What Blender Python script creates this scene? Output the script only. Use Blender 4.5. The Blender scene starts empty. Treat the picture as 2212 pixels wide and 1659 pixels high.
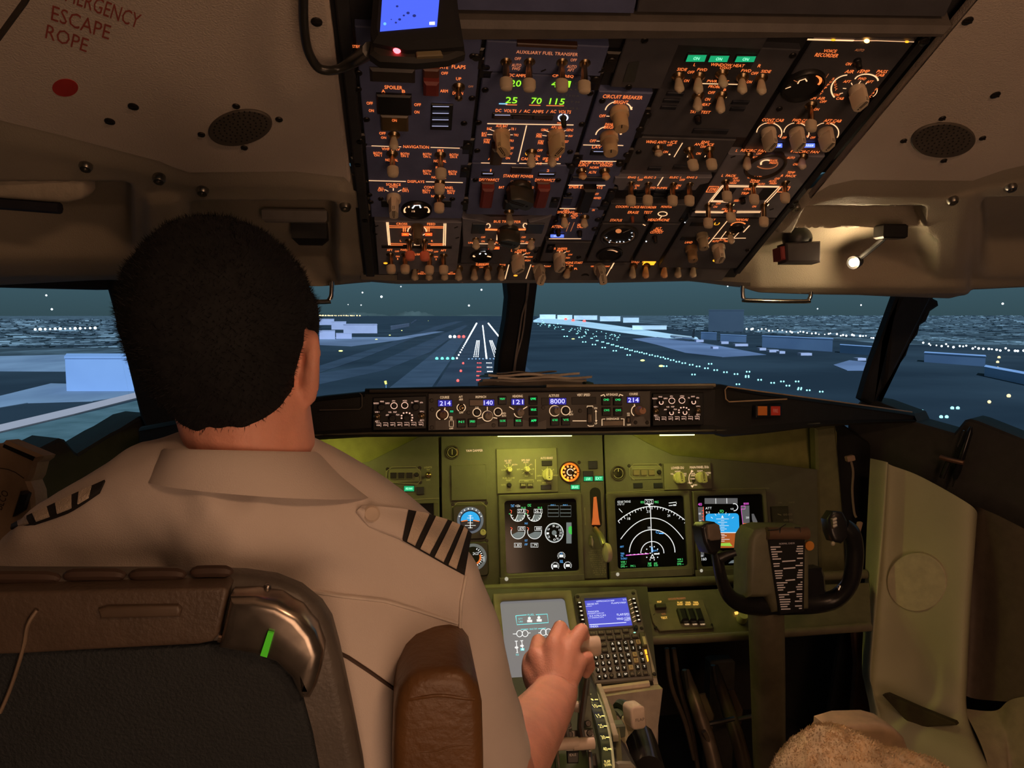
import bpy, math, random
from mathutils import Vector as V, Matrix as MX, noise as NZ
from mathutils.bvhtree import BVHTree
random.seed(7)
SC = bpy.context.scene
COL = SC.collection
R_ = math.radians

# ------------------------------------------------------------------ camera
FL, CX, CY = 1661.0, 1106.0, 829.5
CAM = V((0.0, 0.0, 1.30))
TH = math.atan(149.5 / FL); PS = math.atan(226.0 / FL * math.cos(TH))
CF = V((math.sin(PS)*math.cos(TH), math.cos(PS)*math.cos(TH), -math.sin(TH)))
CR = V((math.cos(PS), -math.sin(PS), 0.0))
CU = CR.cross(CF)
cd = bpy.data.cameras.new('camera'); cam = bpy.data.objects.new('camera', cd); COL.objects.link(cam)
cd.sensor_fit = 'HORIZONTAL'; cd.sensor_width = 36.0; cd.lens = 36.0 * FL / 2212.0
cd.clip_start = 0.02; cd.clip_end = 40000
cam.matrix_world = MX(((CR.x, CU.x, -CF.x, CAM.x), (CR.y, CU.y, -CF.y, CAM.y), (CR.z, CU.z, -CF.z, CAM.z), (0, 0, 0, 1)))
SC.camera = cam

# ------------------------------------------------------------------ sky, added outdoor lamp, dome lamp, added rear fill, exposure
w = bpy.data.worlds.new('night_sky'); SC.world = w; w.use_nodes = True
nt = w.node_tree; nt.nodes.clear()
tc = nt.nodes.new('ShaderNodeTexCoord'); sx = nt.nodes.new('ShaderNodeSeparateXYZ')
rp = nt.nodes.new('ShaderNodeValToRGB'); bg = nt.nodes.new('ShaderNodeBackground'); wo = nt.nodes.new('ShaderNodeOutputWorld')
rp.color_ramp.elements[0].position = 0.0; rp.color_ramp.elements[0].color = (0.034, 0.070, 0.086, 1)
rp.color_ramp.elements[1].position = 0.10; rp.color_ramp.elements[1].color = (0.058, 0.128, 0.168, 1)
nt.links.new(tc.outputs['Generated'], sx.inputs[0]); nt.links.new(sx.outputs['Z'], rp.inputs[0])
nt.links.new(rp.outputs[0], bg.inputs[0]); bg.inputs[1].default_value = 1.0
nt.links.new(bg.outputs[0], wo.inputs[0])

def lamp(name, kind, loc, energy, col, aim=None, size=0.1, sizey=None, spot=None, blend=0.5, spread=None):
    d = bpy.data.lights.new(name, kind); o = bpy.data.objects.new(name, d); COL.objects.link(o)
    o.location = loc; d.energy = energy; d.color = col
    if kind == 'AREA':
        d.size = size
        if sizey: d.shape = 'RECTANGLE'; d.size_y = sizey
        if spread: d.spread = spread
    elif kind in ('POINT', 'SPOT'): d.shadow_soft_size = size
    if kind == 'SPOT': d.spot_size = spot; d.spot_blend = blend
    if aim is not None:
        o.rotation_euler = (V(aim) - V(loc)).to_track_quat('-Z', 'Y').to_euler()
    return o

mo = lamp('moon_light', 'SUN', (0, 0, 50), 4.2, (0.52, 0.76, 1.0), aim=(0.0, 1.0, 49.1)); mo.data.angle = 0.02  # added lamp to brighten everything outside; no moon is known there
lamp('dome_lamp', 'AREA', (0.62, -0.42, 1.78), 3.2, (1.0, 0.54, 0.29), aim=(0.1, 1.0, 0.95), size=0.30, sizey=0.10)
lamp('cabin_doorway_light', 'AREA', (0.30, -0.80, 1.05), 8.8, (1.0, 0.57, 0.34), aim=(0.30, 1.0, 1.45), size=0.65, sizey=1.5)  # added fill lamp behind the camera; no doorway is built there
SC.view_settings.view_transform = 'Standard'; SC.view_settings.look = 'None'
SC.view_settings.exposure = 0.0; SC.view_settings.gamma = 1.0
SC.view_settings.use_curve_mapping = False

# ------------------------------------------------------------------ projection helpers: where a sight line meets a real surface
def ray(px, py): return CF + CR * ((px - CX) / FL) + CU * ((CY - py) / FL)
def PY(px, py, Y): d = ray(px, py); return CAM + d * ((Y - CAM.y) / d.y)
def PZ(px, py, Z): d = ray(px, py); return CAM + d * ((Z - CAM.z) / d.z)
def PX(px, py, X): d = ray(px, py); return CAM + d * ((X - CAM.x) / d.x)
def proj(p):
    q = V(p) - CAM; z = q.dot(CF); return (CX + FL*q.dot(CR)/z, CY - FL*q.dot(CU)/z)

class Pl:
    """A flat surface: origin, right axis u, up axis v, outward normal n."""
    def __init__(s, o, u, v):
        s.o = V(o); s.u = V(u).normalized(); v = V(v); s.v = (v - s.u*v.dot(s.u)).normalized(); s.n = s.u.cross(s.v)
    def px(s, x, y, h=0.0):
        d = ray(x, y); t = ((s.o + s.n*h) - CAM).dot(s.n) / d.dot(s.n); return CAM + d*t
    def ab(s, x, y, h=0.0):
        q = s.px(x, y, h) - s.o; return (q.dot(s.u), q.dot(s.v))
    def at(s, a, b, h=0.0): return s.o + s.u*a + s.v*b + s.n*h
    def off(s, h): return Pl(s.o + s.n*h, s.u, s.v)
    def scale(s, x, y):
        """metres per picture pixel across and along the surface at a spot"""
        a0, b0 = s.ab(x-4, y); a1, b1 = s.ab(x+4, y); c0, d0 = s.ab(x, y-4); c1, d1 = s.ab(x, y+4)
        return abs(a1-a0)/8, abs(d1-d0)/8

# ------------------------------------------------------------------ materials
MATS = {}
def mat(name, col=(0.5,0.5,0.5), rough=0.5, metal=0.0, var=0.12, nscale=40.0, bump=0.0, bscale=300.0, emit=None, es=1.0, spec=0.5, sss=0.0, coat=0.0):
    if name in MATS: return MATS[name]
    m = bpy.data.materials.new(name); MATS[name] = m; m.use_nodes = True
    n = m.node_tree.nodes; l = m.node_tree.links; b = n['Principled BSDF']
    b.inputs['Roughness'].default_value = rough; b.inputs['Metallic'].default_value = metal
    b.inputs['Specular IOR Level'].default_value = spec
    if coat: b.inputs['Coat Weight'].default_value = coat
    tc = n.new('ShaderNodeTexCoord')
    if var > 0:
        t = n.new('ShaderNodeTexNoise'); t.inputs['Scale'].default_value = nscale; t.inputs['Detail'].default_value = 4
        r = n.new('ShaderNodeValToRGB')
        r.color_ramp.elements[0].position = 0.3; r.color_ramp.elements[1].position = 0.7
        r.color_ramp.elements[0].color = tuple(c*(1-var) for c in col) + (1,)
        r.color_ramp.elements[1].color = tuple(min(1, c*(1+var)) for c in col) + (1,)
        l.new(tc.outputs['Object'], t.inputs['Vector']); l.new(t.outputs['Fac'], r.inputs[0]); l.new(r.outputs[0], b.inputs['Base Color'])
    else: b.inputs['Base Color'].default_value = tuple(col) + (1,)
    if bump > 0:
        t2 = n.new('ShaderNodeTexNoise'); t2.inputs['Scale'].default_value = bscale; t2.inputs['Detail'].default_value = 3
        bp = n.new('ShaderNodeBump'); bp.inputs['Strength'].default_value = bump; bp.inputs['Distance'].default_value = 0.002
        l.new(tc.outputs['Object'], t2.inputs['Vector']); l.new(t2.outputs['Fac'], bp.inputs['Height']); l.new(bp.outputs[0], b.inputs['Normal'])
    if emit: b.inputs['Emission Color'].default_value = tuple(emit) + (1,); b.inputs['Emission Strength'].default_value = es
    if sss: b.inputs['Subsurface Weight'].default_value = sss; b.inputs['Subsurface Radius'].default_value = (0.02, 0.006, 0.003)
    return m
def emi(name, col, s): return mat(name, tuple(c*0.3 for c in col), 0.6, var=0, emit=col, es=s)
def glassmat(name, g=0.05, tint=(1,1,1)):
    m = bpy.data.materials.new(name); MATS[name] = m; m.use_nodes = True; n = m.node_tree.nodes; l = m.node_tree.links
    n.remove(n['Principled BSDF']); t = n.new('ShaderNodeBsdfTransparent'); g_ = n.new('ShaderNodeBsdfGlossy'); x = n.new('ShaderNodeMixShader')
    t.inputs[0].default_value = tint + (1,); g_.inputs['Roughness'].default_value = 0.03
    fr = n.new('ShaderNodeLayerWeight'); fr.inputs[0].default_value = g; l.new(fr.outputs['Fresnel'], x.inputs[0])
    l.new(t.outputs[0], x.inputs[1]); l.new(g_.outputs[0], x.inputs[2]); l.new(x.outputs[0], n['Material Output'].inputs[0]); return m

PANEL = mat('panel_grey_blue', (0.125, 0.150, 0.30), 0.55, bump=0.15, bscale=900)  # bluish window light is put into this panel colour
PANELD = mat('panel_charcoal', (0.085, 0.084, 0.095), 0.55, bump=0.15, bscale=900)
PANELL = mat('panel_light_grey', (0.20, 0.20, 0.24), 0.55, bump=0.1, bscale=900)
FRAME = mat('frame_dark', (0.028, 0.028, 0.03), 0.6, bump=0.2)
BLACK = mat('black_plastic', (0.012, 0.012, 0.013), 0.42)
BLACKM = mat('black_matt', (0.012, 0.012, 0.013), 0.85)
BEIGE = mat('beige_switch_plastic', (0.60, 0.49, 0.34), 0.5, var=0.06)
BEIGEK = mat('beige_knob_plastic', (0.62, 0.52, 0.38), 0.5, var=0.05)
BRASS = mat('worn_brass', (0.42, 0.30, 0.17), 0.3, 1.0, var=0.2)
CHROME = mat('chrome', (0.75, 0.73, 0.70), 0.15, 1.0, var=0.02)
STEEL = mat('steel', (0.42, 0.40, 0.37), 0.35, 1.0)
SCREWM = mat('dark_screw', (0.06, 0.055, 0.05), 0.4, 0.8)
REDP = mat('red_guard_plastic', (0.22, 0.035, 0.028), 0.5)
LEG = emi('legend_orange', (1.0, 0.20, 0.045), 1.55)
LEGH = emi('legend_orange_hot', (1.0, 0.52, 0.26), 1.5)
LEGD = emi('legend_orange_dim', (1.0, 0.30, 0.10), 0.38)
AMBER = emi('amber_lit', (1.0, 0.38, 0.02), 1.9)
REDLIT = emi('red_lit', (1.0, 0.10, 0.02), 1.5)
GREENL = emi('green_lit', (0.01, 0.42, 0.17), 0.9)
GREENT = emi('green_text', (0.35, 1.0, 0.65), 1.6)
LEDG = emi('led_green', (0.32, 1.0, 0.03), 1.5)
BLUEL = emi('blue_lit', (0.10, 0.17, 1.0), 1.6)
WHITEE = emi('white_lit', (0.9, 0.95, 1.0), 1.5)
GREY_E = emi('screen_grey', (0.20, 0.20, 0.21), 0.8)
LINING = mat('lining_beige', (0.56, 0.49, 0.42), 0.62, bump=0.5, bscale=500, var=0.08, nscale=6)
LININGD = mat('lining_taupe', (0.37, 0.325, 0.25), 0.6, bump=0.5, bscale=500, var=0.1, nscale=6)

# ------------------------------------------------------------------ mesh building
def inset(pts, d):
    n = len(pts); out = []; area = sum(pts[i][0]*pts[(i+1) % n][1] - pts[(i+1) % n][0]*pts[i][1] for i in range(n)); s = 1 if area > 0 else -1
    for i in range(n):
        p0, p1, p2 = pts[i-1], pts[i], pts[(i+1) % n]
        e1 = (p1[0]-p0[0], p1[1]-p0[1]); e2 = (p2[0]-p1[0], p2[1]-p1[1])
        l1 = math.hypot(*e1) or 1; l2 = math.hypot(*e2) or 1
        n1 = (-e1[1]/l1*s, e1[0]/l1*s); n2 = (-e2[1]/l2*s, e2[0]/l2*s)
        k = 1 + n1[0]*n2[0] + n1[1]*n2[1]; k = max(k, 0.3)
        out.append((p1[0] + d*(n1[0]+n2[0])/k, p1[1] + d*(n1[1]+n2[1])/k))
    return out
def rrect(x0, y0, x1, y1, r, n=4):
    pts = []
    for cx, cy, a in ((x1-r, y1-r, 0), (x0+r, y1-r, 90), (x0+r, y0+r, 180), (x1-r, y0+r, 270)):
        for k in range(n+1):
            t = R_(a + 90*k/n); pts.append((cx + r*math.cos(t), cy + r*math.sin(t)))
    return pts

class MB:
    def __init__(s): s.v = []; s.f = []
    def add(s, vs, fs):
        o = len(s.v); s.v += [V(p) for p in vs]; s.f += [tuple(i+o for i in f) for f in fs]; return s
    def poly(s, pts): return s.add(pts, [tuple(range(len(pts)))])
    def rings(s, rings, cap0=True, cap1=True, closed=True):
        n = len(rings[0]); vs = [p for r in rings for p in r]; fs = []
        for k in range(len(rings)-1):
            for i in range(n if closed else n-1):
                j = (i+1) % n; fs.append((k*n+i, k*n+j, (k+1)*n+j, (k+1)*n+i))
        if cap0: fs.append(tuple(range(n-1, -1, -1)))
        if cap1: fs.append(tuple((len(rings)-1)*n + i for i in range(n)))
        return s.add(vs, fs)
    def prism(s, pl, out, h0, h1, ch=0.0):
        """solid on a surface: outline [(a,b)] raised from h0 to h1 with a chamfered rim"""
        if sum(out[i-1][0]*out[i][1] - out[i][0]*out[i-1][1] for i in range(len(out))) < 0: out = out[::-1]
        rs = [[pl.at(a, b, h0) for a, b in out]]
        if ch > 0:
            rs.append([pl.at(a, b, h1-ch) for a, b in out]); rs.append([pl.at(a, b, h1) for a, b in inset(out, ch)])
        else: rs.append([pl.at(a, b, h1) for a, b in out])
        return s.rings(rs)
    def pxprism(s, pl, pts, h0, h1, ch=0.0): return s.prism(pl, [pl.ab(x, y, h1) for x, y in pts], h0, h1, ch)
    def lathe(s, o, ax, prof, n=16, ref=None):
        ax = V(ax).normalized(); r = V(ref) if ref is not None else V((1, 0, 0))
        if abs(r.normalized().dot(ax)) > 0.95: r = V((0, 0, 1))
        e1 = (r - ax*r.dot(ax)).normalized(); e2 = ax.cross(e1)
        rs = [[V(o) + ax*h + (e1*math.cos(2*math.pi*i/n) + e2*math.sin(2*math.pi*i/n))*max(rad, 1e-5) for i in range(n)] for rad, h in prof]
        return s.rings(rs)
    def cyl(s, p0, p1, r0, r1=None, n=12):
        p0, p1 = V(p0), V(p1); return s.lathe(p0, p1-p0, [(r0, 0), (r1 if r1 is not None else r0, (p1-p0).length)], n)
    def tube(s, path, r, n=8, sub=0, flat=1.0, up=None):
        P = [V(p) for p in path]; rr = list(r) if isinstance(r, (list, tuple)) else [r]*len(P)
        if sub:
            Q = []; q = []
            for i in range(len(P)-1):
                a = P[max(i-1, 0)]; b = P[i]; c = P[i+1]; d = P[min(i+2, len(P)-1)]
                for k in range(sub):
                    t = k/sub; Q.append(0.5*((2*b) + (c-a)*t + (2*a-5*b+4*c-d)*t*t + (3*b-a-3*c+d)*t**3)); q.append(rr[i]*(1-t)+rr[i+1]*t)
            Q.append(P[-1]); q.append(rr[-1]); P, rr = Q, q
        prev = None; rings = []
        for i, p in enumerate(P):
            t = (P[min(i+1, len(P)-1)] - P[max(i-1, 0)]).normalized()
            if prev is None:
                e = V(up) if up is not None else (V((0, 0, 1)) if abs(t.z) < 0.9 else V((1, 0, 0)))
            else: e = prev
            e = (e - t*e.dot(t)).normalized(); prev = e; f = t.cross(e)
            rings.append([p + (e*math.cos(2*math.pi*k/n)*flat + f*math.sin(2*math.pi*k/n))*rr[i] for k in range(n)])
        return s.rings(rings)
    def box(s, c, u, v, n, ch=0.0):
        """box: centre and three half-extent vectors, chamfered"""
        c, u, v, n = V(c), V(u), V(v), V(n); pl = Pl(c, u, v); pl.n = n.normalized(); 
        if pl.u.cross(pl.v).dot(pl.n) < 0: pl.n = pl.n  # orientation fixed later
        a, b, h = u.length, v.length, n.length
        out = [(-a, -b), (a, -b), (a, b), (-a, b)]; k = inset(out, ch) if ch else out
        if ch: rs = [[pl.at(x, y, -h) for x, y in k], [pl.at(x, y, -h+ch) for x, y in out], [pl.at(x, y, h-ch) for x, y in out], [pl.at(x, y, h) for x, y in k]]
        else: rs = [[pl.at(x, y, -h) for x, y in out], [pl.at(x, y, h) for x, y in out]]
        return s.rings(rs)
    def ball(s, c, r, nu=12, nv=8, u=None):
        c = V(c); rx, ry, rz = (r, r, r) if not isinstance(r, (tuple, list)) else r
        rs = []
        for k in range(nv+1):
            t = math.pi*(k/nv) ; t = max(0.02, min(math.pi-0.02, t))
            rs.append([c + V((rx*math.sin(t)*math.cos(2*math.pi*i/nu), ry*math.sin(t)*math.sin(2*math.pi*i/nu), -rz*math.cos(t))) for i in range(nu)])
        return s.rings(rs)
    def mesh(s, name, org=V((0, 0, 0)), smooth=True, ang=38):
        me = bpy.data.meshes.new(name); me.from_pydata([tuple(p - org) for p in s.v], [], s.f); me.update()
        if smooth:
            me.polygons.foreach_set('use_smooth', [True]*len(me.polygons)); me.set_sharp_from_angle(angle=R_(ang))
        return me

def worg(o):
    p = V((0, 0, 0))
    while o is not None: p = p + o.location; o = o.parent
    return p
def build(mb, name, m, parent=None, smooth=True, ang=38, origin=None):
    if not mb.v: return None
    org = worg(parent) if parent is not None else (V(origin) if origin is not None else sum(mb.v, V())/len(mb.v))
    me = mb.mesh(name, org, smooth, ang); me.materials.append(m)
    o = bpy.data.objects.new(name, me); COL.objects.link(o)
    if parent is not None: o.parent = parent
    else: o.location = org
    return o
def tag(o, label=None, cat=None, group=None, kind=None):
    if label: o['label'] = label
    if cat: o['category'] = cat
    if group: o['group'] = group
    if kind: o['kind'] = kind
    return o
def thing(name, label, cat, loc, group=None):
    o = bpy.data.objects.new(name, None); COL.objects.link(o); o.location = V(loc); o.empty_display_size = 0.05
    return tag(o, label, cat, group)
def struct(mb, name, m, label=None, smooth=True, ang=38):
    o = build(mb, name, m, None, smooth, ang); tag(o, label, None, None, 'structure'); return o
def place(name, me, loc, rot, parent, m=None):
    """link a shared mesh under a parent at a world place"""
    o = bpy.data.objects.new(name, me); COL.objects.link(o)
    o.parent = parent; o.location = V(loc) - (worg(parent) if parent is not None else V())
    if rot is not None: o.rotation_euler = rot
    return o
def lerp(a, b, t): return a + (b-a)*t
def sst(x, a, b):
    t = min(1, max(0, (x-a)/(b-a))); return t*t*(3-2*t)
def curve_at(pts, x):
    """y on a polyline [(x,y..)] at x"""
    if x <= pts[0][0]: return pts[0][1]
    for i in range(len(pts)-1):
        if x <= pts[i+1][0]:
            t = (x-pts[i][0])/(pts[i+1][0]-pts[i][0]); t = t*t*(3-2*t)*0.35 + t*0.65
            return lerp(pts[i][1], pts[i+1][1], t)
    return pts[-1][1]

# ------------------------------------------------------------------ lettering
_TX = {}
def glyphs(s):
    if s not in _TX:
        c = bpy.data.curves.new('t', 'FONT'); c.body = s; c.size = 1.0; c.resolution_u = 2; c.align_x = 'LEFT'; c.fill_mode = 'FRONT'
        o = bpy.data.objects.new('t', c); me = bpy.data.meshes.new_from_object(o)
        vs = [(p.co.x, p.co.y) for p in me.vertices]; fs = [tuple(p.vertices) for p in me.polygons]
        bpy.data.objects.remove(o); bpy.data.curves.remove(c); bpy.data.meshes.remove(me)
        if vs:
            x0 = min(v[0] for v in vs); x1 = max(v[0] for v in vs); y0 = min(v[1] for v in vs); y1 = max(v[1] for v in vs)
        else: x0 = y0 = 0; x1 = y1 = 1
        _TX[s] = (vs, fs, x0, y0, max(x1-x0, 1e-4), max(y1-y0, 1e-4))
    return _TX[s]
def text(mb, pl, s, x, y, wpx, hpx, h=0.0005, slant=0.0):
    """letters lying on a surface, centred on (x,y)"""
    vs, fs, x0, y0, W, H = glyphs(s); ku, kv = pl.scale(x, y); a, b = pl.ab(x, y, h); w_ = wpx*ku; h_ = hpx*kv
    mb.add([pl.at(a + ((p[0]-x0)/W - 0.5)*w_ + slant*((p[1]-y0)/H-0.5)*h_, b + ((p[1]-y0)/H - 0.5)*h_, h) for p in vs], fs)
def ribbon(mb, pl, pts, wpx, h=0.0005, closed=False, t=0.0003):
    """a flat printed line following picture points on a surface"""
    ku, kv = pl.scale(*pts[0]); k = (ku+kv)/2*wpx/2; q = [pl.ab(x, y, h) for x, y in pts]; n = len(q); L = []; Rr = []
    for i in range(n):
        p0 = q[(i-1) % n] if (closed or i) else q[0]; p1 = q[(i+1) % n] if (closed or i < n-1) else q[-1]
        d = (p1[0]-p0[0], p1[1]-p0[1]); l = math.hypot(*d) or 1; nx, ny = -d[1]/l*k, d[0]/l*k
        L.append(pl.at(q[i][0]+nx, q[i][1]+ny, h)); Rr.append(pl.at(q[i][0]-nx, q[i][1]-ny, h))
    fs = [(i, (i+1) % n, n+(i+1) % n, n+i) for i in range(n if closed else n-1)]
    fs = [f[::-1] for f in fs]
    mb.add(L+Rr, fs)
def arcpts(x, y, rx, ry, a0, a1, n=18): return [(x + rx*math.cos(R_(lerp(a0, a1, k/n))), y - ry*math.sin(R_(lerp(a0, a1, k/n)))) for k in range(n+1)]
def fillpoly(mb, pl, pts, h=0.0004):
    q = [pl.px(x, y, h) for x, y in pts]
    if (q[1]-q[0]).cross(q[2]-q[0]).dot(pl.n) < 0: q = q[::-1]
    mb.poly(q)
def rectpts(x0, y0, x1, y1): return [(x0, y0), (x1, y0), (x1, y1), (x0, y1)]
# ================================================================== THE SETTING
vd = ray(880, 1465); SL = math.atan2(-vd.z, vd.y)
OH = Pl(PY(1192, 600, 1.34), (1, 0, 0), (0, -math.cos(SL), math.sin(SL)))     # face of the sloping overhead panel
aL = OH.ab(790, 600)[0]; aR = OH.ab(1592, 600)[0]
XC = OH.o.x                                                                   # centre line of the flight deck
TT = 0.0
CARPET = mat('floor_carpet', (0.03, 0.028, 0.028), 0.9, bump=0.6, bscale=200)
WALLD = mat('wall_dark_plastic', (0.04, 0.036, 0.034), 0.6, bump=0.3, bscale=300)
SILL = mat('sill_dark', (0.05, 0.046, 0.042), 0.65, bump=0.4, bscale=400)
POST = mat('post_dark_foam', (0.022, 0.023, 0.026), 0.85, bump=0.6, bscale=250)
WALLG = mat('wall_olive_beige', (0.56, 0.54, 0.36), 0.6, bump=0.35, bscale=350, var=0.08, nscale=5)

def quad(name, m, pts, label=None):
    mb = MB(); n = (V(pts[1])-V(pts[0])).cross(V(pts[2])-V(pts[0])).normalized()
    mb.rings([[V(p) for p in pts], [V(p)+n*0.02 for p in pts]]); return struct(mb, name, m, label, False)
quad('floor', CARPET, [(-1.4, -0.9, 0.0), (-1.4, 2.6, 0.0), (2.0, 2.6, 0.0), (2.0, -0.9, 0.0)], 'dark carpeted cockpit floor under the pedals')
quad('wall_back', WALLD, [(-2.2, -0.85, 0), (2.8, -0.85, 0), (2.8, -0.85, 2.5), (-2.2, -0.85, 2.5)], 'dark aft cockpit wall behind the seats')
quad('wall_left', WALLD, [(-1.2, -0.9, 0), (-1.2, -0.9, 2.3), (-1.2, 1.35, 2.3), (-1.2, 1.35, 0)], 'dark left cockpit side wall')
quad('wall_left', WALLD, [(-1.2, 1.30, 0), (-1.2, 1.30, 0.86), (-0.55, 2.35, 0.86), (-0.55, 2.35, 0)], 'dark left nose wall below the side window')
quad('wall_right', WALLD, [(1.76, -0.9, 0), (1.76, 1.3, 0), (1.76, 1.3, 2.3), (1.76, -0.9, 2.3)], 'dark right cockpit side wall')
quad('wall_right', WALLD, [(1.76, 1.25, 0), (1.15, 2.35, 0), (1.15, 2.35, 0.88), (1.76, 1.25, 0.88)], 'dark right nose wall below the side window')
quad('wall_front', WALLD, [(-0.9, 2.33, 0), (1.6, 2.33, 0), (1.6, 2.33, 0.93), (-0.9, 2.33, 0.93)], 'dark nose bulkhead in front of the pedals')

# ---- ceiling lining beside the overhead panel
TL = [(-500, 150), (-60, 228), (0, 245), (120, 275), (250, 310), (345, 335), (372, 347), (410, 360), (640, 358), (740, 370), (778, 385)]
TR = [(1742, 408), (1790, 388), (1840, 377), (2095, 379), (2160, 356), (2212, 344), (2700, 240)]
BT = 1.33
def ceil_piece(name, low, lab, flip):
    pts = [OH.ab(x, y) for x, y in low]; pts = [(min(a, aL-0.006), b) for a, b in pts] if not flip else [(max(a, aR+0.006), b) for a, b in pts]
    if not flip: out = pts + [(aL-0.004, pts[-1][1]+0.01), (aL-0.004, BT), (-1.6, BT), (-1.6, OH.ab(-500, 640)[1]), OH.ab(-500, 640)]
    else: out = [(aR+0.004, pts[0][1]-0.01)] + pts + [OH.ab(2700, 600), (2.6, OH.ab(2700, 600)[1]), (2.6, BT), (aR+0.004, BT)]
    mb = MB(); mb.prism(OH, out, 0.0, 0.012, 0.004); return struct(mb, name, LINING, lab)
ceil_piece('ceiling', TL, 'beige padded ceiling lining left of the overhead panel', False)
ceil_piece('ceiling', TR, 'beige padded ceiling lining right of the overhead panel', True)
e0 = OH.at(0, BT)
quad('ceiling', LINING, [(-1.6, e0.y+0.02, e0.z+0.02), (2.2, e0.y+0.02, e0.z+0.02), (2.2, -0.9, e0.z+0.1), (-1.6, -0.9, e0.z+0.1)], 'beige ceiling lining above the seats')
quad('ceiling', WALLD, [(-2.2, -1.0, 2.45), (2.8, -1.0, 2.45), (2.8, 1.45, 2.40), (-2.2, 1.45, 2.40)], 'outer roof skin above the lining')  # unseen plate added to keep the outdoor lamp out of the cockpit

# ---- moulded eyebrow linings above the windows
def rec(x, y, x0, x1, y0, y1, s, d): return -d*sst(x, x0, x0+s)*(1-sst(x, x1-s, x1))*sst(y, y0, y0+s)*(1-sst(y, y1-s, y1))
def moulding(name, top, bot, ybot, disp, lab, nx=150, ny=70, m=LININGD):
    x0, x1 = top[0][0], top[-1][0]; xb0, xb1 = bot[0][0], bot[-1][0]; mb = MB(); vs = []; fs = []
    for i in range(nx+1):
        s = i/nx; xt = lerp(x0, x1, s); xb = lerp(xb0, xb1, s); yt = curve_at(top, xt); yb = curve_at(bot, xb)
        A = OH.px(xt, yt, -0.006); B = PY(xb, yb, ybot(xb))
        for j in range(ny+1):
            t = j/ny; p = A.lerp(B, t); x, y = proj(p)
            p = p + OH.n*(disp(x, y) + 0.022*sst(t, 0.03, 0.14) - 0.020*sst(t, 0.0, 0.03))
            vs.append(p)
        # roll the lower edge forward to the window head
        vs.append(B + V((0, 0.012, -0.004))); vs.append(B + V((0, 0.05, 0.006))); vs.append(B + V((0, 0.70, 0.16)))
    N = ny+4
    for i in range(nx):
        for j in range(N-1):
            fs.append((i*N+j, i*N+j+1, (i+1)*N+j+1, (i+1)*N+j))
    mb.add(vs, fs); return struct(mb, name, m, lab, True, 70)
BLc = [(-500, 640), (-60, 612), (240, 598), (330, 606), (690, 613), (800, 604)]
BRc = [(1572, 603), (1640, 622), (1800, 630), (1940, 636), (2060, 640), (2082, 634), (2096, 616), (2212, 611), (2700, 600)]
def dl(x, y):
    return (rec(x, y, -700, 292, 388, 545, 34, 0.060) + rec(x, y, 405, 735, 430, 640, 30, 0.055)
            + 0.012*sst(y, 520, 560)*(1-sst(y, 575, 612)) + 0.010*sst(x, 300, 330)*(1-sst(x, 370, 402))*sst(y, 400, 430))
def dr(x, y):
    e = 1770 - (y-430)*1.02
    return (rec(x, y, 1738-(y-445)*0.5, 2002, 442, 512, 12, 0.05) - 0.042*sst(x, e-118, e-70)*(1-sst(x, 1985, 2030))*sst(y, 500, 525)*(1-sst(y, 584, 612))
            + rec(x, y, 2110, 2700, 420, 600, 40, 0.05) + 0.008*sst(y, 600, 612)*(1-sst(y, 622, 640)))
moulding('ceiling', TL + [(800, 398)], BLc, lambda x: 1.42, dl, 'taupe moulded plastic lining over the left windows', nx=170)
TR2 = [(1592, 598), (1640, 537), (1690, 475), (1742, 410)] + TR[1:]
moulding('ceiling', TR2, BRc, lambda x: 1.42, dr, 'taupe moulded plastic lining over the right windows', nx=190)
# front edge of the overhead between the linings
mb = MB(); g = []
for x in range(780, 1621, 20):
    yb = curve_at([(780, 606), (860, 612), (1100, 610), (1300, 610), (1500, 606), (1620, 620)], x); B = PY(x, yb, 1.41)
    A = OH.px(x, 588, -0.012)
    g.append([A, A.lerp(B, 0.5) + OH.n*0.006, B, B+V((0, 0.03, 0.0)), B+V((0, 0.72, 0.16))])
for i in range(len(g)-1):
    for j in range(4): mb.poly([g[i][j], g[i][j+1], g[i+1][j+1], g[i+1][j]])
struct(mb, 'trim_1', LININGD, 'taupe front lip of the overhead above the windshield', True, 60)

# ---- window posts, frames and panes
def pxslab(name, m, pts, Y, thick, lab, ch=0.006, pl=None):
    pl = pl or Pl((0, Y, 1.3), (1, 0, 0), (0, 0, 1)); mb = MB(); mb.prism(pl, [pl.ab(x, y) for x, y in pts], -thick, 0, ch); return struct(mb, name, m, lab)
pxslab('trim_2', POST, [(1092, 585), (1098, 640), (1093, 690), (1078, 770), (1071, 850), (1128, 850), (1140, 770), (1152, 690), (1158, 640), (1165, 585)], 1.86, 0.09, 'dark padded centre post between the windshield panes')
jag = [(1918, 832), (1933, 812), (1944, 790), (1960, 768), (1968, 744), (1985, 722), (1990, 702), (2003, 694), (2012, 672), (2030, 660), (2028, 650), (2018, 645), (2040, 600)]
pxslab('trim_3', POST, [(1952, 600), (1938, 640), (1905, 730), (1880, 800), (1862, 862), (1890, 880), (1908, 835), (1903, 800), (1910, 740), (1925, 692), (1950, 640), (1978, 600)], 1.90, 0.03, 'narrow dark bar right of the windshield')
pxslab('trim_4', POST, [(1975, 600), (1948, 640), (1924, 692), (1921, 745), (1911, 833), (1896, 885), (1903, 860)] + jag, 1.90, 0.03, 'dark post with torn foam edge beside the right bar')
pxslab('trim_5', POST, [(195, 560), (232, 627), (262, 735), (302, 898), (330, 960), (420, 960), (400, 700), (360, 560)], 1.94, 0.06, 'dark post left of the windshield behind the pilot')
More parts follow.
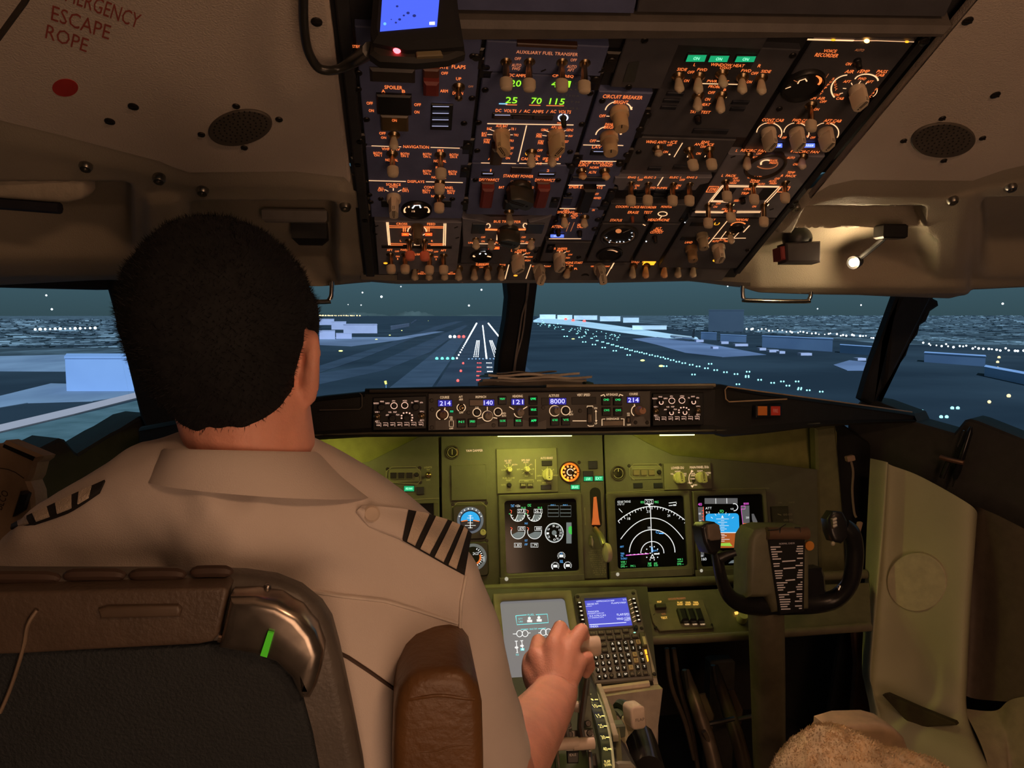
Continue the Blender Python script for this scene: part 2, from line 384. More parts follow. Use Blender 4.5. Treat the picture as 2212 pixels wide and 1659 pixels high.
L2 = Pl((-0.66, 2.0, 1.2), (0.34, 0.5, 0), (0, 0, 1)); R2 = Pl((1.20, 2.0, 1.2), (0.34, -0.5, 0), (0, 0, 1))
GLASS = glassmat('window_glass', 0.04)
def pane(name, pl, pts, lab):
    mb = MB(); mb.prism(pl, [pl.ab(x, y) for x, y in pts], -0.004, 0.0); return struct(mb, name, GLASS, lab, False)
WP = Pl((0, 2.06, 1.3), (1, 0, 0), (0, 0, 1))
pane('window_1', WP, [(225, 590), (1110, 590), (1090, 870), (300, 960)], 'left windshield pane looking onto the lit runway')
pane('window_2', WP, [(1125, 590), (1965, 590), (1890, 900), (1105, 870)], 'right windshield pane looking onto the taxiway lights')
pane('window_3', L2.off(-0.01), [(-560, 585), (240, 600), (320, 960), (-560, 1080)], 'left side window pane beside the pilot')
pane('window_4', R2.off(-0.01), [(1885, 885), (2035, 590), (2700, 590), (2700, 1150)], 'right side window pane beside the empty seat')
pxslab('trim_6', SILL, [(-500, 560), (240, 560), (240, 626), (0, 620), (-500, 612)], 0, 0.05, 'thin dark head frame of the left side window', pl=L2)
# left sill: dark ledge with a raised lug
pxslab('trim_7', SILL, [(330, 893), (303, 900), (262, 926), (242, 936), (170, 980), (163, 976), (142, 950), (130, 947), (40, 992), (-560, 1250), (-560, 1700), (330, 1500)], 0, 0.10, 'dark left window sill ledge with a raised lug', pl=L2.off(0.03))
pxslab('trim_8', SILL, [(1860, 862), (1895, 868), (1968, 895), (1976, 912), (2060, 936), (2083, 908), (2094, 905), (2112, 910), (2212, 950), (2700, 1130), (2700, 1500), (1830, 1100), (1830, 900)], 0, 0.10, 'dark right window sill ledge with a raised lug', pl=R2.off(0.03))

# ---- right side wall: olive beige panel, dark aft panel, pocket
def sheet(name, m, rows, lab, thick=0.015, sub=10, ang=60):
    """smooth sheet through rows of (x, y, depth)"""
    def cat(P, n):
        out = []
        for i in range(len(P)-1):
            a, b, c, d = P[max(i-1, 0)], P[i], P[i+1], P[min(i+2, len(P)-1)]
            for k in range(n):
                t = k/n; out.append(0.5*((2*b) + (c-a)*t + (2*a-5*b+4*c-d)*t*t + (3*b-a-3*c+d)*t**3))
        return out + [P[-1]]
    G = [cat([PY(*p) for p in r], sub) for r in rows]; T = list(zip(*G)); T = [cat(list(c), sub) for c in T]
    mb = MB(); nx, ny = len(T), len(T[0]); vs = [p for c in T for p in c]
    fs = [(i*ny+j, i*ny+j+1, (i+1)*ny+j+1, (i+1)*ny+j) for i in range(nx-1) for j in range(ny-1)]
    mb.add(vs, fs); return struct(mb, name, m, lab, True, ang)
sheet('wall_right', WALLG, [
    [(1880, 990, 1.78), (1915, 998, 1.72), (1925, 1005, 1.735), (1990, 1030, 1.69), (2095, 1090, 1.60), (2112, 1115, 1.635)],
    [(1872, 1150, 1.78), (1905, 1150, 1.71), (1918, 1150, 1.735), (1985, 1150, 1.68), (2092, 1170, 1.59), (2106, 1180, 1.63)],
    [(1866, 1320, 1.76), (1890, 1320, 1.69), (1906, 1320, 1.715), (1980, 1320, 1.66), (2082, 1320, 1.57), (2096, 1320, 1.61)],
    [(1862, 1440, 1.73), (1880, 1450, 1.665), (1896, 1450, 1.69), (1978, 1450, 1.64), (2075, 1450, 1.55), (2090, 1450, 1.59)],
    [(1868, 1480, 1.70), (1885, 1490, 1.645), (1895, 1500, 1.66), (1975, 1515, 1.60), (2074, 1540, 1.53), (2092, 1550, 1.55)],
    [(1882, 1560, 1.60), (1900, 1570, 1.57), (1925, 1580, 1.56), (2000, 1610, 1.50), (2110, 1660, 1.42), (2150, 1690, 1.40)],
    [(1890, 1750, 1.55), (1910, 1760, 1.52), (1950, 1770, 1.50), (2030, 1790, 1.45), (2140, 1800, 1.38), (2190, 1810, 1.36)]],
    'olive beige moulded right side wall panel beside the control wheel')
sheet('wall_right', WALLD if False else mat('wall_brown', (0.14, 0.105, 0.08), 0.65, bump=0.4, bscale=300), [
    [(2098, 1092, 1.66), (2125, 1100, 1.60), (2212, 1142, 1.50), (2500, 1300, 1.30)],
    [(2088, 1300, 1.64), (2120, 1300, 1.62), (2212, 1300, 1.50), (2500, 1400, 1.28)],
    [(2082, 1500, 1.60), (2110, 1510, 1.58), (2212, 1520, 1.46), (2500, 1560, 1.24)]],
    'dark brown recessed wall panel at the far right')
sheet('wall_right', mat('wall_tan', (0.42, 0.36, 0.25), 0.6, bump=0.3, bscale=300), [
    [(2080, 1530, 1.56), (2150, 1535, 1.52), (2212, 1505, 1.46), (2500, 1500, 1.24)],
    [(2130, 1640, 1.44), (2170, 1640, 1.44), (2212, 1640, 1.42), (2500, 1640, 1.20)],
    [(2160, 1820, 1.38), (2180, 1820, 1.38), (2212, 1820, 1.36), (2500, 1820, 1.16)]],
    'tan lower wall panel at the far right corner')
# round flush cover on the wall, map pocket
WD = Pl(PY(1985, 1255, 1.668), PY(2060, 1255, 1.602)-PY(1930, 1255, 1.71), (0, 0.05, 1))
t = thing('wall_disc', 'round flat cover disc on the olive side wall', 'cover', WD.o)
mb = MB(); mb.prism(WD, [WD.ab(*p) for p in arcpts(1985, 1255, 64, 63, 0, 352, 44)], -0.01, 0.016, 0.002); build(mb, 'cover_plate', mat('disc_beige', (0.66, 0.60, 0.42), 0.55, bump=0.3), t)
PK = Pl(PY(1990, 1550, 1.555), PY(2065, 1560, 1.52)-PY(1915, 1500, 1.64), (-0.1, 0.35, 1))
t = thing('wall_grille', 'dark triangular speaker grille low on the olive side wall', 'grille', PK.o)
mb = MB(); po = [PK.ab(*p) for p in ((1912, 1497), (1922, 1495), (1990, 1525), (2068, 1556), (2072, 1562), (1985, 1567), (1972, 1562))]
mb.prism(PK, po, 0.0, 0.022, 0.003); build(mb, 'grille_plate', mat('grille_brown', (0.07, 0.055, 0.02), 0.6, bump=1.0, bscale=700), t)
# ================================================================== PANEL MODULES: plate, switches, knobs, lights, lettering
_MC = {}
def prot(pl, ang=0.0):
    u = pl.u*math.cos(ang) + pl.v*math.sin(ang); v = pl.n.cross(u)
    return MX(((u.x, v.x, pl.n.x), (u.y, v.y, pl.n.y), (u.z, v.z, pl.n.z))).to_euler()
LOCAL = Pl((0, 0, 0), (1, 0, 0), (0, 1, 0))
def cached(key, fn, m):
    if key not in _MC:
        me = fn().mesh(key[0] if isinstance(key, tuple) else key); me.materials.append(m); _MC[key] = me
    return _MC[key]
def screw_mesh(r):
    def f():
        mb = MB(); mb.lathe((0, 0, -0.001), (0, 0, 1), [(r, 0), (r, 0.0018), (r*0.8, 0.0026)], 12)
        mb.box((0, 0, 0.0017), (r*0.75, 0, 0), (0, r*0.14, 0), (0, 0, 0.0012)); return mb
    return cached(('screw', round(r, 4)), f, SCREWM)
class Mod:
    def __init__(s, name, label, cat, pl, out=None, px=None, m=None, thick=0.012, ch=0.0012, group=None, plate='faceplate', raise_=0.0):
        s.pl = pl; s.k = (0, 0, 1); s.mbs = {}
        if out is None: out = [pl.ab(*p) for p in px]
        s.out = out; cx = sum(p[0] for p in out)/len(out); cy = sum(p[1] for p in out)/len(out)
        s.t = thing(name, label, cat, pl.at(cx, cy, -thick), group)
        mb = MB(); mb.prism(pl, out, -thick, raise_, ch); s.plate = build(mb, plate, m or PANEL, s.t)
    def z(s, ox, oy, sc): s.k = (ox, oy, sc); return s
    def P(s, x, y): return (s.k[0] + x/s.k[2], s.k[1] + y/s.k[2])
    def mb(s, name, m):
        k = (name, m.name)
        if k not in s.mbs: s.mbs[k] = (MB(), m)
        return s.mbs[k][0]
    def tx(s, st, x, y, w, h, m=None, name='legend', lift=0.0005, slant=0.0):
        X, Y = s.P(x, y); text(s.mb(name, m or LEG), s.pl, st, X, Y, w/s.k[2], h/s.k[2], lift, slant)
    def ln(s, x0, y0, x1, y1, w=6, m=None, name='legend', lift=0.0005): ribbon(s.mb(name, m or LEGH), s.pl, [s.P(x0, y0), s.P(x1, y1)], w/s.k[2], lift)
    def path(s, pts, w=6, m=None, name='legend', closed=False, lift=0.0005): ribbon(s.mb(name, m or LEGH), s.pl, [s.P(*p) for p in pts], w/s.k[2], lift, closed)
    def arc(s, x, y, rx, ry, a0, a1, w=6, m=None, name='legend', n=18, lift=0.0005): s.path(arcpts(x, y, rx, ry, a0, a1, n), w, m, name, lift=lift)
    def fill(s, pts, m, name='print', lift=0.0004): fillpoly(s.mb(name, m), s.pl, [s.P(*p) for p in pts], lift)
    def disc(s, x, y, rx, ry, m, name='print', lift=0.0004, n=20): s.fill(arcpts(x, y, rx, ry, 0, 360-360/n, n-1), m, name, lift)
    def block(s, x0, y0, x1, y1, h, m, name='block', ch=0.001, h0=-0.003, parent=None, r=None):
        p = [s.pl.ab(*s.P(x, y), h) for x, y in ((x0, y0), (x1, y0), (x1, y1), (x0, y1))]
        xs = [q[0] for q in p]; ys = [q[1] for q in p]; a0, a1, b0, b1 = (xs[0]+xs[3])/2, (xs[1]+xs[2])/2, (ys[2]+ys[3])/2, (ys[0]+ys[1])/2
        out = rrect(a0, b0, a1, b1, min(r*(a1-a0), 0.49*(b1-b0)), 3) if r else [(a0, b0), (a1, b0), (a1, b1), (a0, b1)]
        mb = MB(); mb.prism(s.pl, out, h0, h, ch); return build(mb, name, m, parent or s.t)
    def lit(s, x0, y0, x1, y1, m, txt=None, tm=None, h=0.002, tw=0.5, th=0.4):
        fr = s.block(x0-4, y0-4, x1+4, y1+4, h, BLACK, 'annunciator')
        pl = s.pl.off(h); mb = MB(); fillpoly(mb, pl, [s.P(*p) for p in rectpts(x0, y0, x1, y1)], 0.0006); build(mb, 'lens', m, fr, False)
        if txt:
            mb = MB(); X, Y = s.P((x0+x1)/2, (y0+y1)/2); text(mb, pl, txt, X, Y, (x1-x0)*tw/s.k[2], (y1-y0)*th/s.k[2], 0.0012); build(mb, 'lens_text', tm or WHITEE, fr, False)
        return fr
    def scr(s, *pts, r=0.0042):
        for x, y in pts: place('screw', screw_mesh(r), s.pl.px(*s.P(x, y)), prot(s.pl, 0.6), s.t)
    def tog(s, bx, by, tx, ty, kind='L', m=None, wpx=None, collar=True):
        B = s.pl.px(*s.P(bx, by)); d = ray(*s.P(tx, ty)); den = d.dot(s.pl.v); k = (B-CAM).dot(s.pl.v)/den if abs(den) > 1e-4 else 0
        T = CAM + d*k; D = T-B; L = D.length
        if D.dot(s.pl.n) < 0.4*L or L < 0.012 or L > 0.075:
            L = min(max(L, 0.018), 0.04); D = s.pl.n*L
        L = round(L, 3); z = D.normalized(); x = (s.pl.u - z*s.pl.u.dot(z)).normalized(); y = z.cross(x)
        rot = MX(((x.x, y.x, z.x), (x.y, y.y, z.y), (x.z, y.z, z.z))).to_euler(); m = m or BEIGE
        def collar_f():
            mb = MB(); mb.lathe((0, 0, -0.002), (0, 0, 1), [(0.0078, 0), (0.0078, 0.003), (0.0060, 0.0048), (0.0050, 0.006)], 14)
            if kind == 'L': mb.lathe((0, 0, 0), (0, 0, 1), [(0.0030, 0.004), (0.0038, L*0.35), (0.0042, L-0.012)], 10)
            if kind == 'C': mb.lathe((0, 0, 0), (0, 0, 1), [(0.0022, 0.004), (0.0040, L*0.6), (0.0046, L-0.002), (0.0020, L)], 10)
            return mb
        def tip_f():
            mb = MB()
            if kind == 'L':
                pr = [(0.0042, L-0.0165), (0.0064, L-0.0145), (0.0066, L-0.006), (0.0055, L-0.0015), (0.0028, L)]
            else: pr = [(0.0028, 0.004), (0.0040, L*0.35), (0.0054, L*0.75), (0.0052, L-0.004), (0.0018, L)]
            rs = [[V((1.15*r*math.cos(2*math.pi*i/12), 0.8*r*math.sin(2*math.pi*i/12), h)) for i in range(12)] for r, h in pr]; mb.rings(rs); return mb
        o = place('toggle_switch', cached(('toggle_collar', kind, L), collar_f, BRASS), B, rot, s.t)
        if kind != 'C':
            c = bpy.data.objects.new('lever_tip', cached(('lever_tip', kind, L, m.name), tip_f, m)); COL.objects.link(c); c.parent = o
        return o
    def knob(s, x, y, rpx, h=0.028, ang=0.0, kind='ptr', m=None):
        X, Y = s.P(x, y); B = s.pl.px(X, Y); ku, kv = s.pl.scale(X, Y); r = round(rpx/s.k[2]*ku, 4); m = m or BEIGEK
        def f():
            mb = MB()
            if kind == 'ptr':
                mb.lathe((0, 0, 0), (0, 0, 1), [(r*1.0, 0), (r*1.0, h*0.22), (r*0.9, h*0.30)], 20)
                o1 = [(-0.62*r, -0.85*r), (-0.30*r, -1.05*r), (0.30*r, -1.05*r), (0.62*r, -0.85*r), (0.66*r, 0.45*r), (0.28*r, 1.05*r), (-0.28*r, 1.05*r), (-0.66*r, 0.45*r)]
                mb.rings([[V((a*1.06, b*1.04, h*0.25)) for a, b in o1], [V((a, b, h*0.9)) for a, b in o1], [V((a*0.9, b*0.93, h)) for a, b in o1]])
            else:
                n = 24; pr = [(r, 0), (r, h*0.28), (r*0.80, h*0.34), (r*0.78, h*0.92), (r*0.70, h)]
                rs = [[V((rr*(1+(0.04 if (i % 2 and k > 1) else 0))*math.cos(2*math.pi*i/n), rr*(1+(0.04 if (i % 2 and k > 1) else 0))*math.sin(2*math.pi*i/n), hh)) for i in range(n)] for k, (rr, hh) in enumerate(pr)]; mb.rings(rs)
            return mb
        def g():
            mb = MB()
            if kind == 'ptr':
                for d in (-0.10, 0.10): mb.box((d*r, 0.32*r, h+0.0001), (0.035*r, 0, 0), (0, 0.62*r, 0), (0, 0, 0.0004))
                for d in (-0.10, 0.10): mb.box((d*r, 1.0*r, h*0.62), (0.035*r, 0, 0), (0, 0.06*r, 0), (0, 0, h*0.32))
                mb.lathe((0, -0.55*r, h*0.9), (0, 0, 1), [(0.11*r, 0), (0.11*r, h*0.105)], 10)
            else: mb.box((0, 0.45*r, h+0.0001), (0.05*r, 0, 0), (0, 0.25*r, 0), (0, 0, 0.0004))
            return mb
        o = place('knob', cached(('knob', kind, r, h, m.name), f, m), B, prot(s.pl, ang), s.t)
        c = bpy.data.objects.new('pointer_stripe', cached(('pointer_stripe', kind, r, h), g, BLACKM)); COL.objects.link(c); c.parent = o
        return o
    def gauge(s, x, y, rx, marks=None, m=None, depth=0.004, face=None):
        X, Y = s.P(x, y); B = s.pl.px(X, Y); ku, _ = s.pl.scale(X, Y); r = rx/s.k[2]*ku
        mb = MB(); mb.lathe(B - s.pl.n*0.002, s.pl.n, [(r*1.12, 0), (r*1.12, 0.002+depth*0.6), (r*1.05, 0.002+depth), (r*0.97, 0.002+depth), (r*0.94, 0.003)], 32, s.pl.u)
        o = build(mb, 'gauge', m or BLACK, s.t)
        mb = MB(); mb.lathe(B, s.pl.n, [(r*0.96, 0), (r*0.96, 0.0010)], 28, s.pl.u); build(mb, 'dial_face', face or BLACKM, o)
        return o
    def done(s):
        for (name, mn), (mb, m) in s.mbs.items(): o = build(mb, name, m, s.t, False); o['kind'] = 'stuff'
        s.mbs = {}; return s
A1 = OH.ab(1045, 95)[0]; A2 = OH.ab(1290, 195)[0]; A3 = OH.ab(1395, 250)[0]; A4 = OH.ab(1578, 320)[0]
def ohr(a0, a1, y0, y1, g=0.0025):
    """rectangle on the overhead between two seams; y0,y1 taken at the seam's middle"""
    am = (a0+a1)/2
    def b_at(y):
        lo, hi = -0.2, 1.2
        for _ in range(40):
            mid = (lo+hi)/2
            if proj(OH.at(am, mid))[1] > y: lo = mid
            else: hi = mid
        return lo
    return [(a0+g, b_at(y1)+g*0.5), (a1-g, b_at(y1)+g*0.5), (a1-g, b_at(y0)-g*0.5), (a0+g, b_at(y0)-g*0.5)]
# ---- overhead backing frame
mb = MB(); bL_, bR_ = OH.ab(770, 378)[1]+0.012, OH.ab(1745, 395)[1]+0.012; mb.prism(OH, [(aL-0.004, -0.012), (aR+0.004, -0.012), (aR+0.004, bR_), (aR+0.06, bR_), (aR+0.06, BT), (aL-0.06, BT), (aL-0.06, bL_), (aL-0.004, bL_)], -0.05, -0.010)
ohf = struct(mb, 'ceiling', FRAME, 'dark backing frame of the overhead switch panel', False)
mb = MB(); mb.prism(OH, ohr(aL+0.0, aL+0.016, -80, 597, 0.001), -0.01, 0.002, 0.002); build(mb, 'side_rail', FRAME, ohf)
mb = MB(); mb.prism(OH, ohr(aR-0.012, aR+0.001, 40, 592, 0.001), -0.01, 0.001, 0.002); build(mb, 'side_rail', FRAME, ohf)
# quarter-turn fastener blocks along the seams
def fastener():
    mb = MB(); mb.box((0, 0, 0.002), (0.0085, 0, 0), (0, 0.016, 0), (0, 0, 0.004), 0.002); mb.lathe((0, 0.004, 0.004), (0, 0, 1), [(0.0055, 0), (0.0055, 0.003), (0.0045, 0.004)], 12)
    mb.box((0, 0.004, 0.0078), (0.004, 0, 0), (0, 0.0009, 0), (0, 0, 0.0008)); return mb
for x, y in ((1049, 140), (1010, 310), (1004, 362), (1003, 434), (778, 300), (773, 350), (789, 470), (1318, 128), (1284, 168), (1245, 340), (1232, 355), (1197, 430), (1188, 530), (1395, 245), (1380, 275), (1352, 330), (1336, 350), (1318, 412), (1305, 435), (1290, 470), (1283, 490), (1028, 120)):
    place('fastener', cached('fastener', fastener, SCREWM), OH.px(x, y, -0.006), prot(OH), ohf)
# ---- aft overhead edge and cross bar at the very top
t = Mod('aft_overhead_panel', 'bluish grey aft overhead panel at the top edge beside the device', 'panel', OH, px=[(955, -120), (1395, -120), (1368, 24), (955, 16)], m=PANEL, raise_=0.004).done()
t = Mod('aft_overhead_panel', 'dark aft overhead panel with faint lettering at the top edge', 'panel', OH, px=[(1402, -120), (2110, -120), (2040, 34), (1374, 24)], m=PANELD, raise_=0.002)
t.tx('BRIGHT', 1436, 8, 36, 5, LEGD); t.tx('OFF', 1588, 11, 20, 5, LEGD); t.done()
mb = MB(); q = [OH.px(960, 40), OH.px(2030, 52), OH.px(2022, 66), OH.px(965, 68)]
mb.prism(OH, [OH.ab(*p) for p in ((960, 26), (2050, 40), (2030, 64), (968, 70))], -0.01, 0.016, 0.006); b_ = tag(build(mb, 'cross_bar', mat('bar_brown_grey', (0.10, 0.088, 0.078), 0.55, bump=0.2)), 'brown grey cross bar between fore and aft overhead panels', 'bar')
# ================================================================== OVERHEAD MODULES (fore and aft columns, left to right)
def letters(m, rows, mt=None, name='legend'):
    for r in rows: m.tx(*r, m=mt, name=name)
E1 = aL+0.016
# --- column 1
m = Mod('flight_control_panel', 'overhead module lettered ALTERNATE FLAPS and SPOILER under the device', 'panel', OH, ohr(E1, A1, 62, 316))
m.z(640, 0, 5.53)
letters(m, [('ALTERNATE', 1665, 797, 300, 40), ('FLAPS', 1940, 800, 165, 42), ('OFF', 1772, 876, 80, 34), ('UP', 1940, 942, 62, 34), ('ARM', 1765, 1088, 92, 34), ('DOWN', 1930, 1115, 124, 34),
    ('SPOILER', 1160, 1046, 212, 42), ('A', 1040, 1088, 42, 34), ('B', 1282, 1092, 38, 34), ('OFF', 877, 1234, 74, 34), ('ON', 896, 1322, 60, 32), ('OFF', 1449, 1252, 80, 34), ('ON', 1440, 1340, 60, 34),
    ('ON', 790, 722, 64, 36), ('STBY', 715, 556, 90, 34), ('OFF', 1030, 1593, 76, 32), ('ON', 1043, 1645, 60, 28)])
m.tx('OFF', 2085, 1035, 60, 24, LEGD)
m.arc(1938, 1042, 52, 38, 100, 260, 8); m.arc(1938, 1042, 52, 38, -80, 80, 8)
m.arc(1170, 1620, 46, 30, -80, 80, 8); m.arc(715, 730, 26, 20, 20, 160, 8)
m.tog(1938, 1040, 1940, 1195, 'C'); m.tog(1168, 1612, 1165, 1790, 'S')
gb = m.block(962, 1150, 1378, 1385, 0.005, BLACK, 'switch_guard', 0.002); m.block(1010, 1395, 1340, 1580, 0.006, mat('guard_clear_brown', (0.10, 0.07, 0.035), 0.25), 'guard_base', 0.002)
m.tx('ON', 1172, 1440, 56, 30, LEG, lift=0.007)
m.block(880, 840, 1420, 1005, 0.004, mat('guard_brown', (0.05, 0.042, 0.036), 0.4), 'switch_guard', 0.003)
m.block(1510, 838, 1708, 1060, 0.006, mat('guard_dark_red', (0.14, 0.05, 0.032), 0.4), 'guard_base', 0.002); m.block(1520, 1000, 1705, 1170, 0.014, REDP, 'switch_guard', 0.003)
fr = m.block(1606, 1250, 1866, 1560, 0.002, BLACK, 'annunciator_stack')
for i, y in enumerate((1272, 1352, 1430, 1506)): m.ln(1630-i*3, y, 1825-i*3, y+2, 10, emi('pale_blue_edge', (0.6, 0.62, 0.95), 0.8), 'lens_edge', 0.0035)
m.scr((2110, 668), (745, 870), (740, 1062), (840, 1425), (2003, 1470), (2100, 1170), (2165, 1465)); m.done()
m = Mod('navigation_module', 'overhead module lettered NAVIGATION and DISPLAYS at left', 'panel', OH, ohr(E1, A1, 318, 472))
m.z(720, 0, 4.424)
letters(m, [('NAVIGATION', 792, 1404, 244, 28), ('VHF NAV', 550, 1425, 174, 26), ('BOTH', 424, 1464, 80, 22), ('ON 1', 426, 1486, 70, 20), ('BOTH', 684, 1470, 80, 22), ('ON 2', 682, 1492, 72, 20), ('IRS', 1026, 1440, 56, 24),
    ('BOTH', 896, 1474, 78, 22), ('ON L', 896, 1498, 70, 20), ('BOTH', 1152, 1480, 80, 22), ('ON R', 1150, 1502, 70, 20), ('NORMAL', 558, 1530, 120, 24), ('NORMAL', 1020, 1540, 120, 24),
    ('BOTH', 896, 1636, 78, 22), ('ON L', 896, 1660, 70, 20), ('BOTH', 1140, 1642, 80, 22), ('ON R', 1140, 1664, 70, 20)])
m.ln(365, 1394, 648, 1403, 7); m.ln(930, 1408, 1208, 1416, 7)
m.tog(562, 1470, 572, 1690, 'L'); m.tog(1022, 1480, 1030, 1710, 'L')
m.z(780, 340, 5.53)
letters(m, [('DISPLAYS', 656, 290, 200, 30), ('SOURCE', 386, 325, 174, 28), ('AUTO', 386, 352, 100, 24), ('ALL', 240, 368, 70, 26), ('ON 1', 240, 394, 80, 24), ('ALL', 528, 376, 70, 26), ('ON 2', 530, 402, 80, 24),
    ('CONTROL PANEL', 928, 360, 350, 30), ('BOTH', 780, 396, 90, 24), ('ON 1', 776, 420, 80, 22), ('BOTH', 1074, 402, 90, 24), ('ON 2', 1072, 426, 80, 22), ('NORMAL', 930, 240, 174, 28), ('NORMAL', 922, 466, 168, 28), ('F', 902, 122, 20, 24)])
m.ln(92, 278, 535, 288, 9); m.ln(775, 292, 1215, 302, 9); m.ln(285, 386, 325, 406, 7); m.ln(385, 368, 385, 398, 7); m.ln(482, 388, 440, 410, 7)
m.tog(940, 300, 935, 440, 'L'); m.tog(935, 470, 932, 660, 'L')
m.knob(390, 470, 88, 0.030, 0.0)
m.gauge(664, 620, 165); m.arc(664, 630, 150, 74, 150, 205, 16, LEGH, lift=0.0022); m.arc(664, 630, 150, 74, -25, 30, 16, LEGH, lift=0.0022); m.path([(612, 610), (640, 575), (700, 572), (712, 605)], 14, WHITEE, lift=0.0022)
m.tx('FLAPS', 664, 560, 70, 18, LEGD, lift=0.0022); m.tx('40', 770, 596, 40, 18, LEGH, lift=0.0022); m.tx('15', 625, 645, 36, 18, LEGH, lift=0.0022); m.tx('1', 570, 592, 18, 18, LEGH, lift=0.0022)
m.block(240, 520, 460, 600, 0.001, BLACK, 'annunciator'); m.block(905, 522, 1080, 600, 0.001, BLACK, 'annunciator')
m.scr((100, 445), (115, 530), (1090, 495), (236, 492)); m.done()
m = Mod('fuel_module', 'light grey overhead module lettered CROSS FEED with orange flow lines', 'panel', OH, ohr(E1+0.004, A1, 476, 592), m=PANELL, raise_=0.002)
m.z(780, 340, 5.53); H_ = 0.0026
for p in ([(305, 775), (330, 1050)], [(322, 775), (347, 1050)], [(992, 790), (982, 1055)], [(1012, 790), (1004, 1055)]): m.path(p, 9, LEGH, lift=H_)
for p in ([(330, 818), (590, 825)], [(330, 838), (580, 842)], [(748, 828), (995, 828)], [(760, 842), (995, 845)], [(345, 1030), (540, 1036)], [(345, 1048), (500, 1052)], [(800, 1034), (1000, 1034)], [(830, 1050), (985, 1050)], [(505, 835), (505, 890)], [(528, 835), (528, 890)], [(790, 835), (790, 890)], [(812, 835), (812, 890)]): m.path(p, 8, LEG, lift=H_)
for t_ in (('CROSS', 487, 795, 130, 26), ('FEED', 838, 797, 96, 26), ('AFT', 342, 1108, 66, 22), ('FWD', 512, 1108, 76, 22), ('OFF', 430, 1124, 52, 18), ('ON', 437, 1184, 44, 18), ('FWD', 822, 1112, 72, 22), ('AFT', 984, 1112, 66, 22), ('OFF', 896, 1128, 50, 18), ('ON', 894, 1188, 44, 18), ('FUEL PUMPS', 668, 1160, 110, 24), ('L', 474, 998, 18, 22), ('R', 848, 1000, 22, 22), ('1', 437, 1214, 10, 18), ('2', 896, 1218, 14, 18)): m.tx(*t_, m=LEG, lift=H_)
m.lit(485, 902, 570, 938, REDLIT, 'FUEL', AMBER, h=0.004); m.lit(765, 902, 850, 938, REDLIT, 'FUEL', AMBER, h=0.004)
m.arc(668, 880, 110, 66, 130, 230, 9, LEGH, lift=H_); m.arc(668, 880, 110, 66, -50, 50, 9, LEGH, lift=H_)
m.knob(672, 815, 78, 0.028, math.pi, m=mat('brown_knob', (0.16, 0.11, 0.06), 0.5)); m.ln(660, 930, 660, 1012, 6, BLACKM, lift=H_); m.ln(680, 930, 680, 1012, 6, BLACKM, lift=H_)
m.fill([(630, 1050), (648, 1018), (690, 1018), (700, 1050)], LEGH, 'legend', H_)
m.block(245, 1055, 1085, 1092, 0.003, BLACK, 'slot'); RT = mat('red_lever', (0.75, 0.20, 0.12), 0.45)
for bx, by, tx_, ty in ((575, 985, 588, 1235), (752, 985, 762, 1240)): m.tog(bx, by, tx_, ty, 'L', RT)
for bx, by, tx_, ty in ((350, 1150, 362, 1390), (525, 1150, 528, 1390), (820, 1155, 814, 1400), (985, 1160, 987, 1400)): m.tog(bx, by, tx_, ty, 'L')
m.disc(292, 1265, 24, 10, AMBER, 'legend', H_)
m.scr((185, 805), (1135, 820), (175, 905), (1150, 945)); m.done()
# --- column 2
m = Mod('fuel_transfer_panel', 'overhead module lettered AUXILIARY FUEL TRANSFER with four levers', 'panel', OH, ohr(A1, A2, 90, 159), raise_=0.002)
m.z(1020, 60, 5.53); H_ = 0.0026
for t_ in (('AUXILIARY FUEL TRANSFER', 897, 305, 740, 38), ('OFF', 545, 370, 74, 34), ('AUTO', 530, 448, 112, 36), ('FWD', 526, 490, 92, 34), ('OFF', 1212, 386, 74, 34), ('AUTO', 1192, 465, 112, 36), ('AFT', 1180, 506, 78, 34)): m.tx(*t_, m=mat('legend_peach', (0.3, 0.1, 0.05), 0.6, var=0, emit=(1.0, 0.30, 0.12), es=0.75), lift=H_)
for bx, by, tx_, ty in ((402, 395, 410, 745), (680, 395, 680, 755), (1068, 400, 1072, 765), (1340, 410, 1340, 780)): m.tog(bx, by, tx_, ty, 'L')
m.block(530, 205, 1260, 250, 0.004, mat('amber_edge', (0.10, 0.05, 0.03), 0.4), 'trim_strip'); m.scr((850, 490), (1540, 500)); m.done()
m = Mod('electrical_meter_panel', 'overhead module with green digits lettered DC VOLTS AC AMPS', 'panel', OH, ohr(A1, A2, 161, 352))
m.z(1020, 60, 5.53)
m.block(240, 600, 1290, 965, -0.0002, BLACK, 'display_window', 0.0005)
letters(m, [('20', 520, 665, 130, 76), ('4', 985, 672, 74, 76), ('0', 1080, 672, 60, 76), ('1', 1150, 676, 46, 76), ('25', 470, 866, 140, 72), ('70', 768, 874, 124, 72), ('115', 1015, 882, 180, 72)], LEDG, 'digits')
for x0, x1, y in ((400, 535, 920), (680, 815, 925), (885, 1095, 930)): m.ln(x0, y, x1, y+3, 8, LEG, 'legend')
m.ln(320, 908, 420, 910, 14, emi('cyan_lit', (0.3, 0.75, 1.0), 1.0), 'reflection_mark')  # reflection on the display window painted as a glowing line
letters(m, [('DC AMPS', 540, 570, 200, 34), ('CPS FREQ', 1085, 580, 254, 36), ('DC  VOLTS', 405, 992, 250, 36), ('/', 576, 998, 22, 36), ('AC  AMPS', 735, 1000, 234, 36), ('/', 896, 1002, 22, 36), ('AC  VOLTS', 1058, 1004, 246, 36), ('MAINT', 1066, 1140, 100, 20)])
for i, st in enumerate(('A B C D', 'E L A C', 'Y Z T S O A', 'W Y T M', 'A R O L')): m.tx(st, 1150, 660+i*75, 260, 20, mat('small_grey_print', (0.30, 0.33, 0.28), 0.6, var=0))
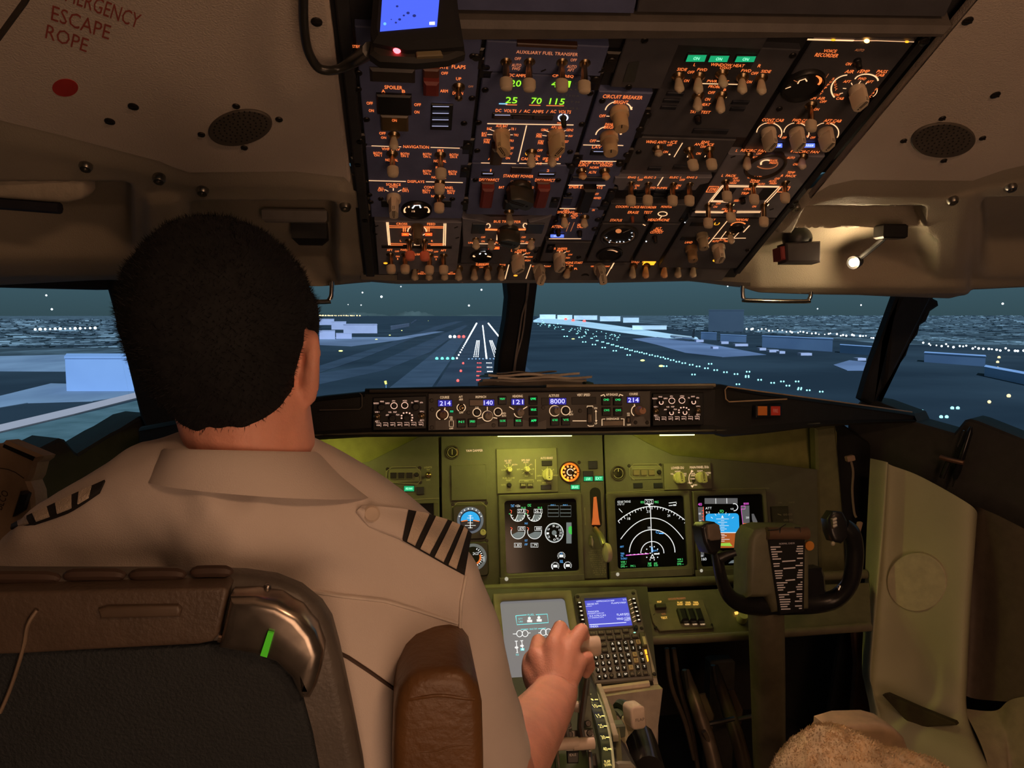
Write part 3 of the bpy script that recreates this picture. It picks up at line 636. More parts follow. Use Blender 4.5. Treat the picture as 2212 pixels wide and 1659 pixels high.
fr = m.block(236, 1035, 972, 1102, 0.002, BLACK, 'annunciator_row')
for x0, x1 in ((262, 468), (492, 716), (740, 960)): m.fill(rectpts(x0, 1048, x1, 1092), mat('lens_dark_violet', (0.06, 0.05, 0.07), 0.25), 'lens', 0.0028)
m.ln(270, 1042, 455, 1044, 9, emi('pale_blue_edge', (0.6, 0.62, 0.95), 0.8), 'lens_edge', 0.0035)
m.ln(180, 1146, 1210, 1162, 11, LEGH); m.ln(650, 1168, 548, 1600, 9, LEGH); m.ln(106, 1614, 524, 1622, 9); m.ln(562, 1620, 1056, 1624, 9)
letters(m, [('AUX BAT', 355, 1174, 140, 32), ('BAT', 205, 1206, 56, 30), ('TR 1', 492, 1210, 56, 28), ('TR2', 524, 1282, 58, 26), ('BAT', 146, 1262, 62, 26), ('BUS', 142, 1288, 56, 24), ('STBY', 178, 1342, 82, 28), ('PWR', 174, 1370, 70, 26), ('TR3', 470, 1350, 50, 26), ('OFF', 470, 1440, 50, 30), ('BAT', 456, 1504, 50, 26), ('ON', 426, 1558, 50, 26), ('A', 216, 1560, 50, 40),
    ('APU GEN', 1020, 1188, 150, 30), ('GEN1', 862, 1220, 80, 28), ('GEN2', 1166, 1222, 84, 28), ('GRD', 800, 1276, 66, 28), ('PWR', 798, 1302, 68, 26), ('INV', 1176, 1294, 50, 26), ('STBY', 822, 1358, 70, 26), ('PWR', 818, 1382, 66, 26), ('TEST', 1116, 1362, 70, 28), ('OFF', 810, 1466, 62, 28), ('OFF', 1070, 1466, 60, 28), ('ON', 784, 1536, 50, 26), ('ON', 1034, 1538, 52, 26), ('CAB UTIL', 690, 1568, 210, 32), ('IFE/PASS', 940, 1568, 190, 32), ('SEAT', 910, 1594, 80, 24), ('AC', 798, 1622, 66, 28)])
for p in (((205, 1212), (278, 1240)), ((346, 1195), (346, 1226)), ((455, 1214), (405, 1244)), ((448, 1280), (486, 1280)), ((182, 1276), (240, 1278)), ((860, 1222), (940, 1252)), ((1014, 1206), (1006, 1236)), ((1118, 1226), (1070, 1252)), ((1112, 1292), (1140, 1292)), ((838, 1286), (890, 1292))): m.ln(*p[0], *p[1], 7)
m.knob(350, 1262, 104, 0.029, 0.5, m=mat('amber_knob', (0.62, 0.44, 0.24), 0.45, var=0.06)); m.knob(1005, 1267, 104, 0.029, -0.4, m=mat('amber_knob', (0.62, 0.44, 0.24), 0.45, var=0.06))
m.arc(700, 1500, 58, 34, 140, 220, 12, AMBER); m.arc(700, 1500, 58, 34, -40, 40, 12, AMBER); m.arc(960, 1510, 50, 30, -50, 50, 12, AMBER)
m.tog(706, 1485, 705, 1670, 'S'); m.tog(955, 1490, 955, 1660, 'S'); m.block(225, 1470, 365, 1660, 0.014, mat('guard_dark_brown', (0.07, 0.045, 0.03), 0.4), 'switch_guard', 0.003)
m.arc(1086, 1075, 55, 40, 100, 260, 12, WHITEE, 'bezel_ring'); m.arc(1086, 1075, 55, 40, -80, 80, 12, WHITEE, 'bezel_ring'); m.knob(1086, 1060, 38, 0.016, 0, 'rnd', BLACK)
m.scr((155, 740), (76, 1130), (60, 1465), (1310, 1150), (1170, 1480), (1410, 780)); m.done()
m = Mod('standby_power_panel', 'overhead module lettered STANDBY POWER between two red DISCONNECT guards', 'panel', OH, ohr(A1, A2, 354, 466))
m.z(1020, 340, 5.53)
letters(m, [('STANDBY POWER', 552, 225, 360, 34), ('DISCONNECT', 204, 270, 238, 34), ('DISCONNECT', 870, 274, 236, 34), ('BAT', 350, 358, 62, 28), ('AUTO', 700, 360, 70, 28), ('1', 222, 156, 12, 28), ('2', 906, 158, 30, 28)])
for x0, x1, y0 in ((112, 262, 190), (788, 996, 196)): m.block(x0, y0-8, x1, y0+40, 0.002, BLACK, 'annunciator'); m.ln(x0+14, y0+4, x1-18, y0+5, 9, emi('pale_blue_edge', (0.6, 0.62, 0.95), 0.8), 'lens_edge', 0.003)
m.block(460, 122, 715, 198, 0.002, mat('lens_dark_violet', (0.06, 0.05, 0.07), 0.25), 'annunciator')
for x in (185, 842):
    m.block(x-82, 310, x+78, 400, 0.005, mat('guard_dark_red', (0.14, 0.05, 0.032), 0.4), 'guard_base', 0.002); m.block(x-80, 395, x+64, 620, 0.015, REDP, 'switch_guard', 0.003)
bk = mat('olive_black_knob', (0.03, 0.03, 0.022), 0.35)
m.knob(565, 350, 150, 0.030, 1.15, m=bk); m.tx('CLOSED POWER', 580, 290, 240, 22, LEGD, lift=0.001)
m.scr((40, 268), (1028, 270), (488, 492)); m.done()
m = Mod('bus_transfer_panel', 'pale grey raised overhead module lettered BUS TRANSFER', 'panel', OH, px=[(998, 468), (1030, 472), (1060, 480), (1098, 480), (1140, 478), (1170, 470), (1192, 462), (1180, 500), (1168, 530), (1000, 530)], m=PANELL, raise_=0.003)
m.z(1020, 340, 5.53); H_ = 0.0036
for t_ in (('BUS TRANSFER', 420, 768, 320, 28), ('OFF', 132, 955, 50, 20), ('ON', 128, 1004, 40, 20), ('OFF', 614, 955, 50, 20), ('ON', 600, 1004, 40, 20), ('APU GEN', 362, 1018, 180, 24), ('GEN', 356, 1036, 70, 16), ('DRIVE', 690, 1016, 100, 18), ('LINE', -10, 1020, 70, 18)): m.tx(*t_, m=LEG, lift=H_)
m.ln(155, 862, 300, 866, 24, LEG, lift=H_); m.ln(545, 862, 645, 862, 24, LEG, lift=H_); m.ln(0, 1030, 280, 1036, 8, LEGH, lift=H_); m.ln(450, 1030, 740, 1030, 8, LEGH, lift=H_)
for x in (300, 322): m.ln(x, 925, x-6, 990, 8, LEGH, lift=H_)
m.path([(420, 950), (420, 988), (470, 988)], 8, LEGH, lift=H_); m.arc(192, 818, 22, 26, -90, 150, 9, LEGH, lift=H_); m.arc(634, 816, 24, 28, 30, 270, 9, LEGH, lift=H_)
for x0, x1 in ((-6, 160), (645, 852)): m.block(x0, 796, x1, 916, 0.005, mat('annun_dark', (0.025, 0.028, 0.04), 0.3), 'annunciator')
m.knob(430, 850, 125, 0.028, 1.25, m=bk); m.block(376, 530, 566, 640, 0.012, BLACK, 'switch_guard', 0.003); m.tog(440, 650, 455, 810, 'S')
for bx, by, tx_, ty in ((42, 960, 48, 1100), (222, 975, 232, 1105), (530, 985, 526, 1100), (708, 970, 700, 1105)): m.tog(bx, by, tx_, ty, 'S')
m.scr((905, 735), (840, 975), (-15, 755)); m.done()
m = Mod('apu_wiper_panel', 'overhead module with round gauge and L WIPER knob at the front', 'panel', OH, ohr(A1, A2-0.012, 532, 570), m=PANELD)
m.z(1020, 340, 5.53)
m.lit(190, 1068, 325, 1098, REDLIT, 'LOW OIL', AMBER, h=0.003, tw=0.8); m.gauge(110, 1175, 120)
m.path([(0, 1165), (30, 1190)], 16, LEGH, lift=0.0025); m.path([(90, 1160), (105, 1125), (150, 1122), (165, 1160)], 12, WHITEE, lift=0.0025); m.path([(180, 1180), (225, 1190)], 14, LEGH, lift=0.0025)
letters(m, [('WIPER', 590, 1112, 120, 26), ('PARK', 552, 1134, 84, 22), ('INT', 664, 1146, 56, 20), ('LOW', 688, 1190, 72, 20), ('HIGH', 656, 1232, 74, 20), ('L', 474, 1112, 16, 26)])
m.ln(546, 1142, 546, 1165, 7); m.ln(595, 1168, 640, 1150, 7); m.ln(622, 1188, 660, 1190, 7)
m.knob(545, 1190, 78, 0.027, -0.6); m.scr((762, 1120), (750, 1230)); m.done()
# --- column 3
m = Mod('blank_overhead_panel', 'blank grey overhead module with one slotted cover above CIRCUIT BREAKER', 'panel', OH, ohr(A2+0.012, A4-0.03, 64, 196), m=PANELD)
m.z(1020, 60, 5.53); m.fill([(1800, 650), (1870, 420), (2000, 400), (1940, 650)], mat('cover_green_grey', (0.05, 0.055, 0.05), 0.5), 'cover', 0.001); m.scr((1870, 705), (2060, 150)); m.done()
m = Mod('panel_light_module', 'overhead module lettered CIRCUIT BREAKER with two round dimmer knobs', 'panel', OH, ohr(A2, A3, 198, 346))
m.z(1020, 60, 5.53)
letters(m, [('CIRCUIT BREAKER', 1800, 828, 480, 42), ('BRIGHT', 1778, 890, 170, 40), ('OFF', 1556, 1054, 74, 34), ('PANEL', 1650, 1155, 120, 30), ('BRIGHT', 1655, 1190, 160, 36), ('OFF', 1442, 1352, 72, 34), ('LAV', 1488, 1426, 110, 32)])
m.ln(1602, 1056, 1640, 1058, 8); m.ln(1486, 1354, 1522, 1356, 8); m.ln(1325, 1400, 1530, 1404, 9); m.ln(1715, 1404, 1805, 1408, 9)
m.arc(1750, 1000, 160, 120, 105, 172, 11); m.arc(1750, 1000, 160, 120, 10, 52, 11); m.arc(1630, 1295, 155, 115, 105, 172, 11); m.arc(1630, 1295, 155, 115, 10, 52, 11)
m.fill([(1880, 945), (1918, 948), (1895, 985)], LEGH, 'legend'); m.fill([(1755, 1250), (1790, 1250), (1768, 1282)], LEGH, 'legend')
m.knob(1755, 990, 112, 0.028, 0.2, 'rnd', mat('amber_knob', (0.62, 0.44, 0.24), 0.45, var=0.06)); m.knob(1632, 1290, 108, 0.028, 0.2, 'rnd', mat('amber_knob', (0.62, 0.44, 0.24), 0.45, var=0.06))
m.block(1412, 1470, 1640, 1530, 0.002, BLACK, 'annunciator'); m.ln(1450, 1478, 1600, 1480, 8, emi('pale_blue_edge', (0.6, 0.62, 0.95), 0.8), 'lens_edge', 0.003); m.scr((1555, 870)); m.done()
m = Mod('cooling_exit_light_panel', 'overhead module lettered EQUIP COOLING and EMER EXIT LIGHTS', 'panel', OH, ohr(A2, A3, 348, 448))
m.z(1020, 340, 5.53)
m.ln(1255, 44, 1722, 48, 9); m.ln(1148, 332, 1590, 336, 9)
letters(m, [('EQUIP COOLING', 1480, 68, 390, 36), ('SUPPLY', 1330, 96, 124, 26), ('EXHAUST', 1604, 98, 150, 26), ('NORM', 1458, 122, 102, 28), ('ALTN', 1436, 178, 86, 30), ('EMER EXIT LIGHTS', 1360, 356, 400, 34), ('OFF', 1482, 438, 58, 24), ('ARMED', 1494, 486, 90, 24), ('ON', 1448, 630, 30, 24)])
m.tog(1305, 160, 1330, 265, 'S', mat('amber_tip', (0.80, 0.50, 0.24), 0.45)); m.tog(1582, 160, 1608, 265, 'S', mat('amber_tip', (0.80, 0.50, 0.24), 0.45))
m.block(1190, 240, 1600, 290, 0.002, mat('annun_dark', (0.025, 0.028, 0.04), 0.3), 'annunciator'); m.block(1285, 400, 1440, 680, 0.012, BLACK, 'switch_guard', 0.003); m.scr((1156, 440)); m.done()
m = Mod('cabin_sign_panel', 'overhead module lettered NO SMOKING with lit blue CALL light', 'panel', OH, ohr(A2, A3, 450, 520), m=PANEL)
m.z(1020, 340, 5.53); m.ln(1046, 610, 1315, 616, 10)
letters(m, [('NO', 1126, 632, 60, 24), ('SMOKING', 1118, 656, 200, 28), ('OFF', 1232, 674, 56, 24), ('AUTO', 1220, 698, 84, 24), ('ON', 1212, 722, 46, 22), ('ATTEND', 1026, 828, 150, 30), ('GRD', 1286, 806, 60, 24), ('CALL', 1292, 830, 76, 26), ('N', 1300, 640, 30, 60)])
m.ln(1165, 775, 1122, 885, 6, LEGD); m.ln(1220, 775, 1175, 885, 6, LEGD)
m.block(1070, 485, 1190, 580, 0.002, mat('annun_dark', (0.025, 0.028, 0.04), 0.3), 'annunciator')
m.lit(935, 922, 1095, 958, BLUEL, 'CALL', WHITEE, h=0.002); m.ln(918, 972, 1300, 972, 8, LEGH)
m.tog(1100, 700, 1108, 842, 'S'); m.tog(1340, 715, 1340, 840, 'S'); m.knob(1025, 870, 34, 0.010, 0, 'rnd', BLACK); m.knob(1280, 885, 34, 0.010, 0, 'rnd', BLACK); m.scr((1000, 765)); m.done()
m = Mod('right_wiper_panel', 'overhead module with R WIPER pointer knob at the front', 'panel', OH, ohr(A2-0.008, A3, 522, 566), m=PANELD)
m.z(1020, 340, 5.53)
letters(m, [('R', 990, 1090, 20, 24), ('WIPER', 1078, 1092, 120, 26), ('PARK', 1050, 1114, 76, 20), ('INT', 1144, 1124, 46, 18), ('LOW', 1172, 1162, 50, 18), ('HIGH', 1138, 1200, 56, 18)]); m.ln(1046, 1122, 1044, 1140, 6); m.ln(1085, 1146, 1120, 1130, 6)
m.knob(1040, 1170, 76, 0.027, -0.3); m.scr((1272, 1190)); m.done()
# --- column 4
m = Mod('window_heat_panel', 'overhead module lettered WINDOW HEAT with three lit green ON lights', 'panel', OH, ohr(A3, A4+0.016, 100, 296), m=PANELD)
m.z(1380, 40, 5.53)
for x0, x1, y0, y1, sk in ((560, 790, 436, 516, 30), (828, 1060, 446, 520, 30), (1145, 1380, 452, 520, 30)):
    fr = m.block(x0, y0-6, x1+16, y1+6, 0.002, BLACK, 'annunciator'); mbx = MB(); fillpoly(mbx, OH.off(0.002), [m.P(*p) for p in ((x0+sk, y0), (x1+sk-8, y0), (x1-6, y1), (x0, y1))], 0.0008); build(mbx, 'lens', GREENL, fr, False)
    m.tx('ON', (x0+x1)/2+14, (y0+y1)/2+2, 72, 34, GREENT, 'lens_text', 0.0036)
letters(m, [('L', 668, 552, 22, 34), ('WINDOW HEAT', 1060, 558, 410, 36), ('OVHT', 1038, 592, 140, 30), ('R', 1442, 566, 36, 36), ('SIDE', 518, 608, 118, 34), ('FWD', 758, 612, 118, 34), ('OFF', 622, 642, 80, 34), ('FWD', 1284, 624, 118, 34), ('OFF', 1384, 656, 82, 34), ('SIDE', 1520, 632, 118, 34), ('ON', 570, 744, 60, 32), ('PWR TEST', 945, 752, 260, 30), ('ON', 1320, 758, 60, 32), ('PROBE', 905, 814, 142, 32), ('B', 1028, 852, 30, 28), ('OFF', 868, 886, 80, 34), ('ON', 822, 966, 62, 34), ('HEAT', 795, 1028, 118, 32), ('TAT', 650, 1116, 76, 32), ('TEST', 798, 1120, 116, 32)])
m.ln(750, 778, 1180, 788, 11); m.ln(515, 712, 538, 680, 7); m.ln(1272, 722, 1298, 688, 7); m.ln(745, 945, 765, 915, 7)
for bx, by, tx_, ty in ((470, 690, 488, 888), (712, 690, 708, 895), (990, 655, 1015, 828), (1235, 700, 1236, 900), (1462, 710, 1466, 905), (706, 920, 700, 1110), (980, 920, 972, 1130)): m.tog(bx, by, tx_, ty, 'S')
for x0, y0, x1, y1 in ((330, 890, 540, 935), (290, 970, 490, 1015), (260, 1050, 450, 1095), (1110, 990, 1320, 1035), (1090, 1070, 1270, 1115)): m.block(x0, y0, x1, y1, 0.002, mat('annun_dark', (0.025, 0.028, 0.04), 0.3), 'annunciator')
m.knob(700, 1175, 44, 0.010, 0, 'rnd', BLACK); m.block(640, 1330, 1070, 1385, 0.002, mat('annun_dark', (0.025, 0.028, 0.04), 0.3), 'annunciator'); m.done()
m = Mod('anti_ice_panel', 'overhead module lettered WING ANTI ICE and ENG ANTI ICE', 'panel', OH, ohr(A3, A4+0.004, 298, 372), m=PANELD)
m.z(1380, 40, 5.53)
letters(m, [('WING ANTI', 205, 1476, 240, 34), ('-', 355, 1478, 20, 8), ('ICE', 418, 1478, 76, 34), ('OFF', 368, 1512, 62, 26), ('ENG', 796, 1476, 92, 28), ('ANTI', 722, 1504, 110, 30), ('ICE', 858, 1508, 72, 30), ('OFF', 768, 1534, 66, 24), ('ON', 320, 1594, 54, 28), ('ON', 712, 1614, 54, 28)])
m.ln(522, 1486, 420, 1656, 8)
m.tog(225, 1550, 245, 1650, 'S')
m.z(1320, 320, 5.53); m.tog(930, 20, 998, 265, 'L'); m.tog(1170, 20, 1215, 260, 'L'); m.ln(920, 90, 910, 110, 8); m.ln(1130, 90, 1118, 108, 8); m.disc(698, 76, 12, 8, LEGH, 'legend')
m.scr((330, 45)); m.block(440, 232, 600, 275, 0.002, mat('annun_dark', (0.025, 0.028, 0.04), 0.3), 'annunciator'); m.block(740, 215, 960, 262, 0.002, mat('annun_dark', (0.025, 0.028, 0.04), 0.3), 'annunciator'); m.done()
m = Mod('hydraulic_pump_panel', 'pale grey overhead module lettered ENG and ELEC PUMPS with four levers', 'panel', OH, px=[(1328, 380), (1538, 380), (1530, 392), (1512, 396), (1502, 408), (1335, 408), (1333, 398), (1324, 394)], m=PANELL, raise_=0.003)
m.z(1320, 320, 5.53); H_ = 0.0036
for t_ in (('ENG 1', 265, 350, 124, 24), ('OFF', 348, 380, 62, 24), ('ELEC 2', 468, 350, 140, 24), ('ELEC 1', 768, 350, 130, 24), ('OFF', 850, 380, 62, 24), ('ENG 2', 968, 350, 124, 24), ('ON', 312, 448, 52, 24), ('A', 296, 478, 26, 20), ('HYD PUMPS', 560, 476, 220, 22), ('ON', 808, 448, 52, 24), ('B', 790, 478, 26, 20)): m.tx(*t_, m=LEG, lift=H_)
m.ln(622, 345, 555, 452, 8, LEGH, lift=H_)
for bx, by, tx_, ty in ((236, 405, 236, 685), (440, 410, 438, 685), (740, 415, 735, 685), (935, 415, 936, 688)): m.tog(bx, by, tx_, ty, 'L')
m.scr((100, 375), (1105, 375)); m.done()
m = Mod('voice_recorder_panel', 'overhead module lettered COCKPIT VOICE, ERASE, TEST and HEADPHONE', 'panel', OH, ohr(A3, A4-0.01, 440, 481), m=PANELD)
m.z(1320, 320, 5.53)
for i in range(3):
    for x0 in (310, 520, 690): m.z(1320, 320, 5.53).block(x0-i*18, 505+i*42, x0+140-i*18, 535+i*42, 0.001, mat('annun_dark', (0.025, 0.028, 0.04), 0.3), 'annunciator')
letters(m, [('COCKPIT VOICE RECORDER', 300, 704, 490, 26), ('MONITOR', 664, 702, 130, 26), ('ERASE', 266, 768, 128, 30), ('TEST', 440, 768, 100, 30), ('HEADPHONE', 570, 858, 250, 30), ('STATUS', 60, 862, 140, 28)])
m.arc(616, 786, 54, 26, 0, 355, 9); m.ln(605, 812, 578, 850, 8)
m.knob(252, 822, 22, 0.010, 0, 'rnd', mat('red_button', (0.3, 0.08, 0.04), 0.4)); m.knob(412, 808, 22, 0.010, 0, 'rnd', BLACK); m.done()
m = Mod('cabin_altitude_panel', 'dark overhead module with the large round cabin altitude dial', 'panel', OH, ohr(A3, A4-0.055, 483, 566), m=PANELD)
m.z(1020, 340, 5.53); m.gauge(1755, 930, 200, m=mat('bezel_grey', (0.05, 0.045, 0.04), 0.35))
m.arc(1755, 930, 180, 95, -170, 20, 13, mat('bezel_rim', (0.45, 0.35, 0.26), 0.4), 'dial_rim', lift=0.004)
for a in (-160, -130, -100, -70, -40, -10, 20): m.path([(1755+150*math.cos(R_(a)), 930-78*math.sin(R_(a))), (1755+172*math.cos(R_(a)), 930-90*math.sin(R_(a)))], 8, WHITEE, lift=0.0025)
m.disc(1748, 880, 36, 26, emi('dial_orange', (1.0, 0.32, 0.10), 0.55), 'dial_hub', 0.003); m.ln(1800, 900, 1890, 862, 10, mat('pointer_grey', (0.4, 0.36, 0.32), 0.5), 'pointer', 0.003)
m.gauge(1640, 1150, 140); m.arc(1630, 1160, 120, 55, 30, 170, 14, mat('dial_white', (0.3, 0.2, 0.12), 0.6, var=0, emit=(1.0, 0.5, 0.25), es=0.7), 'legend', lift=0.0025)
for x, y in ((1545, 988), (1640, 1012), (1765, 1008)): m.disc(x, y, 9, 8, WHITEE, 'bulb', 0.0025)
m.path([(2040, 800), (2070, 815)], 9, LEGH); m.done()
m = Mod('aural_cutout_panel', 'narrow overhead module lettered ALT HORN CUTOUT above amber lights', 'panel', OH, ohr(A4-0.053, A4-0.004, 483, 566), m=PANELD)
m.z(1320, 320, 5.53); letters(m, [('ALT', 565, 958, 70, 24), ('HORN', 556, 982, 100, 26), ('CUTOUT', 545, 1006, 150, 28)]); m.knob(520, 1055, 30, 0.012, 0, 'rnd', BLACK); m.disc(420, 1115, 9, 8, WHITEE, 'bulb'); m.done()
# --- column 5
m = Mod('air_temperature_panel', 'overhead module lettered AIR TEMP and VOICE RECORDER at upper right', 'panel', OH, ohr(A4+0.018, aR-0.014, 66, 330), m=PANELD)
m.z(1640, 40, 5.53)
m.path([(575, 250), (860, 258), (1130, 264)], 20, LEGH, lift=0.001); m.path([(1130, 266), (1400, 266), (1850, 280)], 7, LEGH, lift=0.001)
m.disc(1285, 268, 34, 26, emi('bulb_orange', (1.0, 0.45, 0.10), 9.0), 'bulb', 0.0016); m.disc(885, 256, 30, 14, AMBER, 'bulb', 0.0016); m.disc(1765, 278, 26, 14, AMBER, 'bulb', 0.0016)
m.path([(965, 235), (1085, 65), (2120, 82)], 8, mat('trim_edge', (0.22, 0.19, 0.16), 0.4), 'trim_line')
letters(m, [('VOICE', 848, 388, 160, 34), ('RECORDER', 808, 440, 280, 44), ('ON', 1068, 544, 66, 34), ('AIR', 1082, 634, 106, 40), ('TEMP', 1242, 632, 150, 40), ('PASS', 1470, 634, 124, 36), ('CAB', 1445, 676, 104, 34), ('TEMP', 575, 672, 108, 26), ('80', 664, 700, 50, 26), ('100', 612, 780, 70, 26), ('FWD', 1232, 720, 90, 30), ('AFT', 1050, 754, 84, 30), ('AFT', 1322, 756, 80, 30), ('CONT', 922, 914, 90, 30), ('CAB', 966, 956, 90, 30), ('TRIM', 622, 952, 110, 32), ('AIR', 745, 954, 90, 32), ('OFF', 764, 994, 76, 30), ('ON', 684, 1086, 60, 30), ('CONT CAB', 165, 1214, 264, 34), ('AUTO', 138, 1246, 100, 28), ('FWD CAB', 500, 1218, 200, 34), ('AUTO', 500, 1248, 100, 28), ('AFT CAB', 880, 1222, 210, 34), ('AUTO', 852, 1252, 100, 28), ('OFF', 298, 1424, 52, 26), ('OFF', 640, 1424, 56, 26), ('C', 246, 1402, 36, 28), ('C', 584, 1404, 36, 28)])
m.tx('AUTO', 1200, 378, 108, 30, LEGD)
for i, ch in enumerate('SUPPLY'): m.tx(ch, 884-i*30, 722+i*36, 24, 26)
for i, ch in enumerate('DUCT'): m.tx(ch, 905+i*4, 760+i*30, 22, 24)
for i, ch in enumerate('PACK'): m.tx(ch, 1400-i*34, 848+i*40, 26, 30)
m.arc(1070, 845, 210, 170, 95, 215, 14); m.arc(1280, 745, 140, 80, 0, 165, 14); m.arc(1260, 850, 150, 110, -50, 0, 8)
for p in (((1100, 770), (1112, 795)), ((1215, 745), (1190, 778)), ((1290, 765), (1270, 785)), ((1000, 835), (1040, 838)), ((1000, 890), (960, 900))): m.ln(*p[0], *p[1], 8)
m.gauge(520, 790, 225, depth=0.006); m.arc(600, 740, 135, 80, -40, 50, 26, LEG, lift=0.0025); m.path([(460, 780), (480, 745), (550, 720), (570, 752)], 13, LEGH, lift=0.0025); m.path([(325, 790), (295, 845), (378, 815)], 13, LEGH, lift=0.0025); m.path([(340, 760), (395, 730), (470, 765)], 8, LEGD, lift=0.0025)
m.knob(1165, 840, 92, 0.027, -0.25); m.tog(615, 1035, 620, 1350, 'L')
for x in (90, 415, 770): m.arc(x+30, 1365, 150, 118, 100, 178, 9); m.arc(x+30, 1365, 150, 118, -30, 70, 9)
for x in (95, 430, 775): m.knob(x+12, 1345, 86, 0.026, -0.15)
for x in (110, 500): m.lit(x, 1492, x+165, 1542, BLUEL, 'RAM DOOR', WHITEE, h=0.0015, tw=0.8, th=0.5)
m.knob(1170, 500, 44, 0.012, 0, 'rnd', BLACK)
m.path([(790, 720), (830, 660)], 6, LEGD)
m.scr((240, 1078), (400, 440)); m.done()
m = Mod('pack_bleed_panel', 'pale grey overhead module lettered RECIRC FAN, PACK and ISOLATION VALVE', 'panel', OH, ohr(A4-0.002, aR-0.014, 332, 468), m=PANELL, raise_=0.002)
m.z(1320, 320, 5.53); H_ = 0.0028
for t_ in (('L', 1504, 28, 20, 28), ('RECIRC FAN', 1706, 30, 310, 32), ('OFF', 1768, 66, 60, 24), ('AUTO', 1730, 110, 84, 24), ('L  PACK', 1408, 330, 170, 28), ('OFF', 1486, 362, 58, 22), ('AUTO', 1496, 390, 74, 22), ('HIGH', 1458, 418, 76, 22), ('ISOLATION', 1752, 350, 232, 28), ('VALVE', 1728, 374, 116, 26), ('CLOSE', 1716, 400, 110, 26), ('OFF', 1985, 366, 60, 24), ('AUTO', 1930, 396, 84, 24), ('HIGH', 1936, 422, 80, 22), ('AUTO', 1796, 430, 80, 22), ('OPEN', 1640, 490, 110, 26), ('TRIP', 1598, 542, 90, 28), ('RESET', 1504, 628, 66, 24), ('OFF', 1282, 664, 54, 22), ('ON', 1246, 702, 44, 22), ('APU', 1352, 728, 60, 20), ('BLEED', 1420, 754, 130, 26), ('ON', 1710, 698, 46, 22), ('R  PACK', 2120, 332, 180, 28), ('OVHT', 2230, 196, 110, 26), ('TEMP', 2150, 292, 90, 26), ('AUTO', 2150, 116, 90, 26), ('R', 2160, 38, 22, 26), ('RECIRC FAN', 2335, 44, 300, 30)): m.tx(*t_, m=LEG, lift=H_)
for p in ([(1325, 450), (1165, 650)], [(1345, 450), (1190, 645)], [(1330, 446), (2010, 460)], [(1340, 462), (1990, 466)], [(2010, 460), (1835, 645)], [(2030, 470), (1860, 650)], [(1200, 628), (1420, 634)], [(1195, 640), (1400, 646)], [(1005, 756), (1350, 762)], [(1005, 770), (1340, 774)], [(1505, 756), (1790, 756)], [(1500, 772), (1780, 770)]): m.path(p, 9, LEGH, lift=H_)
m.path([(1135, 525), (1175, 458), (1290, 462), (1245, 525)], 8, LEG, closed=True, lift=H_); m.path([(1980, 525), (2020, 462), (2140, 462), (2100, 525)], 8, LEG, closed=True, lift=H_); m.tx('ZONE', 1215, 492, 80, 34, LEG, lift=H_)
m.gauge(1840, 195, 215, depth=0.006, m=mat('bezel_brown', (0.05, 0.035, 0.025), 0.35)); m.arc(1860, 185, 130, 62, -150, 40, 12, LEGD, lift=0.0035); m.arc(1860, 185, 70, 42, 60, 200, 16, LEGH, lift=0.0035); m.tx('DUCT', 1940, 150, 84, 24, LEG, lift=0.0035); m.tx('PRESS', 1935, 178, 84, 20, LEG, lift=0.0035)
for bx, by, tx_, ty, k_ in ((1630, 90, 1622, 262, 'S'), (2285, 105, 2280, 250, 'S'), (1365, 390, 1392, 640, 'L'), (1690, 430, 1715, 672, 'L'), (2075, 405, 2080, 650, 'L'), (1415, 670, 1440, 890, 'L'), (1160, 670, 1160, 950, 'L'), (1825, 665, 1825, 940, 'L')): m.tog(bx, by, tx_, ty, k_)
m.knob(1565, 590, 40, 0.010, 0, 'rnd', BLACK)
for x0, y0, x1, y1 in ((1250, 480, 1460, 620), (1740, 480, 1960, 620)): m.fill([(x0+80, y0), (x1+40, y0), (x1-60, y1), (x0-30, y1)], mat('annun_dark', (0.025, 0.028, 0.04), 0.3), 'annunciator', 0.0024)
m.scr((1455, 85), (985, 735), (1915, 715), (2210, 640)); m.done()
m = Mod('pressurization_panel', 'overhead module lettered LAND ALT and MANUAL with clear knobs', 'panel', OH, ohr(A4-0.002, aR-0.012, 472, 580), m=PANELD)
m.z(1320, 320, 5.53)
letters(m, [('FLT ALT', 1180, 856, 130, 22), ('MANUAL', 1565, 854, 160, 28), ('LAND', 928, 1126, 86, 24), ('ALT', 1150, 1080, 50, 22), ('AUTO', 1250, 1112, 80, 24), ('ALTN', 1330, 1094, 70, 22), ('MAN', 1384, 1112, 60, 22)])
m.ln(1400, 855, 1105, 1215, 8); m.ln(1225, 1080, 1610, 1076, 8); m.ln(1375, 995, 1310, 1080, 7); m.ln(1530, 1005, 1465, 1075, 7); m.ln(1655, 925, 1580, 1005, 10)
m.tx('U', 1262, 905, 60, 30, AMBER); m.arc(1525, 930, 90, 46, 30, 175, 12, LEG)
m.block(950, 885, 1170, 935, 0.001, BLACK, 'display_window'); m.block(830, 1060, 1040, 1105, 0.001, BLACK, 'display_window')
CK = mat('clear_knob', (0.40, 0.32, 0.20), 0.3)
m.knob(1085, 1035, 70, 0.026, 0, 'rnd', CK); m.knob(955, 1185, 70, 0.026, 0, 'rnd', mat('amber_brown_knob', (0.36, 0.23, 0.11), 0.35)); m.knob(1278, 1175, 78, 0.026, 0.1); m.tog(1420, 1015, 1440, 1145, 'S')
m.gauge(1500, 955, 75, depth=0.003); m.disc(1240, 1345, 26, 14, AMBER, 'bulb'); m.disc(882, 888, 8, 7, WHITEE, 'bulb'); m.disc(1912, 790, 9, 8, WHITEE, 'bulb')
m.scr((1630, 1215), (840, 860), (2160, 700)); m.done()
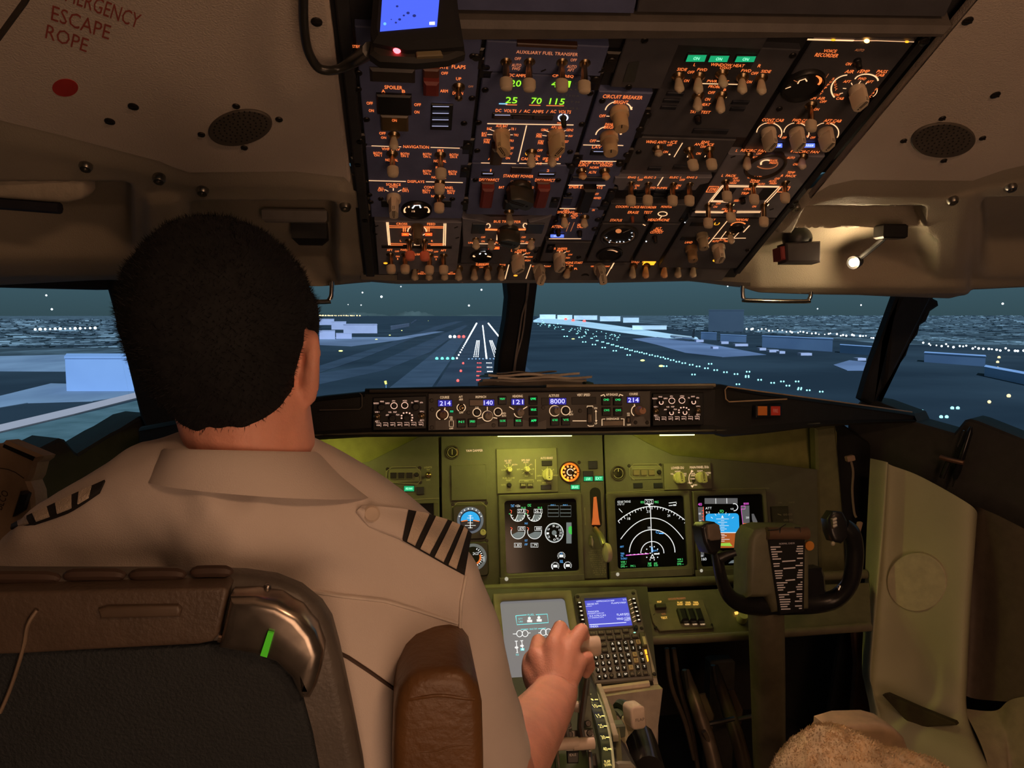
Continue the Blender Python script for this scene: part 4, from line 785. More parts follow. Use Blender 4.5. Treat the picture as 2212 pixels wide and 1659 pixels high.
# --- front strip: exterior light and start switches
BS = Pl(OH.px(1192, 585), (1, 0, 0), OH.v + OH.n*(-0.55))
m = Mod('exterior_light_panel', 'front overhead strip of landing light and engine start switches', 'panel', BS, px=[(858, 571), (1588, 566), (1560, 606), (858, 606)], m=PANELD)
m.z(780, 540, 6.32)
letters(m, [('RETRACT', 832, 203, 134, 22), ('LANDING', 1030, 192, 136, 22), ('OFF', 1240, 204, 60, 20), ('RETRACTABLE', 850, 325, 180, 20), ('INBOARD', 1240, 325, 140, 20), ('ON', 832, 302, 40, 16), ('ON', 1232, 302, 40, 16), ('TURNOFF', 1655, 190, 180, 26), ('RUNWAY', 1655, 208, 176, 22), ('OFF', 1642, 237, 52, 14), ('TAXI', 1930, 204, 80, 24), ('OFF', 1926, 226, 48, 14), ('OFF', 2108, 350, 50, 20)])
m.ln(2018, 200, 1965, 398, 11); m.ln(780, 252, 900, 254, 6, LEGD); m.ln(1170, 252, 1320, 254, 6, LEGD)
for x, ty in ((735, 408), (928, 408), (1140, 410), (1330, 412), (1545, 412), (1728, 410), (1914, 418)): m.tog(x, 255, x, ty, 'S')
m.z(1020, 340, 5.53)
m.ln(702, 1280, 642, 1450, 8); m.ln(1690, 1262, 1590, 1440, 8)
for x in (825, 1530): letters(m, [('GRD', x-85, 1302, 56, 18), ('OFF', x, 1298, 60, 20), ('CONT', x+80, 1302, 70, 18)]); m.ln(x-40, 1290, x-22, 1322, 6); m.ln(x+40, 1290, x+22, 1318, 6)
letters(m, [('ENGINE START', 1205, 1258, 230, 26), ('IGN', 1166, 1292, 76, 20), ('L', 1070, 1330, 40, 22), ('R', 1240, 1330, 40, 22)])
m.knob(795, 1330, 74, 0.036, -0.2); m.knob(1515, 1325, 74, 0.036, 0.3); m.tog(1148, 1330, 1118, 1440, 'S')
m.disc(518, 1412, 24, 10, AMBER, 'bulb')
m.z(1320, 320, 5.53)
for x, st, w_, mm in ((292, 'LOGO', 90, LEG), (455, 'POSITION', 160, AMBER), (670, 'ANTI COLL', 170, AMBER), (855, 'WING', 100, LEG), (1026, 'WHEEL', 110, LEG)): m.tx(st, x, 1358, w_, 26, mm); m.tx(st[:5], x-8, 1384, w_*0.7, 16, mm)
m.fill([(375, 1398), (392, 1350), (540, 1352), (510, 1398)], AMBER, 'lit_legend', 0.0008); m.fill([(590, 1382), (650, 1352), (750, 1360), (700, 1392)], AMBER, 'lit_legend', 0.0008)
AT = mat('amber_tip2', (0.85, 0.45, 0.22), 0.45)
for x, ty, mm in ((262, 1550, BEIGE), (418, 1550, AT), (640, 1545, AT), (805, 1542, BEIGE), (985, 1538, BEIGE)): m.tog(x, 1410, x-8, ty, 'S', mm)
m.ln(38, 1370, 0, 1440, 8); m.done()
# ================================================================== GLARESHIELD AND ITS CONTROL PANELS
GSM = mat('glareshield_black', (0.022, 0.021, 0.020), 0.6, bump=0.3, bscale=500)
GSL = mat('glareshield_edge_brown', (0.055, 0.047, 0.040), 0.5, bump=0.2)
GS = Pl(PY(1160, 890, 1.591), (1, 0, 0), (0, 0.10, 1))
gl = thing('glareshield', 'long dark glareshield under the windshield holding the control panels', 'glareshield', GS.at(0, -0.05, -0.1))
def sect(x, ytop, ybot, Y, Yb, drop=0.075):
    a = PY(x, ytop, Y); b = PY(x, ybot, Y)
    return [V((a.x, a.y+0.62, a.z-drop)), V((a.x, a.y+0.02, a.z+0.001)), a + V((0, 0.004, 0)), a - V((0, 0.004, 0.006)), a + (b-a)*0.10, a + (b-a)*0.86 + V((0, 0.004, 0)), b - V((0, 0.010, 0)), b + V((0, 0.0, -0.006)), V((b.x, b.y+0.17, b.z+0.02))]
mb = MB(); mb.rings([sect(x, curve_at([(785, 842), (1000, 837), (1545, 832)], x), curve_at([(785, 938), (1545, 932)], x), 1.60, 0) for x in (788, 900, 1000, 1150, 1300, 1420, 1545)], closed=True); build(mb, 'centre_body', GSM, gl)
mb = MB(); mb.rings([sect(1545, 832, 934, 1.60, 0), sect(1562, 832, 938, 1.60, 0), sect(1640, 846, 932, 1.62, 0), sect(1770, 864, 916, 1.68, 0), sect(1900, 882, 910, 1.76, 0), sect(1975, 893, 908, 1.80, 0)]); build(mb, 'right_wing', GSM, gl)
mb = MB(); mb.rings([sect(788, 848, 938, 1.60, 0), sect(700, 857, 943, 1.60, 0), sect(560, 878, 950, 1.62, 0), sect(420, 903, 960, 1.68, 0), sect(300, 925, 972, 1.74, 0)]); build(mb, 'left_wing', GSM, gl)
mb = MB(); RIM = mat('rim_tan', (0.55, 0.38, 0.24), 0.35)
mb.tube([PY(1700, 862, 1.600), PY(1575, 868, 1.592), PY(1568, 862, 1.592), PY(1566, 842, 1.592), PY(1572, 835, 1.592), PY(1640, 845, 1.612), PY(1770, 862, 1.672), PY(1900, 880, 1.752), PY(1970, 890, 1.792)], 0.0016, 6); build(mb, 'edge_piping', RIM, gl)
mb = MB(); mb.tube([PY(690, 886, 1.592), PY(776, 884, 1.592), PY(782, 878, 1.592), PY(782, 854, 1.592), PY(777, 849, 1.592)], 0.0011, 6); build(mb, 'edge_piping', mat('rim_dull', (0.20, 0.17, 0.14), 0.4), gl)
mb = MB(); mb.tube([PY(1180, 834, 1.595), PY(1420, 833, 1.595), PY(1545, 832, 1.595)], 0.004, 8); build(mb, 'edge_piping', mat('edge_worn', (0.30, 0.24, 0.16), 0.4), gl)
mb = MB(); mb.tube([PY(798, 845, 1.592), PY(1540, 837, 1.592)], 0.004, 8); build(mb, 'edge_moulding', GSL, gl)
mb = MB(); mb.tube([PY(660, 942, 1.60), PY(798, 936, 1.592), PY(1300, 934, 1.592), PY(1528, 930, 1.592), PY(1620, 931, 1.615), PY(1770, 915, 1.675)], 0.0028, 8); build(mb, 'lower_lip', mat('lip_olive', (0.16, 0.15, 0.10), 0.35, 0.3), gl)
# annunciator pair on the right wing
gw = Pl(PY(1665, 888, 1.618), PY(1690, 888, 1.632)-PY(1640, 888, 1.606), (0, 0.12, 1))
m = Mod('master_caution_light', 'pair of dim amber and red warning lights on the right glareshield wing', 'light', gw, px=[(1634, 876), (1690, 872), (1690, 900), (1634, 902)], m=BLACK, thick=0.01)
m.z(1560, 820, 3.393); m.lit(262, 195, 330, 262, emi('dim_amber', (1.0, 0.20, 0.02), 0.12)); m.lit(358, 195, 426, 262, emi('dim_red', (1.0, 0.06, 0.02), 0.10), 'FIRE', emi('dim_red_text', (1.0, 0.3, 0.2), 0.16)); m.done()
# ---- mode control panel
MCPM = mat('mcp_brown_grey', (0.11, 0.10, 0.09), 0.5, bump=0.15, bscale=800)
LEGY = emi('legend_yellow_white', (1.0, 0.66, 0.38), 0.9); BLUED = emi('blue_digits', (0.42, 0.42, 1.0), 2.2); BLUEW = emi('blue_window', (0.05, 0.045, 0.55), 0.55); GRNB = emi('green_button_text', (0.02, 0.9, 0.22), 1.3)
KN = mat('grey_brown_knob', (0.34, 0.27, 0.21), 0.45)
m = Mod('mode_control_panel', 'wide autopilot mode control panel with blue digits in the glareshield', 'panel', GS, px=[(925, 850), (1405, 844), (1405, 922), (925, 930)], m=MCPM, thick=0.02, raise_=0.0)
def btn(x, y, w_, h_, st):
    b = m.block(x-w_/2, y-h_/2, x+w_/2, y+h_/2, 0.006, BLACK, 'button', 0.0012); m.tx(st, x, y-h_*0.18, w_*0.62, h_*0.24, GRNB, 'button_text', 0.0066)
m.z(780, 820, 5.53)
m.fill([(890, 490), (1120, 480), (1330, 560), (1480, 520), (1690, 480), (1900, 470), (2100, 520), (2212, 480), (2212, 590), (890, 600)], mat('mcp_worn', (0.19, 0.175, 0.165), 0.5), 'worn_patch', 0.0003)
for t_ in (('COURSE', 998, 212, 108, 30), ('A/T', 1190, 206, 46, 26), ('ARM', 1192, 238, 44, 24), ('OFF', 1197, 394, 50, 24), ('IAS/MACH', 1430, 206, 124, 28), ('HEADING', 1870, 198, 120, 30), ('C/O', 1384, 334, 40, 20), ('SPD', 1708, 404, 44, 22), ('INTV', 1708, 434, 50, 22), ('F/D', 1076, 450, 36, 20), ('ON', 1078, 472, 32, 18), ('OFF', 1078, 584, 48, 20)): m.tx(*t_, m=LEGY)
for x0, x1, y0, y1, st, dx, dw in ((920, 1085, 245, 320, '214', 1005, 130), (1300, 1590, 240, 312, '140', 1520, 105), (1795, 1950, 230, 305, '121', 1875, 120)):
    m.block(x0-8, y0-8, x1+8, y1+8, 0.0015, BLACK, 'display_window', 0.0005)
    if st != '140': m.fill(rectpts(x0, y0, x1, y1), BLUEW, 'window_glow', 0.002)
    else: m.fill(rectpts(1460, y0, x1, y1), BLUEW, 'window_glow', 0.002); m.fill(rectpts(x0, y0+5, 1458, y1-2), mat('window_tan', (0.28, 0.21, 0.16), 0.4), 'window_blank', 0.002)
    m.tx(st, dx, (y0+y1)/2, dw, 52, BLUED, 'digits', 0.0026)
m.arc(970, 418, 70, 62, 110, 250, 9, LEGY); m.arc(970, 418, 70, 62, -70, 70, 9, LEGY); m.ln(1004, 335, 992, 370, 10, LEGY); m.knob(975, 418, 56, 0.022, 0, 'rnd', mat('brown_grip_knob', (0.25, 0.13, 0.07), 0.5))
m.arc(1196, 335, 50, 46, 120, 240, 9, LEGY); m.arc(1196, 335, 50, 46, -60, 60, 9, LEGY); m.tog(1196, 335, 1196, 345, 'C')
for x, y in ((1383, 392), (1636, 386)): m.arc(x, y, 48, 48, 0, 355, 8, LEGY); m.knob(x, y, 34, 0.008, 0, 'rnd', BLACK)
m.arc(1510, 436, 62, 62, 0, 355, 9, LEGY); m.knob(1512, 432, 58, 0.024, 0, 'rnd', KN); m.ln(1508, 325, 1508, 366, 9, LEGY); m.ln(1395, 464, 1445, 452, 9, LEGY); m.ln(1580, 454, 1625, 462, 9, LEGY)
m.path([(1770, 325), (1825, 358)], 9, LEGY); m.path([(1985, 322), (1932, 355)], 9, LEGY); m.knob(1890, 392, 56, 0.024, 0, 'rnd', KN); m.arc(1890, 392, 62, 58, 190, 300, 9, LEGY)
m.lit(1062, 368, 1102, 392, GREENL); 
for x, y, st in ((1688, 248, 'VNAV'), (2058, 248, 'LVL'), (2060, 375, 'VOR LOC'), (2062, 505, 'APP'), (1198, 522, 'N1'), (1330, 518, 'SPEED'), (1692, 510, 'LVL CHG'), (1880, 508, 'HDG SEL')): btn(x, y, 100, 100, st)
m.block(1052, 490, 1104, 562, 0.003, BLACK, 'switch_frame'); m.path(rectpts(1054, 492, 1102, 560), 5, LEGY, closed=True, lift=0.0035); m.block(1066, 505, 1090, 548, 0.006, KN, 'rocker')
m.scr((842, 250), (845, 572), (850, 360), (1285, 394), (1582, 545))
m.z(1140, 820, 5.267)
for t_ in (('ALTITUDE', 298, 182, 116, 28), ('VERT SPEED', 635, 174, 148, 28), ('A/P ENGAGE', 958, 170, 134, 26), ('COURSE', 1204, 164, 96, 26), ('DN', 773, 324, 32, 20), ('UP', 776, 500, 28, 20), ('ALT', 490, 368, 40, 20), ('INTV', 494, 398, 46, 20), ('DISENGAGE', 968, 446, 142, 22), ('F/D', 1146, 386, 30, 18), ('ON', 1146, 406, 28, 16), ('OFF', 1152, 515, 44, 18)): m.tx(*t_, m=LEGY)
m.block(155, 205, 445, 290, 0.0015, BLACK, 'display_window', 0.0005); m.fill(rectpts(245, 210, 438, 284), BLUEW, 'window_glow', 0.002); m.tx('8000', 340, 246, 164, 54, BLUED, 'digits', 0.0026)
m.block(500, 200, 780, 282, 0.0015, BLACK, 'display_window', 0.0005); m.block(1125, 192, 1280, 268, 0.0015, BLACK, 'display_window', 0.0005); m.fill(rectpts(1130, 200, 1272, 264), BLUEW, 'window_glow', 0.002); m.tx('214', 1202, 232, 120, 50, BLUED, 'digits', 0.0026)
m.arc(308, 355, 60, 60, 0, 355, 8, LEGY); m.knob(315, 352, 52, 0.024, 0, 'rnd', KN); m.arc(432, 352, 50, 50, 0, 355, 8, LEGY); m.knob(432, 352, 36, 0.008, 0, 'rnd', BLACK)
m.path([(830, 184), (868, 170), (878, 192)], 10, LEGY); m.path([(1038, 190), (1048, 168), (1085, 182)], 10, LEGY)
for x, y, st in ((64, 232, 'LNAV'), (66, 360, 'VOR LOC'), (68, 486, 'APP'), (310, 476, 'ALT HLD'), (434, 474, 'V/S'), (894, 246, 'CMD'), (1026, 246, 'CMD'), (898, 365, 'CWS'), (1030, 365, 'CWS')): btn(x, y, 98, 92, st)
m.arc(1250, 355, 70, 66, 120, 235, 9, LEGY); m.ln(1212, 278, 1220, 306, 8, LEGY); m.knob(1262, 350, 50, 0.030, 0, 'rnd', mat('orange_grip_knob', (0.60, 0.30, 0.18), 0.45))
m.block(680, 320, 738, 500, 0.004, BLACK, 'wheel_slot'); m.block(692, 395, 732, 488, 0.012, KN, 'thumb_wheel', 0.003); m.path([(675, 318), (675, 302), (742, 300), (742, 318)], 7, LEGY); m.path([(682, 520), (700, 530), (748, 528), (750, 515)], 7, LEGY)
m.ln(776, 345, 778, 478, 6, LEGY); m.fill([(764, 366), (776, 345), (790, 366)], LEGY, 'legend', 0.0006); m.fill([(766, 462), (792, 462), (778, 486)], LEGY, 'legend', 0.0006); m.ln(510, 470, 668, 470, 8, LEGY)
m.path([(845, 525), (845, 450), (880, 448)], 8, LEGY); m.path([(1060, 446), (1095, 446), (1095, 525)], 8, LEGY); m.block(862, 470, 1090, 525, 0.008, mat('bar_tan', (0.32, 0.25, 0.19), 0.45), 'disengage_bar')
m.block(1126, 425, 1170, 492, 0.003, BLACK, 'switch_frame'); m.block(1136, 440, 1160, 484, 0.006, KN, 'rocker')
m.fill([(1170, 525), (1220, 425), (1320, 420), (1345, 470), (1390, 470), (1392, 520)], mat('mcp_worn', (0.19, 0.175, 0.165), 0.5), 'worn_patch', 0.0003); m.scr((1225, 487), (1358, 490), (175, 320), (595, 355)); m.done()
# ---- the two EFIS panels
def efis(label, K, ox, oy, sc, px, lit_):
    e = Mod('efis_control_panel', label, 'panel', GS, px=px, m=BLACK, thick=0.02, group=None); e.z(ox, oy, sc)
    L = emi('efis_legend', (1.0, 0.60, 0.44), 1.0); KB = mat('efis_knob_black', (0.035, 0.032, 0.03), 0.5)
    def X(x, y): return (K[0] + x*K[2], K[1] + y*K[3])
    for st, x, y, w_, h_ in (('RADIO', 180, 283, 60, 20), ('MINS', 250, 262, 44, 18), ('BARO', 316, 282, 48, 20), ('FPV', 390, 256, 36, 18), ('MTRS', 524, 254, 50, 18), ('BARO', 662, 258, 46, 18), ('IN', 610, 275, 20, 18), ('HPA', 722, 274, 36, 18), ('VOR 1', 190, 388, 52, 18), ('ADF 1', 192, 498, 50, 18), ('VOR 2', 726, 382, 50, 18), ('ADF 2', 726, 486, 50, 18), ('APP', 312, 424, 36, 18), ('VOR', 344, 390, 38, 18), ('MAP', 406, 388, 40, 18), ('PLN', 438, 420, 36, 18)):
        X_, Y_ = X(x, y); e.tx(st, X_, Y_, w_*K[2], h_*K[3], L)
    for x, y in ((484, 430), (508, 400), (544, 395), (580, 402), (608, 424), (612, 456), (606, 486), (484, 460)): X_, Y_ = X(x, y); e.disc(X_, Y_, 11*K[2], 9*K[3], L, 'legend', 0.0005, 10)
    for x, y, r in ((245, 330, 46), (655, 325, 46)): X_, Y_ = X(x, y); e.knob(X_, Y_, r*K[2], 0.026, 0.4, 'rnd', KB)
    for x, y in ((375, 462), (545, 458)): X_, Y_ = X(x, y); e.knob(X_, Y_, 42*K[2], 0.024, 0.3, 'rnd', KB)
    for x, y in ((394, 312), (522, 308)): X_, Y_ = X(x, y); e.arc(X_, Y_, 38*K[2], 36*K[3], 0, 355, 8*K[2], L); e.knob(X_, Y_, 26*K[2], 0.008, 0, 'rnd', BLACK)
    for x, y in ((192, 440), (724, 432)): X_, Y_ = X(x, y); e.arc(X_, Y_, 25*K[2], 36*K[3], 0, 355, 7*K[2], L); e.tog(X_, Y_, X_, Y_+4, 'C')
    for i, st in enumerate(('WXR', 'STA', 'WPT', 'ARPT', 'DATA', 'POS', 'TERR')):
        X_, Y_ = X(204+i*84, 545-i*1.5); e.block(X_-30*K[2], Y_-20*K[3], X_+26*K[2], Y_+20*K[3], 0.004, KB, 'button'); e.tx(st, X_, Y_, 44*K[2], 18*K[3], L, 'button_text', 0.0046); e.path([(X_-24*K[2], Y_-27*K[3]), (X_+32*K[2], Y_-27*K[3]), (X_+32*K[2], Y_+18*K[3])], 4, L)
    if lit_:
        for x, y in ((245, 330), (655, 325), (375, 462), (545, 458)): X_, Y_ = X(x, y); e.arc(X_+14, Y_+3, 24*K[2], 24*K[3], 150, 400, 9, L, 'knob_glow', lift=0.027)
    e.done()
efis('left range and mode selector panel with orange lettering in the glareshield', (0, 0, 1, 1), 780, 820, 5.53, [(806, 859), (921, 855), (921, 926), (806, 930)], False)
efis('right range and mode selector panel with brightly lit knobs in the glareshield', (1285, -40, 0.90, 0.90), 1140, 820, 5.267, [(1410, 850), (1520, 848), (1520, 918), (1410, 920)], True)
# ---- papers lying on the glareshield
zt = GS.px(1160, 836).z
PAPER = [mat('paper_tan', (0.72, 0.62, 0.52), 0.7), mat('paper_grey', (0.52, 0.46, 0.41), 0.7), mat('paper_dark', (0.20, 0.17, 0.15), 0.7)]
pls = ['dark folder at the bottom of the papers on the glareshield', 'grey paper sheaf resting on the dark folder on the glareshield', 'tan sheet fanned to the right on the glareshield', 'top tan sheet of the papers on the glareshield', 'thin dark booklet topping the glareshield papers near the post']
for i, (x0, x1, y, Y, th, mi) in enumerate(((1040, 1262, 834, 1.66, 0.009, 2), (1046, 1270, 829, 1.67, 0.006, 1), (1075, 1278, 826, 1.665, 0.005, 0), (1052, 1250, 823, 1.67, 0.005, 0), (1068, 1200, 820, 1.675, 0.003, 2))):
    p0 = PY(x0, y, Y); p1 = PY(x1, y-1, Y); mb = MB(); u = (p1-p0)*0.5; c = (p0+p1)*0.5 + V((0, 0.09, -0.008 + 0.0035*i)); rot = 0.03*(i-2)
    ca = [(-u.length, -0.09), (u.length, -0.09), (u.length*0.98, 0.10), (-u.length*0.97, 0.10)]; pl = Pl(c, (math.cos(rot), math.sin(rot), 0), (-math.sin(rot), math.cos(rot), -0.09))
    n_ = 14; rs = []
    for h in (0, th): rs.append([pl.at(lerp(ca[0][0], ca[1][0], k/n_), -0.09 + 0.006*math.sin(k*0.9+i*2), h+0.0018*math.sin(k*0.8+i)) for k in range(n_+1)] + [pl.at(lerp(ca[2][0], ca[3][0], k/n_), 0.10, h) for k in range(n_+1)])
    mb.rings(rs); tag(build(mb, 'paper_sheaf', PAPER[mi]), pls[i], 'paper', 'papers stacked on the glareshield')
p = PY(1270, 828, 1.66); mb = MB(); mb.box(p, (0.008, 0, 0), (0, 0.02, 0), (0, 0, 0.003), 0.001); tag(build(mb, 'green_clip', mat('green_tab', (0.06, 0.14, 0.10), 0.5)), 'small green tab at the right end of the papers', 'clip')

# ================================================================== MAIN INSTRUMENT PANEL
MIP = Pl(PY(1170, 1165, 1.80), (1, 0, 0), (0, math.sin(R_(13)), math.cos(R_(13))))
MIPM = mat('instrument_panel_olive', (0.14, 0.136, 0.098), 0.55, bump=0.25, bscale=700, var=0.06)
MIPL = mat('instrument_panel_plate', (0.20, 0.19, 0.125), 0.5, bump=0.2, bscale=700, var=0.05)
DUB = mat('display_bezel', (0.13, 0.122, 0.085), 0.5, bump=0.15, bscale=700)
SCRB = mat('screen_black', (0.006, 0.006, 0.008), 0.12)
mb = MB(); mb.prism(MIP, [MIP.ab(*p) for p in ((640, 930), (1830, 900), (1830, 1030), (640, 1060))], -0.07, -0.05); q = struct(mb, 'wall_front', mat('panel_backing_olive', (0.30, 0.28, 0.10), 0.6, bump=0.2), 'olive backing visible above the instrument panel')
W_ = emi('sym_white', (0.85, 0.88, 0.9), 0.95); G_ = emi('sym_green', (0.10, 0.85, 0.22), 0.9); B_ = emi('sym_blue', (0.12, 0.45, 1.0), 1.0); M_ = emi('sym_magenta', (1.0, 0.15, 0.85), 0.9); R_E = emi('sym_red', (1.0, 0.12, 0.06), 1.0)
GF = emi('sym_greyfill', (0.16, 0.19, 0.20), 0.85); GF2 = emi('sym_grey_tape', (0.11, 0.11, 0.115), 0.9); SKY = emi('sym_sky', (0.02, 0.36, 0.80), 1.0); ERT = emi('sym_earth', (0.42, 0.10, 0.02), 0.9); OR_ = emi('sym_orange', (0.85, 0.20, 0.03), 0.8); CY_ = emi('sym_cyan', (0.20, 0.85, 0.9), 0.9)
PRT = mat('printed_yellow_white', (0.75, 0.70, 0.42), 0.6, var=0)
YK = mat('yellow_beige_knob', (0.62, 0.58, 0.30), 0.45)
def screwset(m, pts, r=0.004): m.scr(*pts, r=r)
# left panel
m = Mod('left_instrument_panel', 'olive left instrument panel half hidden behind the pilot', 'panel', MIP, px=[(330, 1062), (560, 1030), (700, 1010), (797, 997), (905, 943), (947, 941), (952, 1268), (330, 1300)], m=MIPM, thick=0.02)
m.z(680, 930, 5.185)
m.block(280, 472, 682, 790, 0.006, MIPL, 'selector_plate', 0.001); m.tx('LOWER DU', 540, 522, 154, 32, LEGY, lift=0.0065); m.tx('NORM', 540, 568, 70, 22, LEGY, lift=0.0065); m.tx('ND', 618, 592, 30, 20, LEGY, lift=0.0065); m.ln(590, 612, 612, 596, 6, LEGY, lift=0.0065); m.knob(555, 640, 46, 0.022, 0.5, 'ptr', YK); m.scr((655, 500), (640, 715))
m.path([(860, 410), (1130, 405), (1185, 460), (1185, 560), (1150, 600), (865, 580), (800, 530), (800, 460), (860, 410)], 8, mat('edge_olive', (0.30, 0.28, 0.18), 0.4), 'edge', lift=0.003); m.block(830, 430, 1180, 580, 0.002, MIPL, 'light_plate')
for x in (880, 970, 1060): m.block(x-38, 468, x+38, 540, 0.006, BLACK, 'push_light'); m.path(rectpts(x-38, 468, x+38, 540), 5, mat('edge_olive', (0.30, 0.28, 0.18), 0.4), 'edge', True, 0.0066)
m.knob(1140, 495, 26, 0.008, 0, 'rnd', BLACK); m.scr((815, 432), (1175, 418), (815, 602), (1180, 580))
m.tx('LIGHTS', 1268, 412, 84, 20, PRT); m.tx('TEST', 1270, 440, 40, 14, PRT); m.tx('DIM', 1270, 554, 40, 14, PRT); m.tog(1272, 500, 1268, 512, 'C')
m.lit(1000, 622, 1112, 680, GREENL, 'SPEED BRAKE', GREENT, tw=0.7); m.block(1140, 632, 1224, 718, 0.003, mat('annun_dark', (0.025, 0.028, 0.04), 0.3), 'annunciator')
m.ln(688, 790, 1395, 758, 8, mat('edge_olive', (0.30, 0.28, 0.18), 0.4), 'edge', 0.001)
m.block(720, 822, 1340, 1300, 0.004, SCRB, 'display_screen', 0.001); m.tx('141', 1195, 908, 50, 20, W_, 'symbol', 0.0046); m.block(1335, 800, 1395, 1320, 0.008, DUB, 'display_bezel', 0.002); m.done()
# centre panel
m = Mod('centre_instrument_panel', 'olive centre instrument panel lettered YAW DAMPER and AUTO BRAKE', 'panel', MIP, px=[(953, 941), (1301, 938), (1313, 1256), (956, 1270)], m=MIPM, thick=0.02)
m.z(680, 930, 5.185)
m.gauge(1540, 245, 72, m=mat('dial_ring', (0.10, 0.085, 0.06), 0.35)); m.arc(1540, 245, 52, 52, 0, 355, 4, PRT, 'dial_print', lift=0.0025); m.ln(1538, 210, 1538, 270, 7, PRT, 'dial_print', 0.0025); m.path(arcpts(1560, 240, 40, 50, -50, 50), 16, mat('dial_glint', (0.45, 0.25, 0.16), 0.5), 'dial_print', lift=0.002)  # the wide arc is a glint painted on the dial
m.tx('YAW DAMPER', 1788, 225, 188, 26, LEGY)
m.block(1525, 385, 1925, 785, 0.005, MIPM, 'cover_plate', 0.002); m.scr((1540, 410), (1895, 398), (1548, 770), (1908, 760), (1550, 828), (1920, 812))
# standby horizon
m.path([(1535, 860), (1600, 805), (1865, 800), (1925, 855)], 9, mat('edge_olive', (0.30, 0.28, 0.18), 0.4), 'edge', lift=0.001)
m.block(1545, 830, 1925, 1225, 0.006, mat('bezel_black_olive', (0.05, 0.046, 0.035), 0.4), 'standby_horizon', 0.003, r=0.12); cx_, cy_ = 1742, 1005
m.disc(cx_, cy_, 148, 150, mat('ring_blue_grey', (0.12, 0.14, 0.18), 0.4, emit=(0.12, 0.16, 0.25), es=0.5, var=0), 'dial_ring', 0.0068, 40); m.disc(cx_, cy_+4, 118, 120, emi('dial_dark_blue', (0.01, 0.02, 0.04), 0.6), 'dial_face', 0.0074, 36)
m.fill([(cx_+108*math.cos(R_(a)), cy_+8-108*math.sin(R_(a))) for a in range(0, 181, 10)], SKY, 'horizon_sky', 0.008); m.fill([(cx_-108, cy_+12), (cx_+108, cy_+12)] + [(cx_+105*math.cos(R_(a)), cy_+12-100*math.sin(R_(a))) for a in range(-10, -171, -10)], emi('horizon_ground', (0.03, 0.02, 0.02), 0.7), 'horizon_ground', 0.008)
m.ln(cx_-100, cy_+12, cx_-30, cy_, 12, OR_, 'symbol', 0.0085); m.ln(cx_+30, cy_, cx_+100, cy_+12, 12, OR_, 'symbol', 0.0085); m.ln(cx_, cy_-60, cx_, cy_+90, 8, W_, 'symbol', 0.0086)
for k, ww in ((-50, 44), (-25, 70), (30, 60), (58, 120), (84, 50)): m.ln(cx_-ww/2, cy_+k, cx_+ww/2, cy_+k, 5, W_, 'symbol', 0.0086)
for a in range(20, 161, 20): m.ln(cx_+122*math.cos(R_(a)), cy_-122*math.sin(R_(a)), cx_+138*math.cos(R_(a)), cy_-138*math.sin(R_(a)), 11, W_, 'symbol', 0.0086)
m.knob(1880, 1138, 42, 0.014, 0, 'rnd', YK)
# standby altimeter
m.block(1560, 1250, 1950, 1640, 0.006, mat('bezel_black_olive', (0.05, 0.046, 0.035), 0.4), 'standby_altimeter', 0.003, r=0.12); cx_, cy_ = 1775, 1418
m.disc(cx_, cy_, 150, 152, mat('ring_blue_grey2', (0.14, 0.16, 0.18), 0.4, emit=(0.14, 0.17, 0.20), es=0.5, var=0), 'dial_ring', 0.0068, 40); m.disc(cx_, cy_, 116, 118, BLACKM, 'dial_face', 0.0072, 36)
for a in range(-60, 80, 14): m.ln(cx_+88*math.cos(R_(a)), cy_-90*math.sin(R_(a)), cx_+108*math.cos(R_(a)), cy_-110*math.sin(R_(a)), 9, W_, 'symbol', 0.0078)
m.path(arcpts(cx_, cy_, 80, 82, -60, 20), 20, OR_, 'symbol', lift=0.0078); m.tx('24.27', cx_+30, cy_-40, 70, 30, W_, 'symbol', 0.0082); m.tx('MACH', cx_+118, cy_+20, 20, 60, W_, 'symbol', 0.008); m.scr((1920, 1610), (1925, 1232))
# autobrake selector plate
m.z(1040, 940, 5.027)
m.block(165, 140, 828, 628, 0.006, MIPL, 'selector_plate', 0.0015); H_ = 0.0066
for st, x, y, w_, h_ in (('N1 SET', 290, 278, 74, 22), ('AUTO', 292, 302, 54, 16), ('BOTH', 362, 320, 54, 14), ('2', 224, 378, 10, 14), ('SPD REF', 480, 272, 92, 22), ('AUTO', 482, 296, 54, 16), ('V1', 538, 318, 22, 14), ('VR', 562, 368, 22, 14), ('SET', 402, 372, 36, 14), ('WT', 546, 425, 26, 14), ('VREF', 488, 444, 40, 14), ('AUTO BRAKE', 708, 248, 132, 22), ('FUEL FLOW', 296, 466, 130, 20), ('RESET', 298, 490, 60, 14), ('RATE', 238, 540, 44, 14), ('USED', 300, 586, 48, 14), ('MFD', 490, 498, 44, 14), ('MAX', 812, 436, 42, 16), ('OFF', 620, 442, 38, 16), ('RTO', 628, 494, 42, 16), ('DISARM', 708, 516, 90, 14), ('3', 782, 374, 10, 14)): m.tx(st, x, y, w_, h_, PRT if y > 330 else LEGY, lift=H_)
for p in (((246, 326), (268, 350)), ((292, 312), (292, 340)), ((338, 322), (316, 350)), ((236, 378), (266, 378)), ((482, 306), (482, 336)), ((526, 322), (506, 346)), ((546, 370), (524, 372)), ((426, 372), (456, 372)), ((530, 415), (510, 395)), ((446, 418), (470, 396)), ((716, 340), (716, 366)), ((656, 376), (672, 392)), ((776, 376), (760, 392)), ((636, 442), (656, 442)), ((776, 438), (796, 438))): m.ln(*p[0], *p[1], 4, PRT, 'legend', H_)
m.ln(586, 262, 588, 478, 5, PRT, 'legend', H_)
sv = m.pl; m.pl = MIP.off(0.006)
